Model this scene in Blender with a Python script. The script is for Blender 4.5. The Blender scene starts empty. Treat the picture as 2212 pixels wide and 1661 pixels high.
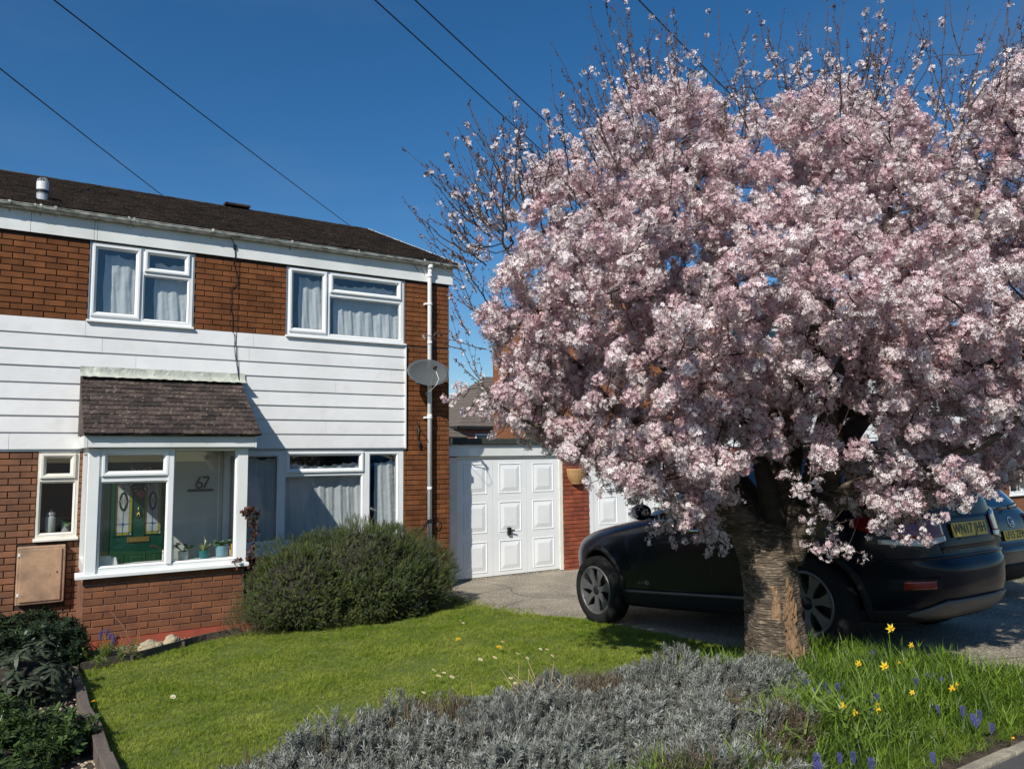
import bpy, bmesh, math, random
import numpy as np
from mathutils import Vector, Matrix, Euler, noise

random.seed(7); RNG = np.random.default_rng(7)
SC = bpy.context.scene
R = math.radians

# ------------------------------------------------------------------ camera
YAW, PITCH, ROLL = R(32.564), R(5.270), R(-0.542)
CAM = np.array([0.0, -10.5225, 2.10])
cd = bpy.data.cameras.new('camera'); cam = bpy.data.objects.new('camera', cd)
SC.collection.objects.link(cam); SC.camera = cam
cd.sensor_width = 36.0; cd.lens = 36.0 * 1634.46 / 2212.0
cd.clip_start = 0.05; cd.clip_end = 2000.0
_fw = Vector((math.sin(YAW) * math.cos(PITCH), math.cos(YAW) * math.cos(PITCH), math.sin(PITCH)))
_r0 = Vector((math.cos(YAW), -math.sin(YAW), 0)); _u0 = _r0.cross(_fw)
_rt = _r0 * math.cos(ROLL) + _u0 * math.sin(ROLL)
_up = -_r0 * math.sin(ROLL) + _u0 * math.cos(ROLL)
_m = Matrix((_rt, _up, -_fw)).transposed().to_4x4(); _m.translation = Vector(CAM)
cam.matrix_world = _m

# ------------------------------------------------------------------ light
SUN = Vector((-1.40, -1.0, 1.40)).normalized()          # towards the sun
sun_el = math.asin(SUN.z); sun_az = math.atan2(SUN.x, SUN.y)
ld = bpy.data.lights.new('sun', 'SUN'); lo = bpy.data.objects.new('sun', ld)
SC.collection.objects.link(lo)
ld.energy = 5.0; ld.angle = R(0.53); ld.color = (1.0, 0.95, 0.87)
lo.rotation_euler = SUN.to_track_quat('Z', 'Y').to_euler(); lo.location = (-6, -14, 12)
W = bpy.data.worlds.new('World'); SC.world = W; W.use_nodes = True
nt = W.node_tree; nt.nodes.clear()
o_ = nt.nodes.new('ShaderNodeOutputWorld'); b_ = nt.nodes.new('ShaderNodeBackground')
s_ = nt.nodes.new('ShaderNodeTexSky'); s_.sky_type = 'NISHITA'; s_.sun_disc = False
s_.sun_elevation = sun_el; s_.sun_rotation = sun_az % (2 * math.pi)
s_.altitude = 0; s_.air_density = 1.0; s_.dust_density = 0.35; s_.ozone_density = 4.0
tc = nt.nodes.new('ShaderNodeTexCoord'); mp = nt.nodes.new('ShaderNodeMapping')
mp.inputs['Scale'].default_value = (1.2, 1.2, 4.5); mp.inputs['Rotation'].default_value = (0.2, 0.3, 0.5)
nz = nt.nodes.new('ShaderNodeTexNoise'); nz.inputs['Scale'].default_value = 1.6
nz.inputs['Detail'].default_value = 6; nz.inputs['Roughness'].default_value = 0.55
cr = nt.nodes.new('ShaderNodeMapRange'); cr.inputs[1].default_value = 0.50; cr.inputs[2].default_value = 0.80
cr.inputs[3].default_value = 0.0; cr.inputs[4].default_value = 0.09
mx = nt.nodes.new('ShaderNodeMix'); mx.data_type = 'RGBA'
mx.inputs[7].default_value = (4.2, 4.6, 5.2, 1)
nt.links.new(tc.outputs['Generated'], mp.inputs['Vector']); nt.links.new(mp.outputs[0], nz.inputs['Vector'])
nt.links.new(nz.outputs['Fac'], cr.inputs[0]); nt.links.new(cr.outputs[0], mx.inputs[0])
hs = nt.nodes.new('ShaderNodeHueSaturation'); hs.inputs['Saturation'].default_value = 1.28
nt.links.new(s_.outputs[0], hs.inputs['Color']); nt.links.new(hs.outputs[0], mx.inputs[6]); nt.links.new(mx.outputs[2], b_.inputs[0])
nt.links.new(b_.outputs[0], o_.inputs[0])
b_.inputs[1].default_value = 0.093
SC.view_settings.view_transform = 'Standard'; SC.view_settings.look = 'None'
SC.view_settings.exposure = 0.12; SC.view_settings.gamma = 1.0
SC.view_settings.use_curve_mapping = False
SC.cycles.max_bounces = 8; SC.cycles.transparent_max_bounces = 12
SC.cycles.caustics_reflective = False; SC.cycles.caustics_refractive = False

# ------------------------------------------------------------------ measuring helpers
FP, CX, CY = 1634.46, 1106.0, 830.5
_R, _U, _F = (np.array(v) for v in (_rt, _up, _fw))
def dep(px, py, z): return CAM + (_F + _R * (px - CX) / FP - _U * (py - CY) / FP) * z
def onY(px, py, Y=0.0):
    d = _F + _R * (px - CX) / FP - _U * (py - CY) / FP
    return CAM + d * ((Y - CAM[1]) / d[1])
def proj(P):
    d = np.asarray(P, float) - CAM; z = d @ _F
    return CX + FP * (d @ _R) / z, CY - FP * (d @ _U) / z, z
def gz(y):
    return float(np.interp(-y, [-40, -.5, 0.5, 1.5, 2.6, 3.7, 5.1, 6.5, 7.6, 8.5, 12, 60],
                           [.0, .05, .055, .07, .12, .19, .33, .48, .555, .60, .62, .62]))
def onG(px, py, h=0.0):
    z = 1.0
    while z < 60:
        p = dep(px, py, z)
        if p[2] < gz(p[1]) + h: return p
        z += 0.01
    return p

# ------------------------------------------------------------------ object helpers
WM = {}
def wm(o): return WM.get(o.name, Matrix.Identity(4))
def tag(o, label=None, cat=None, group=None, kind=None):
    if label: o['label'] = label
    if cat: o['category'] = cat
    if group: o['group'] = group
    if kind: o['kind'] = kind
    return o
def empty(name, loc=(0, 0, 0), label=None, cat=None, group=None, parent=None, M=None):
    o = bpy.data.objects.new(name, None); SC.collection.objects.link(o)
    o.empty_display_size = 0.1
    if M is None: M = Matrix.Translation(Vector(loc))
    if parent is not None:
        o.parent = parent; o.matrix_basis = M          # local to the parent
        WM[o.name] = wm(parent) @ M
    else:
        o.matrix_world = M; WM[o.name] = M.copy()
    return tag(o, label, cat, group)
class MB:
    def __init__(s): s.v = []; s.f = []; s.m = []
    def add(s, vs, fs, mi=0):
        n = len(s.v); s.v += [tuple(map(float, q)) for q in vs]
        s.f += [tuple(i + n for i in q) for q in fs]; s.m += [mi] * len(fs); return s
    def box(s, x0, x1, y0, y1, z0, z1, mi=0):
        return s.add([(x0,y0,z0),(x1,y0,z0),(x1,y1,z0),(x0,y1,z0),(x0,y0,z1),(x1,y0,z1),(x1,y1,z1),(x0,y1,z1)],
                     [(0,3,2,1),(4,5,6,7),(0,1,5,4),(1,2,6,5),(2,3,7,6),(3,0,4,7)], mi)
    def quad(s, a, b, c, d, mi=0): return s.add([a, b, c, d], [(0, 1, 2, 3)], mi)
    def tube(s, pts, rad, n=8, caps=True, mi=0):
        P = [Vector(p) for p in pts]; rad = rad if hasattr(rad, '__len__') else [rad] * len(P)
        vs = []; fs = []; prev = None
        for i, p in enumerate(P):
            t = (P[min(i + 1, len(P) - 1)] - P[max(i - 1, 0)])
            t = t.normalized() if t.length > 1e-9 else Vector((0, 0, 1))
            if prev is None:
                a = t.orthogonal().normalized()
            else:
                a = (prev - t * prev.dot(t)); a = a.normalized() if a.length > 1e-6 else t.orthogonal().normalized()
            prev = a; b = t.cross(a)
            for k in range(n):
                w = 2 * math.pi * k / n
                vs.append(p + (a * math.cos(w) + b * math.sin(w)) * rad[i])
        for i in range(len(P) - 1):
            for k in range(n):
                k2 = (k + 1) % n
                fs.append((i*n+k, i*n+k2, (i+1)*n+k2, (i+1)*n+k))
        if caps:
            fs.append(tuple(reversed(range(n)))); fs.append(tuple((len(P)-1)*n + k for k in range(n)))
        return s.add(vs, fs, mi)
    def lathe(s, prof, c=(0, 0, 0), n=24, axis='Z', mi=0, wob=0):
        vs = []; fs = []
        for (r, h) in prof:
            for k in range(n):
                a = 2 * math.pi * k / n; rr = r * (1 + wob * math.cos(a * n / 2))
                u, w = rr * math.cos(a), rr * math.sin(a)
                vs.append({'Z': (c[0]+u, c[1]+w, c[2]+h), 'Y': (c[0]+u, c[1]+h, c[2]+w), 'X': (c[0]+h, c[1]+u, c[2]+w)}[axis])
        for i in range(len(prof) - 1):
            for k in range(n):
                k2 = (k + 1) % n; fs.append((i*n+k, i*n+k2, (i+1)*n+k2, (i+1)*n+k))
        fs.append(tuple(range(n))); fs.append(tuple((len(prof)-1)*n + k for k in range(n)))
        return s.add(vs, fs, mi)
    def ring(s, x0, x1, z0, z1, prof, mi=0):
        vs = []; fs = []
        for (i, y) in prof:
            vs += [(x0+i, y, z0+i), (x1-i, y, z0+i), (x1-i, y, z1-i), (x0+i, y, z1-i)]
        for j in range(len(prof) - 1):
            for k in range(4):
                k2 = (k + 1) % 4; fs.append((j*4+k, j*4+k2, (j+1)*4+k2, (j+1)*4+k))
        return s.add(vs, fs, mi)
    def plate(s, x0, x1, z0, z1, y0, y1, holes=(), mi=0):
        xs = sorted({x0, x1, *[min(max(h[k], x0), x1) for h in holes for k in (0, 1)]})
        zs = sorted({z0, z1, *[min(max(h[k], z0), z1) for h in holes for k in (2, 3)]})
        inh = lambda x, z: any(h[0] < x < h[1] and h[2] < z < h[3] for h in holes)
        nx, nz = len(xs) - 1, len(zs) - 1
        full = [[not inh((xs[i]+xs[i+1])/2, (zs[j]+zs[j+1])/2) for j in range(nz)] for i in range(nx)]
        for i in range(nx):
            for j in range(nz):
                if not full[i][j]: continue
                a, b, c, d = xs[i], xs[i+1], zs[j], zs[j+1]
                s.quad((a,y0,c),(b,y0,c),(b,y0,d),(a,y0,d), mi); s.quad((b,y1,c),(a,y1,c),(a,y1,d),(b,y1,d), mi)
                if i == 0 or not full[i-1][j]: s.quad((a,y1,c),(a,y0,c),(a,y0,d),(a,y1,d), mi)
                if i == nx-1 or not full[i+1][j]: s.quad((b,y0,c),(b,y1,c),(b,y1,d),(b,y0,d), mi)
                if j == 0 or not full[i][j-1]: s.quad((a,y1,c),(b,y1,c),(b,y0,c),(a,y0,c), mi)
                if j == nz-1 or not full[i][j+1]: s.quad((a,y0,d),(b,y0,d),(b,y1,d),(a,y1,d), mi)
        return s
    def mesh(s, name, mats, smooth=False):
        me = bpy.data.meshes.new(name); me.from_pydata(s.v, [], s.f)
        for m in (mats if isinstance(mats, (list, tuple)) else [mats]):
            if m: me.materials.append(m)
        if isinstance(mats, (list, tuple)) and len(mats) > 1: me.polygons.foreach_set('material_index', s.m)
        if smooth: me.polygons.foreach_set('use_smooth', [True] * len(me.polygons))
        me.update(); return me
    def fix(s):          # consistent outward normals
        bm = bmesh.new(); V = [bm.verts.new(v) for v in s.v]
        for f in s.f:
            try: bm.faces.new([V[i] for i in f])
            except ValueError: pass
        bmesh.ops.remove_doubles(bm, verts=bm.verts, dist=1e-5)
        bmesh.ops.recalc_face_normals(bm, faces=bm.faces)
        bm.verts.index_update()
        s.v = [tuple(v.co) for v in bm.verts]; s.f = [tuple(v.index for v in f.verts) for f in bm.faces]
        s.m = [0] * len(s.f); bm.free(); return s
def put(name, me, parent=None, label=None, cat=None, group=None, kind=None, local=False):
    """link a mesh; its coordinates are world ones unless local=True (then the parent's own)"""
    o = bpy.data.objects.new(name, me); SC.collection.objects.link(o)
    if parent is not None:
        o.parent = parent
        if not local:
            inv = wm(parent).inverted(); o.matrix_parent_inverse = inv
        else: WM[o.name] = wm(parent).copy()
    return tag(o, label, cat, group, kind)
def part(name, mb, mat, parent=None, smooth=False, bevel=0, local=False, **k):
    me = mb.mesh(name, mat, smooth) if isinstance(mb, MB) else mb
    o = put(name, me, parent, local=local, **k)
    if bevel:
        b = o.modifiers.new('bevel', 'BEVEL'); b.width = bevel; b.segments = 2; b.limit_method = 'ANGLE'; b.angle_limit = R(35)
    return o
def thing_mesh(name, mb, mat, org, label, cat, group=None, kind=None, smooth=False, bevel=0):
    """single mesh thing with its origin at org (world coordinates given)"""
    mb.v = [(x-org[0], y-org[1], z-org[2]) for x, y, z in mb.v]
    o = part(name, mb, mat, None, smooth, bevel, label=label, cat=cat, group=group, kind=kind)
    o.location = org; WM[o.name] = Matrix.Translation(Vector(org)); return o
def kids(o): return [c for c in bpy.data.objects if c.parent == o]
def copy_tree(o, ch=None, parent=None):
    c = o.copy(); SC.collection.objects.link(c)
    if parent is not None: c.parent = parent
    for k in (ch if ch is not None else kids(o)): copy_tree(k, None, c)
    return c

def smooth_pts(P, n=4):
    P = [Vector(p) for p in P]; out = []
    for i in range(len(P) - 1):
        p0, p1, p2, p3 = P[max(i-1, 0)], P[i], P[i+1], P[min(i+2, len(P)-1)]
        for k in range(n):
            t = k / n; out.append(.5 * ((2*p1) + (-p0+p2)*t + (2*p0-5*p1+4*p2-p3)*t*t + (-p0+3*p1-3*p2+p3)*t**3))
    return out + [P[-1]]
# ------------------------------------------------------------------ instancing for uncountable growth
def scatter(name, srcs, P, rot, scl, idx=None, parent=None, **k):
    me = bpy.data.meshes.new(name); me.from_pydata([tuple(map(float, p)) for p in P], [], [])
    a = me.attributes.new('rot', 'FLOAT_VECTOR', 'POINT'); a.data.foreach_set('vector', np.asarray(rot, float).ravel())
    a = me.attributes.new('scl', 'FLOAT', 'POINT'); a.data.foreach_set('value', np.asarray(scl, float))
    if idx is None: idx = RNG.integers(0, len(srcs), len(P))
    a = me.attributes.new('idx', 'INT', 'POINT'); a.data.foreach_set('value', np.asarray(idx, int))
    o = put(name, me, parent, **k)
    col = bpy.data.collections.new(name + '_sources')
    for j, m in enumerate(srcs):
        so = bpy.data.objects.new('%s_source_%02d' % (name, j), m); col.objects.link(so)
    g = bpy.data.node_groups.new(name, 'GeometryNodeTree')
    g.interface.new_socket('Geometry', in_out='INPUT', socket_type='NodeSocketGeometry')
    g.interface.new_socket('Geometry', in_out='OUTPUT', socket_type='NodeSocketGeometry')
    N = g.nodes.new; L = g.links.new
    gi, go = N('NodeGroupInput'), N('NodeGroupOutput'); ci = N('GeometryNodeCollectionInfo')
    ci.inputs['Collection'].default_value = col; ci.inputs['Separate Children'].default_value = True
    ci.inputs['Reset Children'].default_value = True
    ip = N('GeometryNodeInstanceOnPoints'); ip.inputs['Pick Instance'].default_value = True
    def attr(nm, t):
        n = N('GeometryNodeInputNamedAttribute'); n.data_type = t; n.inputs['Name'].default_value = nm; return n.outputs['Attribute']
    L(gi.outputs[0], ip.inputs['Points']); L(ci.outputs[0], ip.inputs['Instance'])
    L(attr('idx', 'INT'), ip.inputs['Instance Index']); L(attr('rot', 'FLOAT_VECTOR'), ip.inputs['Rotation'])
    L(attr('scl', 'FLOAT'), ip.inputs['Scale']); L(ip.outputs[0], go.inputs[0])
    md = o.modifiers.new('scatter', 'NODES'); md.node_group = g
    return o
def eul(d, spin):
    """euler taking +Z to direction d"""
    q = Vector(d).to_track_quat('Z', 'Y') @ Euler((0, 0, spin)).to_quaternion()
    return tuple(q.to_euler())

# ------------------------------------------------------------------ materials
def mat(name, col=(.5, .5, .5), rough=.6, col2=None, nscale=8, bump=0, bscale=60, spec=.5, metal=0, coat=0,
        rnd=0, fine=0, fscale=200, fcol=None, flo=.62, fhi=.72, detail=5, coord='pos', stretch=None, thr=(.35, .65), trans=0, bdist=.01, isl=0):
    m = bpy.data.materials.new(name); m.use_nodes = True; t = m.node_tree; N = t.nodes.new; L = t.links.new
    p = t.nodes['Principled BSDF']; p.inputs['Roughness'].default_value = rough; p.inputs['Metallic'].default_value = metal
    p.inputs['Specular IOR Level'].default_value = spec; p.inputs['Coat Weight'].default_value = coat
    p.inputs['Coat Roughness'].default_value = .03
    if coord == 'pos': src = N('ShaderNodeNewGeometry').outputs['Position']
    else: src = N('ShaderNodeTexCoord').outputs['Object']
    if stretch:
        q = N('ShaderNodeMapping'); q.inputs['Scale'].default_value = stretch; L(src, q.inputs[0]); src = q.outputs[0]
    def noi(sc, d=detail):
        n = N('ShaderNodeTexNoise'); n.inputs['Scale'].default_value = sc; n.inputs['Detail'].default_value = d; L(src, n.inputs['Vector']); return n.outputs['Fac']
    def rng(x, a, b, c=0., d=1.):
        r = N('ShaderNodeMapRange'); r.inputs[1].default_value = a; r.inputs[2].default_value = b
        r.inputs[3].default_value = c; r.inputs[4].default_value = d; L(x, r.inputs[0]); return r.outputs[0]
    def mix(f, a, b, mode='MIX'):
        n = N('ShaderNodeMix'); n.data_type = 'RGBA'; n.blend_type = mode
        for s, v in ((0, f), (6, a), (7, b)):
            if isinstance(v, (tuple, list)): n.inputs[s].default_value = (*v, 1)
            elif isinstance(v, (int, float)): n.inputs[s].default_value = v
            else: L(v, n.inputs[s])
        return n.outputs[2]
    c = col
    if col2: c = mix(rng(noi(nscale), *thr), col, col2)
    if fine: c = mix(rng(noi(fscale, 2), flo, fhi, 0, fine), c, fcol or tuple(min(1, v * 2.2) for v in col))
    if rnd:
        oi = N('ShaderNodeObjectInfo').outputs['Random']
        f = rng(oi, 0, 1, 1 - rnd, 1 + rnd); g = N('ShaderNodeCombineXYZ')
        for i in range(3): L(f, g.inputs[i])
        c = mix(1.0, c, g.outputs[0], 'MULTIPLY')
    if isl:
        oi = N('ShaderNodeNewGeometry').outputs['Random Per Island']; f = rng(oi, 0, 1, 1 - isl, 1 + isl); g = N('ShaderNodeCombineXYZ')
        for i in range(3): L(f, g.inputs[i])
        c = mix(1.0, c, g.outputs[0], 'MULTIPLY')
    if isinstance(c, tuple): p.inputs['Base Color'].default_value = (*c, 1)
    else: L(c, p.inputs['Base Color'])
    if bump:
        b = N('ShaderNodeBump'); b.inputs['Strength'].default_value = bump; b.inputs['Distance'].default_value = bdist
        L(noi(bscale, 6), b.inputs['Height']); L(b.outputs[0], p.inputs['Normal'])
    if trans:
        o = t.nodes['Material Output']; tr = N('ShaderNodeBsdfTranslucent'); ms = N('ShaderNodeMixShader')
        ms.inputs[0].default_value = trans
        if isinstance(c, tuple): tr.inputs[0].default_value = (*c, 1)
        else: L(c, tr.inputs[0])
        L(p.outputs[0], ms.inputs[1]); L(tr.outputs[0], ms.inputs[2]); L(ms.outputs[0], o.inputs[0])
    return m
def glass(name, tint=(.975, .985, .98), rough=.0, f0=1.5):
    m = bpy.data.materials.new(name); m.use_nodes = True; t = m.node_tree; N = t.nodes.new; L = t.links.new
    t.nodes.remove(t.nodes['Principled BSDF']); o = t.nodes['Material Output']
    a = N('ShaderNodeBsdfTransparent'); a.inputs[0].default_value = (*tint, 1)
    g = N('ShaderNodeBsdfGlossy'); g.inputs['Roughness'].default_value = rough; g.inputs[0].default_value = (1, 1, 1, 1)
    lw = N('ShaderNodeLayerWeight'); lw.inputs[0].default_value = .5; pw = N('ShaderNodeMath'); pw.operation = 'POWER'; pw.inputs[1].default_value = 5
    fr = N('ShaderNodeMath'); fr.operation = 'MULTIPLY_ADD'; fr.inputs[1].default_value = .92; fr.inputs[2].default_value = .07; ms = N('ShaderNodeMixShader')
    L(lw.outputs['Facing'], pw.inputs[0]); L(pw.outputs[0], fr.inputs[0]); L(fr.outputs[0], ms.inputs[0]); L(a.outputs[0], ms.inputs[1]); L(g.outputs[0], ms.inputs[2]); L(ms.outputs[0], o.inputs[0])
    return m
M = {}
M['brick'] = mat('brown_brick', (.200, .076, .029), .85, (.135, .052, .021), 5, .5, 90, spec=.15, rnd=.24, fine=.35, fscale=330, fcol=(.05, .02, .01), flo=.56, fhi=.7, bdist=.004)
M['brick_low'] = mat('weathered_brick', (.22, .095, .045), .88, (.14, .062, .034), 4, .6, 90, rnd=.25, fine=.8, fscale=160, fcol=(.5, .42, .36), flo=.68, fhi=.74, bdist=.004)
M['brick_red'] = mat('red_brick', (.30, .075, .035), .85, (.20, .045, .02), 5, .5, 90, rnd=.2, fine=.3, fscale=330, fcol=(.1, .03, .02), bdist=.004)
M['mortar_shade'] = mat('joint_shade_mortar', (.035, .022, .017), .95, (.06, .035, .025), 20)  # dark brown mortar, with the shadow of the raked joints put into its colour
M['mortar_pink'] = mat('pale_pink_mortar', (.42, .24, .17), .95, (.30, .17, .12), 20)
M['upvc'] = mat('white_upvc', (.80, .81, .80), .28, (.74, .76, .75), 3)
M['upvc_old'] = mat('cream_upvc', (.78, .76, .68), .35, (.70, .67, .58), 6)
M['clad'] = mat('white_cladding', (.80, .80, .785), .42, (.72, .72, .705), 1.6, .12, 9, fine=.35, fscale=5, fcol=(.52, .50, .44), flo=.58, fhi=.85, bdist=.02, rnd=.03)
M['fascia'] = mat('white_fascia', (.76, .78, .76), .4, (.66, .68, .64), 2.5)
M['gutter'] = mat('grimy_gutter', (.58, .58, .52), .45, (.16, .17, .13), 9, thr=(.42, .66), stretch=(1, 1, 3))
M['pipe'] = mat('white_pipe', (.80, .80, .80), .3, (.72, .73, .72), 5)
M['tile'] = mat('roof_tile', (.064, .044, .033), .9, (.034, .024, .018), 6, .8, 60, rnd=.35, fine=.75, fscale=45, fcol=(.22, .20, .16), flo=.66, fhi=.76, bdist=.01, isl=.45)
M['tile_p'] = mat('mossy_tile', (.062, .042, .034), .92, (.034, .023, .020), 7, .9, 70, rnd=.6, fine=.8, fscale=24, fcol=(.20, .17, .12), flo=.62, fhi=.72, bdist=.012)
M['lead'] = mat('painted_lead', (.50, .52, .44), .6, (.36, .38, .33), 7, .8, 12, bdist=.03)
M['felt'] = mat('roof_felt', (.045, .055, .045), .95, (.03, .035, .03), 30, .6, 120)
M['glass'] = glass('window_glass')
M['glass_dark'] = glass('tinted_glass', (.10, .12, .13))
M['curtain'] = mat('grey_curtain', (.70, .74, .76), .9, (.64, .68, .70), 3, .5, 14, trans=.25, bdist=.02)
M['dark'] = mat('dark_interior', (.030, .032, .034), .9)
M['black'] = mat('black_plastic', (.012, .012, .013), .4)
M['metal'] = mat('galvanised', (.45, .47, .48), .4, metal=.8)
M['brass'] = mat('brass', (.55, .38, .12), .35, metal=.9)
M['green'] = mat('green_door', (.005, .060, .038), .3, (.004, .048, .030), 3)
M['white'] = mat('plain_white', (.8, .8, .78), .5)
M['meter'] = mat('meter_box', (.46, .29, .175), .6, (.22, .145, .10), 4.5, .3, 40, thr=(.42, .70), fine=.7, fscale=48, fcol=(.16, .11, .08), flo=.63, fhi=.74)
M['soil'] = mat('soil', (.045, .032, .022), .95, (.085, .062, .042), 14, 1, 50, fine=.4, fscale=70, fcol=(.30, .26, .20), bdist=.03)
M['lawn'] = mat('lawn_base', (.075, .115, .010), .95, (.12, .145, .022), 2.2, .8, 120)
M['verge'] = mat('verge_base', (.025, .038, .010), .95, (.055, .060, .02), 9, .9, 90)
M['conc'] = mat('driveway_concrete', (.33, .285, .215), .9, (.19, .17, .135), 1.7, 1, 70, fine=.95, fscale=52, fcol=(.60, .53, .41), flo=.53, fhi=.64, bdist=.02, spec=.2)
M['tarmac'] = mat('tarmac', (.055, .055, .058), .9, (.075, .073, .072), 3, .8, 220, fine=.5, fscale=230, fcol=(.2, .2, .2), bdist=.006)
M['kerb'] = mat('kerb_stone', (.34, .30, .22), .9, (.22, .20, .15), 12, .8, 60)
M['timber'] = mat('weathered_timber', (.135, .105, .085), .85, (.085, .065, .052), 6, .7, 30, fine=.5, fscale=90, fcol=(.30, .27, .22), stretch=(1, .25, 1))
M['terr'] = mat('terracotta', (.42, .24, .10), .8, (.33, .20, .09), 8)
M['stone'] = mat('rockery_stone', (.46, .38, .24), .9, (.30, .26, .18), 9, .9, 25, bdist=.02)
# ================================================================== GROUND (setting)
def sheet(name, x0, x1, ys, mat_, dz, nx=1, kind='structure', xfun=None):
    mb = MB(); n = nx + 1; vs = []; fs = []
    for y in ys:
        a, b = (x0, x1) if xfun is None else xfun(y)
        for i in range(n): vs.append((a + (b - a) * i / nx, y, gz(y) + dz))
    for j in range(len(ys) - 1):
        for i in range(nx): fs.append((j*n+i, j*n+i+1, (j+1)*n+i+1, (j+1)*n+i))
    mb.add(vs, fs)
    return part(name, mb, mat_, kind=kind, smooth=True)
YS = [-300, -60, -30, -20, -14, -12] + list(np.arange(-11, 1.01, .25)) + [3, 8, 20, 40, 300]
sheet('ground', -300, 300, YS, M['soil'], -.02)
GE = lambda y: float(np.interp(-y, [0.3, 1.3, 2.4, 3.4, 4.7, 5.8, 6.6, 7.6, 8.45], [5.30, 5.13, 5.20, 5.50, 5.32, 5.12, 5.30, 5.42, 5.22]))
sheet('driveway', 0, 0, list(np.arange(-8.45, .61, .15)), M['conc'], .004, 6, xfun=lambda y: (GE(min(y, -.3)), 16.5))
LX0 = .50
def lawn_left(y): return float(np.interp(-y, [1.25, 1.42, 1.75, 2.0, 2.15], [2.3, 1.75, 1.3, .95, LX0]))
sheet('lawn', 0, 0, list(np.arange(-7.9, -1.24, .15)), M['lawn'], .006, 4, xfun=lambda y: (lawn_left(y) if y > -2.15 else LX0, GE(y) - .03))
sheet('flower_bed', 0, 0, list(np.arange(-8.35, -5.9, .2)), M['verge'], .010, 4, xfun=lambda y: (2.6 if y > -7.9 else .6, GE(y) - .02))
sheet('pavement', -12, 30, [-11.6, -11, -10, -9.5, -9, -8.58], M['tarmac'], .0, 8)
mb = MB(); mb.box(-60, 60, -20.5, -11.75, .40, .50); part('road', mb, M['tarmac'], kind='structure')
mb = MB(); mb.box(-60, 60, -11.75, -11.6, .40, .625); part('kerb', mb, M['kerb'], kind='structure', bevel=.012)
# edging of the pavement, each stone with its own small offset
ed = empty('pavement_edging', (3, -8.5, .6), 'pale gritty concrete edging between grassy flower bed and tarmac pavement', 'edging')
x = -4.0
while x < 5.4:
    l = .91; dy = random.uniform(-.008, .008)
    mb = MB(); mb.box(x + .004, x + l - .004, -8.575 + dy, -8.515 + dy, .5, .612 + random.uniform(-.004, .004))
    part('edging_stone', mb, M['kerb'], ed, bevel=.008); x += l
def cracks(lines, w=.004):
    mb = MB()
    for L_ in lines:
        P = smooth_pts([(x, y, 0) for x, y in L_], 8)
        P = [Vector((p.x + .02 * noise.noise(p * 9), p.y + .02 * noise.noise(p * 9 + Vector((5, 5, 0))), 0)) for p in P]; vs = []
        for i, p in enumerate(P):
            t = (P[min(i+1, len(P)-1)] - P[max(i-1, 0)]).normalized(); n = Vector((-t.y, t.x, 0)) * w * (.5 + abs(noise.noise(p * 20)))
            for q in (p - n, p + n): vs.append((q.x, q.y, gz(q.y) + .008))
        mb.add(vs, [(2*i, 2*i+1, 2*i+3, 2*i+2) for i in range(len(P) - 1)])
    return mb
part('driveway_cracks', cracks([[(5.4, -.75), (6.5, -.45), (7.6, -.5), (8.8, -.35), (10.5, -.4)], [(5.3, -1.9), (6.0, -1.5), (6.9, -1.75), (7.7, -1.2), (8.6, -1.25)], [(6.2, .3), (6.35, -.4), (6.1, -1.1), (6.5, -2.0)], [(5.6, -7.3), (6.4, -7.7), (7.4, -7.8), (8.6, -8.3)], [(7.7, -.4), (7.8, -2.5), (8.0, -5), (8.1, -8.4)]], .006), mat('crack_dirt', (.045, .04, .03), .95), kind='structure')
# ================================================================== BRICKWORK
_bm = {}
def brick_mesh(w, key, mt, h=.065):
    k = (round(w * 100), key)
    if k not in _bm:
        mb = MB(); w2, c = w / 2, .0035
        vs = []
        for (i, y) in ((0, .03), (0, c), (c, 0)):
            vs += [(-w2+i, y, i), (w2-i, y, i), (w2-i, y, h-i), (-w2+i, y, h-i)]
        fs = [(8, 9, 10, 11)]
        for j in range(2):
            for q in range(4): fs.append((j*4+q, j*4+(q+1)%4, (j+1)*4+(q+1)%4, (j+1)*4+q))
        mb.add(vs, fs); _bm[k] = mb.mesh('brick', mt)
    return _bm[k]
def lay(x0, x1, z0, z1, y, holes, off=0.0, L=.225, Hc=.075, zref=0.0):
    """stretcher bond; returns (cx, y, z, w)"""
    out = []; r0 = math.ceil((z0 - zref) / Hc - 1e-6); r1 = int(math.floor((z1 - zref) / Hc + 1e-6))
    for r in range(r0, r1):
        z = zref + r * Hc + .005
        if z + .065 > z1 + .004: continue
        segs = [(x0, x1)]
        for h in holes:
            if z + .05 > h[2] and z + .015 < h[3]:
                ns = []
                for a, b in segs:
                    if h[1] <= a or h[0] >= b: ns.append((a, b)); continue
                    if h[0] > a: ns.append((a, h[0]))
                    if h[1] < b: ns.append((h[1], b))
                segs = ns
        ph = off + (L / 2 if r % 2 else 0)
        for a, b in segs:
            k = math.floor((a - ph) / L)
            while ph + k * L < b:
                s = max(a, ph + k * L + .005); e = min(b, ph + (k + 1) * L - .005)
                if e - s > .03: out.append(((s + e) / 2, y, z, e - s))
                k += 1
    return out
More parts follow.
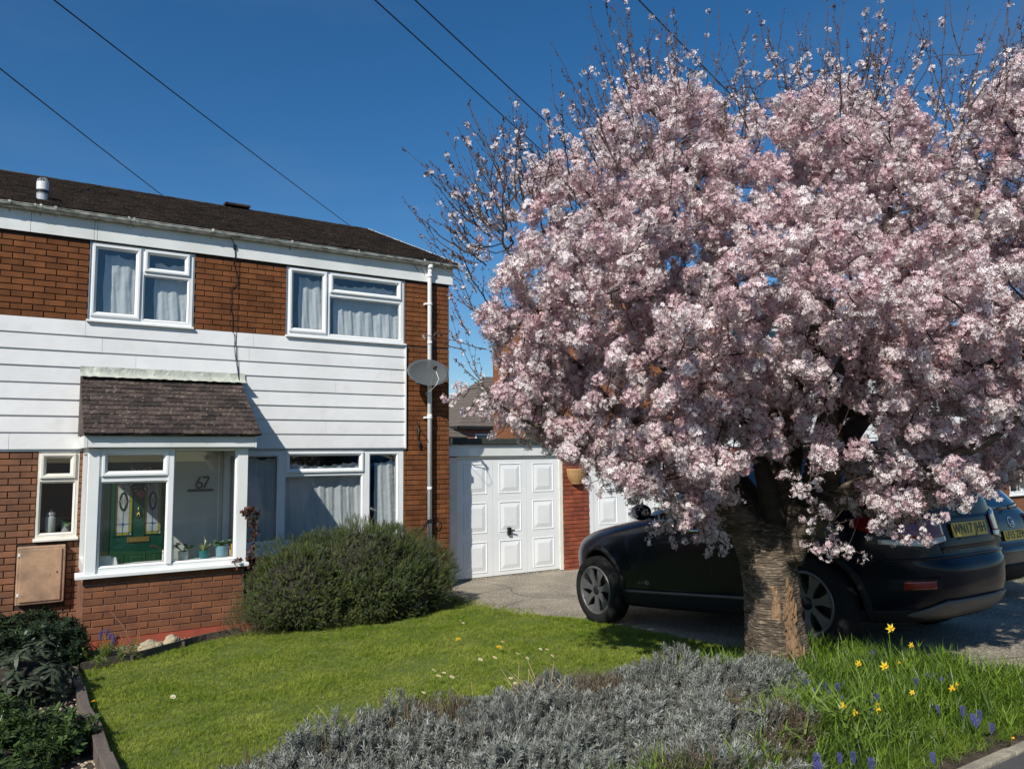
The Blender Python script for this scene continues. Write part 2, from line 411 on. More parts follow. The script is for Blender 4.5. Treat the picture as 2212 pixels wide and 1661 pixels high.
def bricks(parent, items, mt, key, most=300, stuff_name='brickwork_remainder'):
    def vis(it):
        px, py, z = proj((it[0], it[1], it[2]))
        inside = -30 < px < 2240 and -30 < py < 1690 and z > 0
        return -(it[3] / z if inside else it[3] / z * .01)
    items = sorted(items, key=vis)
    for (cx, y, z, w) in items[:most]:
        o = bpy.data.objects.new('brick', brick_mesh(w, key, mt)); SC.collection.objects.link(o)
        o.parent = parent; o.matrix_parent_inverse = wm(parent).inverted()
        o.location = (cx, y + random.uniform(-.0015, .0025), z + random.uniform(-.001, .001))
        o.rotation_euler = (0, random.uniform(-.006, .006), 0)
    if len(items) > most:
        mb = MB()
        for (cx, y, z, w) in items[most:]:
            j = random.uniform(-.0015, .0025); w2 = w / 2; c = .0035; vs = []
            for (i, yy) in ((0, .03), (0, c), (c, 0)):
                vs += [(cx-w2+i, y+yy+j, z+i), (cx+w2-i, y+yy+j, z+i), (cx+w2-i, y+yy+j, z+.065-i), (cx-w2+i, y+yy+j, z+.065-i)]
            fs = [(8, 9, 10, 11)]
            for q0 in range(2):
                for q in range(4): fs.append((q0*4+q, q0*4+(q+1)%4, (q0+1)*4+(q+1)%4, (q0+1)*4+q))
            mb.add(vs, fs)
        part(stuff_name, mb, mt, parent, kind='stuff')

# ================================================================== HOUSE NUMBER 67
HX0, HX1, HD = -6.0, 5.545, 7.6
house = empty('brick_house', (2.7, 0, 0), 'brown brick house with white boarded first floor and dark tiled roof', 'house')
WIN1 = (.562, 1.750, 3.800, 4.775); WIN2 = (2.985, 4.770, 3.800, 4.768)
WIN3 = (2.40, 4.775, .80, 2.185); WINS = (.105, .535, 1.175, 2.200)
DOOR = (.80, 1.56, .08, 2.18)
holes = [WIN1, WIN2, WIN3, WINS, DOOR]
mb = MB(); mb.plate(HX0, HX1, -.3, 4.80, .012, .27, holes)
wall = part('front_wall', mb, M['mortar_shade'], house)
mb = MB(); mb.box(HX1 - .25, HX1, .28, HD, -.3, 4.8); mb.box(HX0, HX1, HD - .02, HD + .2, -.3, 4.8); mb.box(HX0, HX0 + .25, .28, HD - .03, -.3, 4.8)
mb.add([(HX1-.2, -.0, 4.8), (HX1-.2, HD+.1, 4.8), (HX1-.2, 3.75, 6.45), (HX1-.02, -.0, 4.8), (HX1-.02, HD+.1, 4.8), (HX1-.02, 3.75, 6.45)], [(0,1,2),(3,5,4),(0,2,5,3),(2,1,4,5),(1,0,3,4)])
part('side_wall', mb, M['brick'], house)
# rooms behind the windows
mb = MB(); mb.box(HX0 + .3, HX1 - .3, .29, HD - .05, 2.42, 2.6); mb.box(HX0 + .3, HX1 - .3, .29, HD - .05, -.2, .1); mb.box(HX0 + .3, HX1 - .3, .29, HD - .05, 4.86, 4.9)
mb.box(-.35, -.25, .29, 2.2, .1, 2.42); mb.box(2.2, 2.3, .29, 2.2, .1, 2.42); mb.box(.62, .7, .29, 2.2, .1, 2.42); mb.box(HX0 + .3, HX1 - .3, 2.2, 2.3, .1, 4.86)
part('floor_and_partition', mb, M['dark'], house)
up = lay(HX0 + .0, HX1, 3.77, 4.80, 0, [WIN1, WIN2], off=.093, zref=3.775)
low = lay(HX0 + .0, 2.32, .0, 2.2, 0, [WINS, (.57, 2.32, 0, 2.4), (-.065, .44, .42, 1.11)], off=.05)
pier = lay(4.785, HX1, .0, 3.775, 0, [], off=.098)
lo_near = [b for b in low if b[2] < 2.2]
allb = [(b, 'u') for b in up + pier] + [(b, 'l') for b in lo_near]
def pxw(b):
    px, py, z = proj(b[:3]); return b[3] / z if (-40 < px < 2212 and 0 < py < 1661) else 0
allb.sort(key=lambda q: -pxw(q[0]))
big = allb[:300]; rest = allb[300:]
bricks(wall, [b for b, k in big if k == 'u'], M['brick'], 'u', 999)
bricks(wall, [b for b, k in big if k == 'l'], M['brick_low'], 'l', 999)
bricks(wall, [b for b, k in rest if k == 'u'], M['brick'], 'r', 0)
bricks(wall, [b for b, k in rest if k == 'l'], M['brick_low'], 'r', 0, 'lower_brickwork_remainder')
# weatherboards
clad = part('wall_cladding', MB().box(HX0, 4.786, -.006, .008, 2.21, 3.77), M['clad'], house)
zb = [2.210, 2.410, 2.608, 2.803, 3.000, 3.198, 3.392, 3.586]
zt = zb[1:] + [3.772]
joints = [[-1.1, 2.35], [3.37], [-.15, 4.62], [.9, 3.9], [2.66], [.72, 4.2], [1.72, 2.6], [2.52]]
joints = [[-.19], [3.56], [1.9], [], [3.7], [4.55, 1.1], [2.48, .72], [.53, 2.53]]
for r, (a, b) in enumerate(zip(zb, zt)):
    xs = [HX0] + sorted(joints[r]) + [4.786]
    hol = [WIN1, WIN2]
    for x0, x1 in zip(xs, xs[1:]):
        mb = MB(); t = b + .012 if r < 7 else b
        x0 += .0015; x1 -= .0015; j = random.uniform(-.001, .001)
        prof = [(-.010, t), (-.026 + j, a + .006), (-.024 + j, a), (-.008, a)]
        mb.add([(x0, y, z) for y, z in prof] + [(x1, y, z) for y, z in prof], [(0,1,5,4),(1,2,6,5),(2,3,7,6),(0,3,2,1),(4,5,6,7)])
        part('board', mb, M['clad'], clad)
mb = MB(); mb.box(4.780, 4.800, -.034, .008, 2.205, 3.77); part('trim', mb, M['upvc'], clad)
mb = MB(); mb.box(HX0, 4.80, -.012, .010, 2.186, 2.208); part('trim', mb, M['metal'], clad)
# shutter-like joint lines along the fascia are real butt joints
xs = [HX0, -2.0, .02 - .1, .585, .62, 5.60]
fas = part('fascia', MB().box(HX0, 5.595, -.018, .0, 4.795, 5.06), M['fascia'], house)
for a, b in zip(xs, xs[1:]):
    mb = MB(); mb.box(a + .002, b - .002, -.036, -.020, 4.787, 5.066); part('fascia_board', mb, M['fascia'], fas, bevel=.003)
part('box_end', MB().box(5.545, 5.60, -.035, .40, 4.787, 5.10), M['fascia'], house, bevel=.004)
# gutter with unions and brackets
def arc(x, r, cy, cz, n=10): return [(x, cy + r * math.cos(math.pi + math.pi * k / n), cz + r * math.sin(math.pi + math.pi * k / n)) for k in range(n + 1)]
mb = MB(); segs = [HX0 + k * .5 for k in range(int((5.64 - HX0) / .5) + 1)] + [5.64]
A = [arc(x, .056, -.094, 5.092 - .002 * math.sin(x * 2)) for x in segs]; I = [arc(x, .052, -.094, 5.092 - .002 * math.sin(x * 2)) for x in segs]
for S, rv in ((A, 0), (I, 1)):
    vs = [p for ring_ in S for p in ring_]; n = 11
    mb.add(vs, [((i*n+k, i*n+k+1, (i+1)*n+k+1, (i+1)*n+k)) for i in range(len(S)-1) for k in range(n-1)])
for k in (0, -1):
    for i in range(len(A) - 1):
        mb.quad(A[i][k], A[i+1][k], I[i+1][k], I[i][k])
mb.tube([(HX0, -.150, 5.094), (5.64, -.150, 5.094)], .005, 6)
mb.add(A[-1], [tuple(range(11))])
gut = part('gutter', mb, M['gutter'], house, smooth=True)
def clip(x, w, nm):
    mb = MB(); A1 = arc(x - w, .061, -.094, 5.094); A2 = arc(x + w, .061, -.094, 5.094); n = 11
    mb.add(A1 + A2, [(k, k+1, n+k+1, n+k) for k in range(10)])
    mb.add([(x-w, -.155, 5.094), (x+w, -.155, 5.094), (x+w, -.135, 5.115), (x-w, -.135, 5.115), (x-w,-.04,5.115),(x+w,-.04,5.115)], [(0,1,2,3),(3,2,5,4)])
    mb.box(x - w * .7, x + w * .7, -.045, -.036, 5.0, 5.09)
    part(nm, mb, M['gutter'], gut)
for x in (-.30, .16, 1.95, 3.0, 3.98, 5.05): clip(x, .014, 'gutter_bracket')
for x in (-.02, .98): clip(x - .03, .012, 'gutter_union'); clip(x + .03, .012, 'gutter_union')
# downpipe
mb = MB(); mb.tube([(5.17, -.094, 5.045), (5.17, -.094, 4.985)], .045, 16); mb.tube([(5.17, -.092, 5.0), (5.17, -.085, 4.94), (5.17, -.075, 4.90), (5.17, -.075, .70)], .0345, 18)
for z in (4.90, 3.85, 2.72, 1.62): mb.tube([(5.17, -.075, z), (5.17, -.075, z - .05)], .038, 18)
dp = part('downpipe', mb, M['pipe'], house, smooth=True)
for z in (4.42, 2.66):
    mb = MB(); mb.tube([(5.17, -.075, z), (5.17, -.075, z + .025)], .043, 18); mb.box(5.10, 5.13, -.085, -.0, z, z + .03)
    part('pipe_clip', mb, M['pipe'], dp)
# main roof: courses of plain tiles, joined because each is a few pixels
SL = Vector((0, 3.87, 1.575)); sl = SL.length; SLn = SL.normalized(); UPn = Vector((0, -SLn.z, SLn.y))
E0 = Vector((0, -.125, 5.085)); mb = MB(); g = .105; rows = int(sl / g)
def tile_add(mb, x, w, s0, ln, th, lift, tilt, base, sn, un, jitter=.003):
    b0 = base + sn * s0; b1 = base + sn * (s0 + ln)
    lo_ = lift + random.uniform(-jitter, jitter)
    P = []
    for bb, l in ((b0, lo_ + tilt), (b1, lo_)):
        for xx in (x, x + w):
            P.append(Vector((xx, bb.y, bb.z)) + un * l); P.append(Vector((xx, bb.y, bb.z)) + un * (l + th))
    mb.add(P, [(0,1,3,2),(1,5,7,3),(4,6,7,5),(0,2,6,4),(0,4,5,1),(2,3,7,6)])
for r in range(rows + 1):
    ph = -.083 if r % 2 else 0; x = -2.2 + ph
    while x < 5.64:
        w = min(.163, 5.64 - x)
        if w > .03: tile_add(mb, x + random.uniform(-.002, .002), w, r * g + random.uniform(-.006, .006), g + .05, .014, .008, .026, E0, SLn, UPn, .004)
        x += .166
roof = part('roof', MB().add([(HX0, -.12, 5.075), (5.62, -.12, 5.075), (5.62, 3.75, 6.65), (HX0, 3.75, 6.65), (HX0, 7.7, 5.05), (5.62, 7.7, 5.05)], [(0,1,2,3),(3,2,5,4)]), M['tile'], house)
part('roof_tiles', mb, M['tile'], roof, kind='stuff')
mb = MB(); x = -2.2; k = 0
while x < 5.55:
    for sgn in (1,):
        c = Vector((0, 3.76, 6.655)); n = 7; vs = []
        for xx, rr in ((x, .115), (x + .31, .108)):
            for q in range(n): a = R(20) + R(140) * q / (n - 1); vs.append((xx, 3.76 + rr * math.cos(a), 6.60 + rr * math.sin(a)))
        mb.add(vs, [(q, q+1, n+q+1, n+q) for q in range(n-1)] + [tuple(range(n)), tuple(range(n, 2*n))])
    x += .315
part('ridge_tiles', mb, M['tile'], roof, kind='stuff')
mb = MB(); mb.box(2.85, 3.30, 3.60, 3.92, 6.70, 6.745); part('ridge_vent', mb, M['tile'], roof, bevel=.01)
mb = MB(); a = E0 + Vector((5.645, 0, 0)); b = Vector((5.645, 3.76, 6.67))
for (dx0, dx1) in ((0, .035),):
    P = [a + Vector((dx0, 0, 0)) - UPn * .06, a + Vector((dx1, 0, 0)) - UPn * .06, a + Vector((dx1, 0, 0)) + UPn * .042, a + Vector((dx0, 0, 0)) + UPn * .042]
    Q = [b + Vector((dx0, 0, 0)) - UPn * .06, b + Vector((dx1, 0, 0)) - UPn * .06, b + Vector((dx1, 0, 0)) + UPn * .042, b + Vector((dx0, 0, 0)) + UPn * .042]
    mb.add(P + Q, [(0,1,2,3),(4,7,6,5),(0,4,5,1),(1,5,6,2),(2,6,7,3),(3,7,4,0)])
part('verge_trim', mb, M['upvc'], roof)
# boiler flue
fl = part('flue_pipe', MB().lathe([(.062, 0), (.062, .12), (.066, .12), (.066, .20), (.060, .205)], (.02, .38, 5.27), 20), mat('flue_grey', (.42, .45, .47), .35), roof, smooth=False)
part('band', MB().lathe([(.070, 0), (.072, .03), (.068, .04)], (.02, .38, 5.40), 20), M['black'], fl)
mb = MB(); mb.lathe([(.066, 0), (.068, .10), (.060, .105)], (.02, .38, 5.44), 20)
part('cowl', mb, mat('flue_pale', (.68, .70, .70), .35), fl)
mb = MB()
for k in range(12):
    a = k * math.pi / 6
    mb.tube([(.02 + .060 * math.cos(a) * c, .38 + .060 * math.sin(a) * c, 5.545 + .055 * s) for c, s in ((1, 0), (.9, .5), (.6, .85), (.1, 1))], .006, 5)
part('cage', mb, M['metal'], fl)
mb = MB(); c0 = E0 + SLn * .30; vs = []
mb.tube([(-.12, .20, 5.215), (.22, .20, 5.215)], .012, 6); mb.tube([(.19, .24, 5.23), (.33, .24, 5.23)], .016, 6)
part('flashing', mb, M['lead'], fl)

# ------------------------------------------------------------------ windows
def window(parent, rect, lights, y=0.0, m=None, name='window', holes_only=None):
    """lights: (x0,x1,z0,z1,opens)"""
    m = m or M['upvc']; x0, x1, z0, z1 = rect
    H = [(a - .022, b + .022, c - .022, d + .022) for a, b, c, d, o in lights]
    fr = part(name, MB().plate(x0 + .004, x1 - .004, z0 + .003, z1 - .003, y + .006, y + .075, H), m, parent, bevel=.003)
    for (a, b, c, d, op) in lights:
        mb = MB()
        if op:
            mb.ring(a - .058, b + .058, c - .058, d + .058, [(0, y + .005), (0, y - .013), (.006, y - .017), (.028, y - .017), (.036, y - .010), (.050, y + .010), (.058, y + .012), (.058, y + .05)])
            part('sash', mb, m, fr)
        else:
            mb.ring(a - .024, b + .024, c - .024, d + .024, [(0, y + .003), (.002, y + .002), (.020, y + .022), (.024, y + .024), (.024, y + .06)])
            part('bead', mb, m, fr)
        mb = MB(); gy = y + (.022 if op else .034); mb.box(a - .008, b + .008, gy, gy + .004, c - .008, d + .008)
        part('pane', mb, M['glass'], fr)
        mb = MB(); mb.ring(a - .002, b + .002, c - .002, d + .002, [(0, gy - .002), (.006, gy - .003), (.006, gy)])
        part('gasket', mb, M['black'], fr)
    return fr
def sill(parent, x0, x1, z, y0, y1, h=.03, m=None, name='sill'):
    mb = MB(); mb.add([(x0,y0,z),(x1,y0,z),(x1,y0,z+h*.8),(x0,y0,z+h*.8),(x0,y1,z),(x1,y1,z),(x1,y1,z+h*1.4),(x0,y1,z+h*1.4)],
                      [(0,1,2,3),(3,2,6,7),(4,7,6,5),(0,4,5,1),(1,5,6,2),(0,3,7,4)])
    return part(name, mb, m or M['upvc'], parent, bevel=.004)
w1 = window(house, WIN1, [(.636, 1.062, 3.903, 4.692, 1), (1.221, 1.640, 4.526, 4.694, 1), (1.176, 1.679, 3.862, 4.404, 0)])
sill(w1, .535, 1.765, 3.765, -.055, .02)
w2 = window(house, WIN2, [(3.072, 3.495, 3.905, 4.690, 1), (3.662, 4.660, 4.518, 4.686, 1), (3.620, 4.694, 3.856, 4.386, 0)])
sill(w2, 2.965, 4.79, 3.762, -.055, .02)
w3 = window(house, WIN3, [(2.45, 2.896, .967, 2.098, 0), (3.066, 4.076, 1.928, 2.104, 1), (3.014, 4.108, .96, 1.808, 0), (4.250, 4.662, .96, 2.108, 0)])
sill(w3, 2.38, 4.80, .76, -.055, .02)
w4 = window(house, WINS, [(.193, .437, 1.925, 2.103, 1), (.155, .476, 1.232, 1.810, 0)], m=M['upvc_old'])
sill(w4, .09, .548, 1.138, -.06, .02, m=M['upvc_old'])
# lead strips / render beads beside the openings
mb = MB(); mb.box(.548, .560, -.004, .012, 3.80, 4.775); mb.box(1.752, 1.763, -.004, .012, 3.80, 4.775); mb.box(2.970, 2.983, -.004, .012, 3.80, 4.768); mb.box(4.772, 4.782, -.004, .012, 3.78, 4.768)
part('reveal_bead', mb, M['metal'], house)

# curtains: thing of its own each
def curtain(x0, x1, z0, z1, label, y=.16, folds=9, drop=.03, skew=0.0, seed=0):
    rn = random.Random(seed); folds = max(3, int(folds * .75)); nx, nz_ = folds * 10, 14; vs = []; ph = [rn.uniform(0, 6.28) for _ in range(6)]
    for j in range(nz_ + 1):
        t = j / nz_
        for i in range(nx + 1):
            u = i / nx; a = u * folds * 2 * math.pi
            top = z1 - drop * abs(math.sin(a / 2 + ph[5])) ** .7 * (1 if t > .99 else t ** 8) - .02 * math.sin(u * 7 + ph[4]) * t
            y_ = y - .035 + .008 * math.sin(a + .6 * math.sin(t * 3 + ph[0])) + .007 * math.sin(a * .47 + ph[1] + t * 2) + .004 * math.sin(a * 2.3 + ph[2] + t * 5) + .006 * noise.noise(Vector((u * 9, t * 7, seed)))
            vs.append((x0 + (x1 - x0) * u + skew * (1 - t) * (u if skew > 0 else 1 - u) + .006 * math.sin(t * 9 + a), y_, z0 + (top - z0) * t))
    n = nx + 1; mb = MB(); mb.add(vs, [(j*n+i, j*n+i+1, (j+1)*n+i+1, (j+1)*n+i) for j in range(nz_) for i in range(nx)])
    return thing_mesh('curtain', mb, M['curtain'], ((x0 + x1) / 2, y, z0), label, 'curtain', 'pale grey curtains at the windows', smooth=True)
curtain(.72, 1.16, 3.80, 4.665, 'pale curtain behind the tall left light of the first-floor window above the porch', folds=5, seed=1)
curtain(1.30, 1.74, 3.80, 4.64, 'pale curtain drawn across the right half of the first-floor window above the porch', folds=5, seed=2)
curtain(3.18, 3.62, 3.80, 4.67, 'narrow pale curtain in the left light of the first-floor window nearest the downpipe', folds=5, seed=3)
curtain(3.70, 4.76, 3.80, 4.64, 'wide rumpled pale curtain in the first-floor window nearest the downpipe', folds=10, seed=4)
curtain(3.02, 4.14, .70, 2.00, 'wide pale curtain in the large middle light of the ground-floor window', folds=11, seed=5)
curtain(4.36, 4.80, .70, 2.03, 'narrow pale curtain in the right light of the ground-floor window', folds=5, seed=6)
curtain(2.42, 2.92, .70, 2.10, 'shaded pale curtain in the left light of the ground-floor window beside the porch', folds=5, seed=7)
# things inside the small window
j = empty('glass_jar', (.26, .12, 1.20), 'clear glass storage jar with metal lid inside the small ground-floor window', 'jar')
part('jar_body', MB().lathe([(.045, 0), (.055, .01), (.055, .20), (.045, .22)], (.26, .13, 1.205), 20), mat('milky_glass', (.45, .47, .46), .15), j, smooth=True)
part('lid', MB().lathe([(.05, 0), (.052, .03), (.02, .045), (.014, .07), (.0, .072)], (.26, .13, 1.43), 20), M['metal'], j, smooth=True)
def leafblade(mb, base, d, ln, wd, droop=.3, n=5, mi=0, twist=0):
    b = Vector(base); d = Vector(d).normalized(); s = d.cross(Vector((0, 0, 1)))
    s = s.normalized() if s.length > 1e-3 else Vector((1, 0, 0))
    if twist: s = (Matrix.Rotation(twist, 3, d) @ s)
    L_ = []; R_ = []; p = b.copy(); dd = d.copy()
    for i in range(n + 1):
        t = i / n; w = wd * math.sin(math.pi * min(1, .12 + t * .88)) ** .8 * .5 if i < n else 0
        L_.append(p - s * w); R_.append(p + s * w)
        dd = (dd + Vector((0, 0, -droop / n))).normalized(); p = p + dd * (ln / n)
    vs = L_ + R_; mb.add(vs, [(i, i+1, n+1+i+1, n+1+i) for i in range(n)], mi)
M['leaf_in'] = mat('house_plant_leaf', (.05, .17, .035), .4, (.10, .24, .06), 20, trans=.2)
def pot(name, c, r, h, pm, plant, label, pot_label=None):
    t = empty(name, c, label, 'potted plant', None)
    part('pot', MB().lathe([(r * .8, 0), (r * .95, h * .1), (r, h * .96), (r * 1.02, h), (r * .9, h), (r * .88, h * .85), (0.001, h * .84)], c, 24), pm, t, smooth=False)
    mb = MB(); mb2 = MB(); plant(mb, mb2, Vector(c) + Vector((0, 0, h * .85)))
    if mb.f: part('leaves', mb, M['leaf_in'] if not isinstance(mb, tuple) else None, t, kind='stuff')
    if mb2.f: part('stem', mb2, M['stem'], t)
    return t
M['stem'] = mat('brown_stem', (.10, .065, .04), .8)
def pl_window(mb, ms, b):
    for a, e, l in ((-2.6, .5, .16), (-.4, .8, .17), (.9, .5, .16), (2.1, .9, .14), (-1.7, .25, .15)): leafblade(mb, b, (math.cos(a), math.sin(a), e), l, .06, .5)
pot('potted_plant', (.43, .13, 1.20), .055, .12, mat('grey_pot', (.34, .35, .36), .5), pl_window, 'green leafy plant in grey pot inside the small ground-floor window')
mb = MB(); mb.box(HX0+.3, .62, .30, .34, 1.0, 2.4)

# meter box
mt = empty('meter_box', (.19, -.05, .43), 'peach coloured weathered meter cupboard on the brick wall below the small window', 'meter box')
mb = MB(); mb.box(-.055, .425, -.085, -.003, .44, 1.095); part('box', mb, M['meter'], mt, bevel=.012)
mb = MB(); mb.box(-.022, .388, -.100, -.088, .472, 1.062); d_ = part('door', mb, M['meter'], mt, bevel=.006)
mb = MB(); mb.tube([(.345, -.103, .79), (.345, -.100, .79)], .009, 10); part('keyhole', mb, M['black'], d_)
for z in (.54, .99): mb = MB(); mb.box(-.045, -.024, -.098, -.086, z, z + .035); part('hinge', mb, M['white'], mt)
# ================================================================== PORCH
PX0, PX1, PY = .56, 2.262, -1.0
porch = empty('porch', (1.4, -1.0, .1), 'white framed glazed porch with mossy tiled lean-to roof on a low brick wall', 'porch')
mb = MB(); mb.plate(PX0 + .002, PX1 - .02, -.1, .805, PY + .0105, PY + .10); mb.box(PX0 + .0105, PX0 + .1, PY + .105, -.001, -.1, .80); mb.box(PX1 - .12, PX1 - .02, PY + .105, -.001, -.1, .80)
dw = part('dwarf_wall', mb, M['mortar_pink'], porch)
bricks(dw, lay(PX0, PX1 - .01, .13, .81, PY, [], off=-.02, zref=.130), mat('porch_brick', (.215, .082, .034), .88, (.15, .058, .028), 5, .6, 90, rnd=.22, fine=.8, fscale=130, fcol=(.46, .36, .28), flo=.69, fhi=.76, bdist=.004), 'p')
mb = MB(); z = .205
while z < .8:      # left return, header ends of the courses
    for k in range(4): mb.box(PX0 - .001, PX0 + .03, PY + .012 + k * .24, PY + .012 + k * .24 + .225, z - .07, z - .005)
    z += .075
part('return_courses', mb, M['brick_low'], dw, kind='stuff')
mb = MB(); mb.box(PX0 + .02, PX1 + .15, PY - .02, PY + .008, -.05, .128)
part('red_plinth', mb, mat('red_masonry_paint', (.36, .075, .04), .7, (.28, .06, .035), 6, .3, 50), porch)
# sill, frame, posts
sill(porch, .480, 2.285, .806, PY - .075, PY + .06, h=.045, name='sill')
PF = [(.753, 1.318, 1.956, 2.130, 1), (.706, 1.358, .925, 1.820, 0), (1.446, 2.112, .918, 2.174, 0)]
pf = window(porch, (.57, 2.255, .852, 2.215), PF, y=PY - .02, name='front_frame')
mb = MB(); mb.box(.566, .672, PY - .034, PY - .016, .852, 2.205); part('corner_post', mb, M['upvc'], pf, bevel=.003)
mb = MB(); mb.box(2.138, 2.256, PY - .034, PY - .016, .852, 2.205); part('corner_post', mb, M['upvc'], pf, bevel=.003)
mb = MB(); mb.box(1.372, 1.43, PY - .032, PY - .016, .90, 2.19); part('mullion', mb, M['upvc'], pf, bevel=.003)
mb = MB(); mb.plate(PY + .056, -.003, .852, 2.215, -.04, .03, [(-.85, -.10, .95, 2.12)])
mb.v = [(PX1 - .04 + y, x, z) for x, y, z in mb.v]; sf = part('side_frame', mb, M['upvc'], porch)
mb = MB(); mb.box(PX1 - .047, PX1 - .043, -.86, -.09, .94, 2.13); part('side_pane', mb, M['glass'], sf)
mb = MB(); mb.plate(PY + .056, -.003, .812, 2.215, -.04, .006, [(-.88, -.07, .93, 2.15)])
mb.v = [(PX0 + .045 + y, x, z) for x, y, z in mb.v]; sf2 = part('side_frame', mb, M['upvc'], porch)
mb = MB(); mb.box(PX0 + .028, PX0 + .032, -.89, -.06, .92, 2.16); part('side_pane', mb, M['glass'], sf2)
mb = MB(); mb.box(PX0 + .052, PX1 - .082, PY + .061, -.003, 2.20, 2.212); part('ceiling', mb, M['white'], porch)
mb = MB(); mb.box(PX0 + .052, PX1 - .085, PY + .105, .30, .02, .075); part('floor', mb, mat('tile_floor', (.16, .13, .11), .6), porch)
mb = MB(); mb.box(PX0 + .052, PX1 - .085, PY + .064, PY + .26, .890, .911); part('inner_ledge', mb, M['white'], porch, bevel=.003)
mb = MB(); mb.box(.545, 2.31, PY - .105, PY - .065, 2.218, 2.345); pfa = part('fascia', mb, M['fascia'], porch, bevel=.003)
mb = MB(); mb.box(.510, .543, PY - .108, -.04, 2.215, 2.35); mb.box(2.312, 2.335, PY - .108, -.04, 2.215, 2.35); part('fascia_return', mb, M['fascia'], porch)
mb = MB(); mb.box(.545, 2.31, PY - .064, -.002, 2.218, 2.24); part('soffit', mb, M['fascia'], porch)
mb = MB()
for x in (.60, 1.0, 1.38, 1.76, 2.27): mb.tube([(x, PY - .108, 2.262), (x, PY - .104, 2.262)], .0035, 6)
part('fixing', mb, M['black'], pfa)
# roof: 13 courses, each tile a part
PB = Vector((0, PY - .165, 2.352)); PT = Vector((0, -.02, 3.085)); psn = (PT - PB).normalized(); pun = Vector((0, -psn.z, psn.y)); pl = (PT - PB).length
mb = MB(); a, b = PB + pun * .002, PT + pun * .002
mb.add([(.50, a.y, a.z), (2.375, a.y, a.z), (2.375, b.y, b.z), (.50, b.y, b.z), (.50, -.03, 2.36), (2.375, -.03, 2.36)], [(0,1,2,3),(0,3,4),(1,5,2)])
prf = part('porch_roof', mb, M['tile_p'], porch)
_tm = {}
def ptile(w):
    k = round(w * 100)
    if k not in _tm:
        rr = random.Random(k); m_ = MB(); n = 5; P = []
        for i in range(n + 1):
            x = w * i / n
            e = rr.uniform(-.002, .002); P += [(x, e, .015 + .003 * math.sin(i * 2.1)), (x, e, .0 + .003 * math.sin(i * 2.1)), (x, .150, .012), (x, .150, -.002)]
        for i in range(n):
            A_ = i * 4; B_ = A_ + 4
            m_.add([], []); m_.f += [(A_, B_, B_ + 2, A_ + 2), (A_ + 1, B_ + 1, B_, A_)]; m_.m += [0, 0]
        m_.v = P; m_.f += [(0, 2, 3, 1), (n*4+1, n*4+3, n*4+2, n*4)]; m_.m += [0, 0]
        _tm[k] = m_.mesh('tile', M['tile_p'])
    return _tm[k]
rot_ = Matrix((Vector((1, 0, 0)), psn, pun)).transposed().to_euler()
nr = 13; gg = pl / nr
for r in range(nr):
    x = .50; first = .083 if r % 2 else .165
    while x < 2.37:
        w = first if x == .50 else .166; w = min(w, 2.378 - x)
        if w < .03: break
        o = bpy.data.objects.new('tile', ptile(w - .003)); SC.collection.objects.link(o); o.parent = prf
        q = PB + psn * (r * gg + random.uniform(-.004, .004)) + pun * (.014 + random.uniform(-.002, .004))
        o.location = (x, q.y, q.z); o.rotation_euler = rot_.copy(); o.rotation_euler.rotate_axis('Z', random.uniform(-.012, .012)); o.rotation_euler.rotate_axis('X', R(-4) + random.uniform(-.01, .01))
        x += w
# lichen tufts: pale crusts of moss, geometry on top of the tiles
mb = MB()
for k in range(150):
    x = random.uniform(.52, 2.35); s = random.uniform(.03, pl - .20); r_ = random.choice((.004, .006, .009, .013)); q = PB + psn * s + pun * .034
    n = 6; vs = [(x, q.y + pun.y * r_ * .5, q.z + pun.z * r_ * .5)] + [(x + r_ * random.uniform(.7, 1.5) * math.cos(i * 1.047), q.y + psn.y * r_ * math.sin(i * 1.047) - pun.y * .006, q.z + psn.z * r_ * math.sin(i * 1.047) - pun.z * .006) for i in range(n)]
    mb.add(vs, [(0, 1 + i, 1 + (i + 1) % n) for i in range(n)])
part('lichen', mb, mat('lichen', (.22, .20, .14), .95, (.13, .11, .075), 30, 1, 60), prf, kind='stuff')
# lead flashing over the roof
mb = MB(); vs = []; nx = 60
for i in range(nx + 1):
    x = .495 + (2.43 - .495) * i / nx; wv = .006 * math.sin(i * 1.7) * math.sin(i * .37)
    vs += [(x, -.030 + .3 * wv, 3.215 + wv * .6), (x, -.032 + wv, 3.15), (x, -.050 + wv, 3.115), (x, -.155 + wv * .5, 3.082 + wv)]
mb.add(vs, [(i*4+k, (i+1)*4+k, (i+1)*4+k+1, i*4+k+1) for i in range(nx) for k in range(3)])
part('flashing', mb, M['lead'], porch, smooth=True)

# front door (green, behind the porch glass)
door = empty('front_door', (1.2, .0, .1), 'dark green front door with leaded glass behind the porch window', 'front door')
mb = MB(); mb.plate(.80, 1.56, .09, 2.17, -.006, .07, [(.875, 1.485, .10, 2.10)]); part('door_frame', mb, mat('dark_green_frame', (.012, .030, .022), .35), door)
H1, H2 = (.925, 1.120, 1.155, 1.95), (1.255, 1.450, 1.155, 1.95)
lf = part('door_leaf', MB().plate(.880, 1.480, .11, 2.09, .004, .05, [H1, H2]), M['green'], door)
for x0, x1 in ((.915, 1.045), (1.09, 1.29), (1.335, 1.455)):
    mb = MB(); mb.ring(x0, x1, .22, .93, [(0, .003), (.008, -.007), (.016, -.002), (.035, -.002), (.05, -.010)])
    mb.quad((x0+.05, -.010, .27), (x1-.05, -.010, .27), (x1-.05, -.010, .88), (x0+.05, -.010, .88)); part('panel', mb, M['green'], lf)
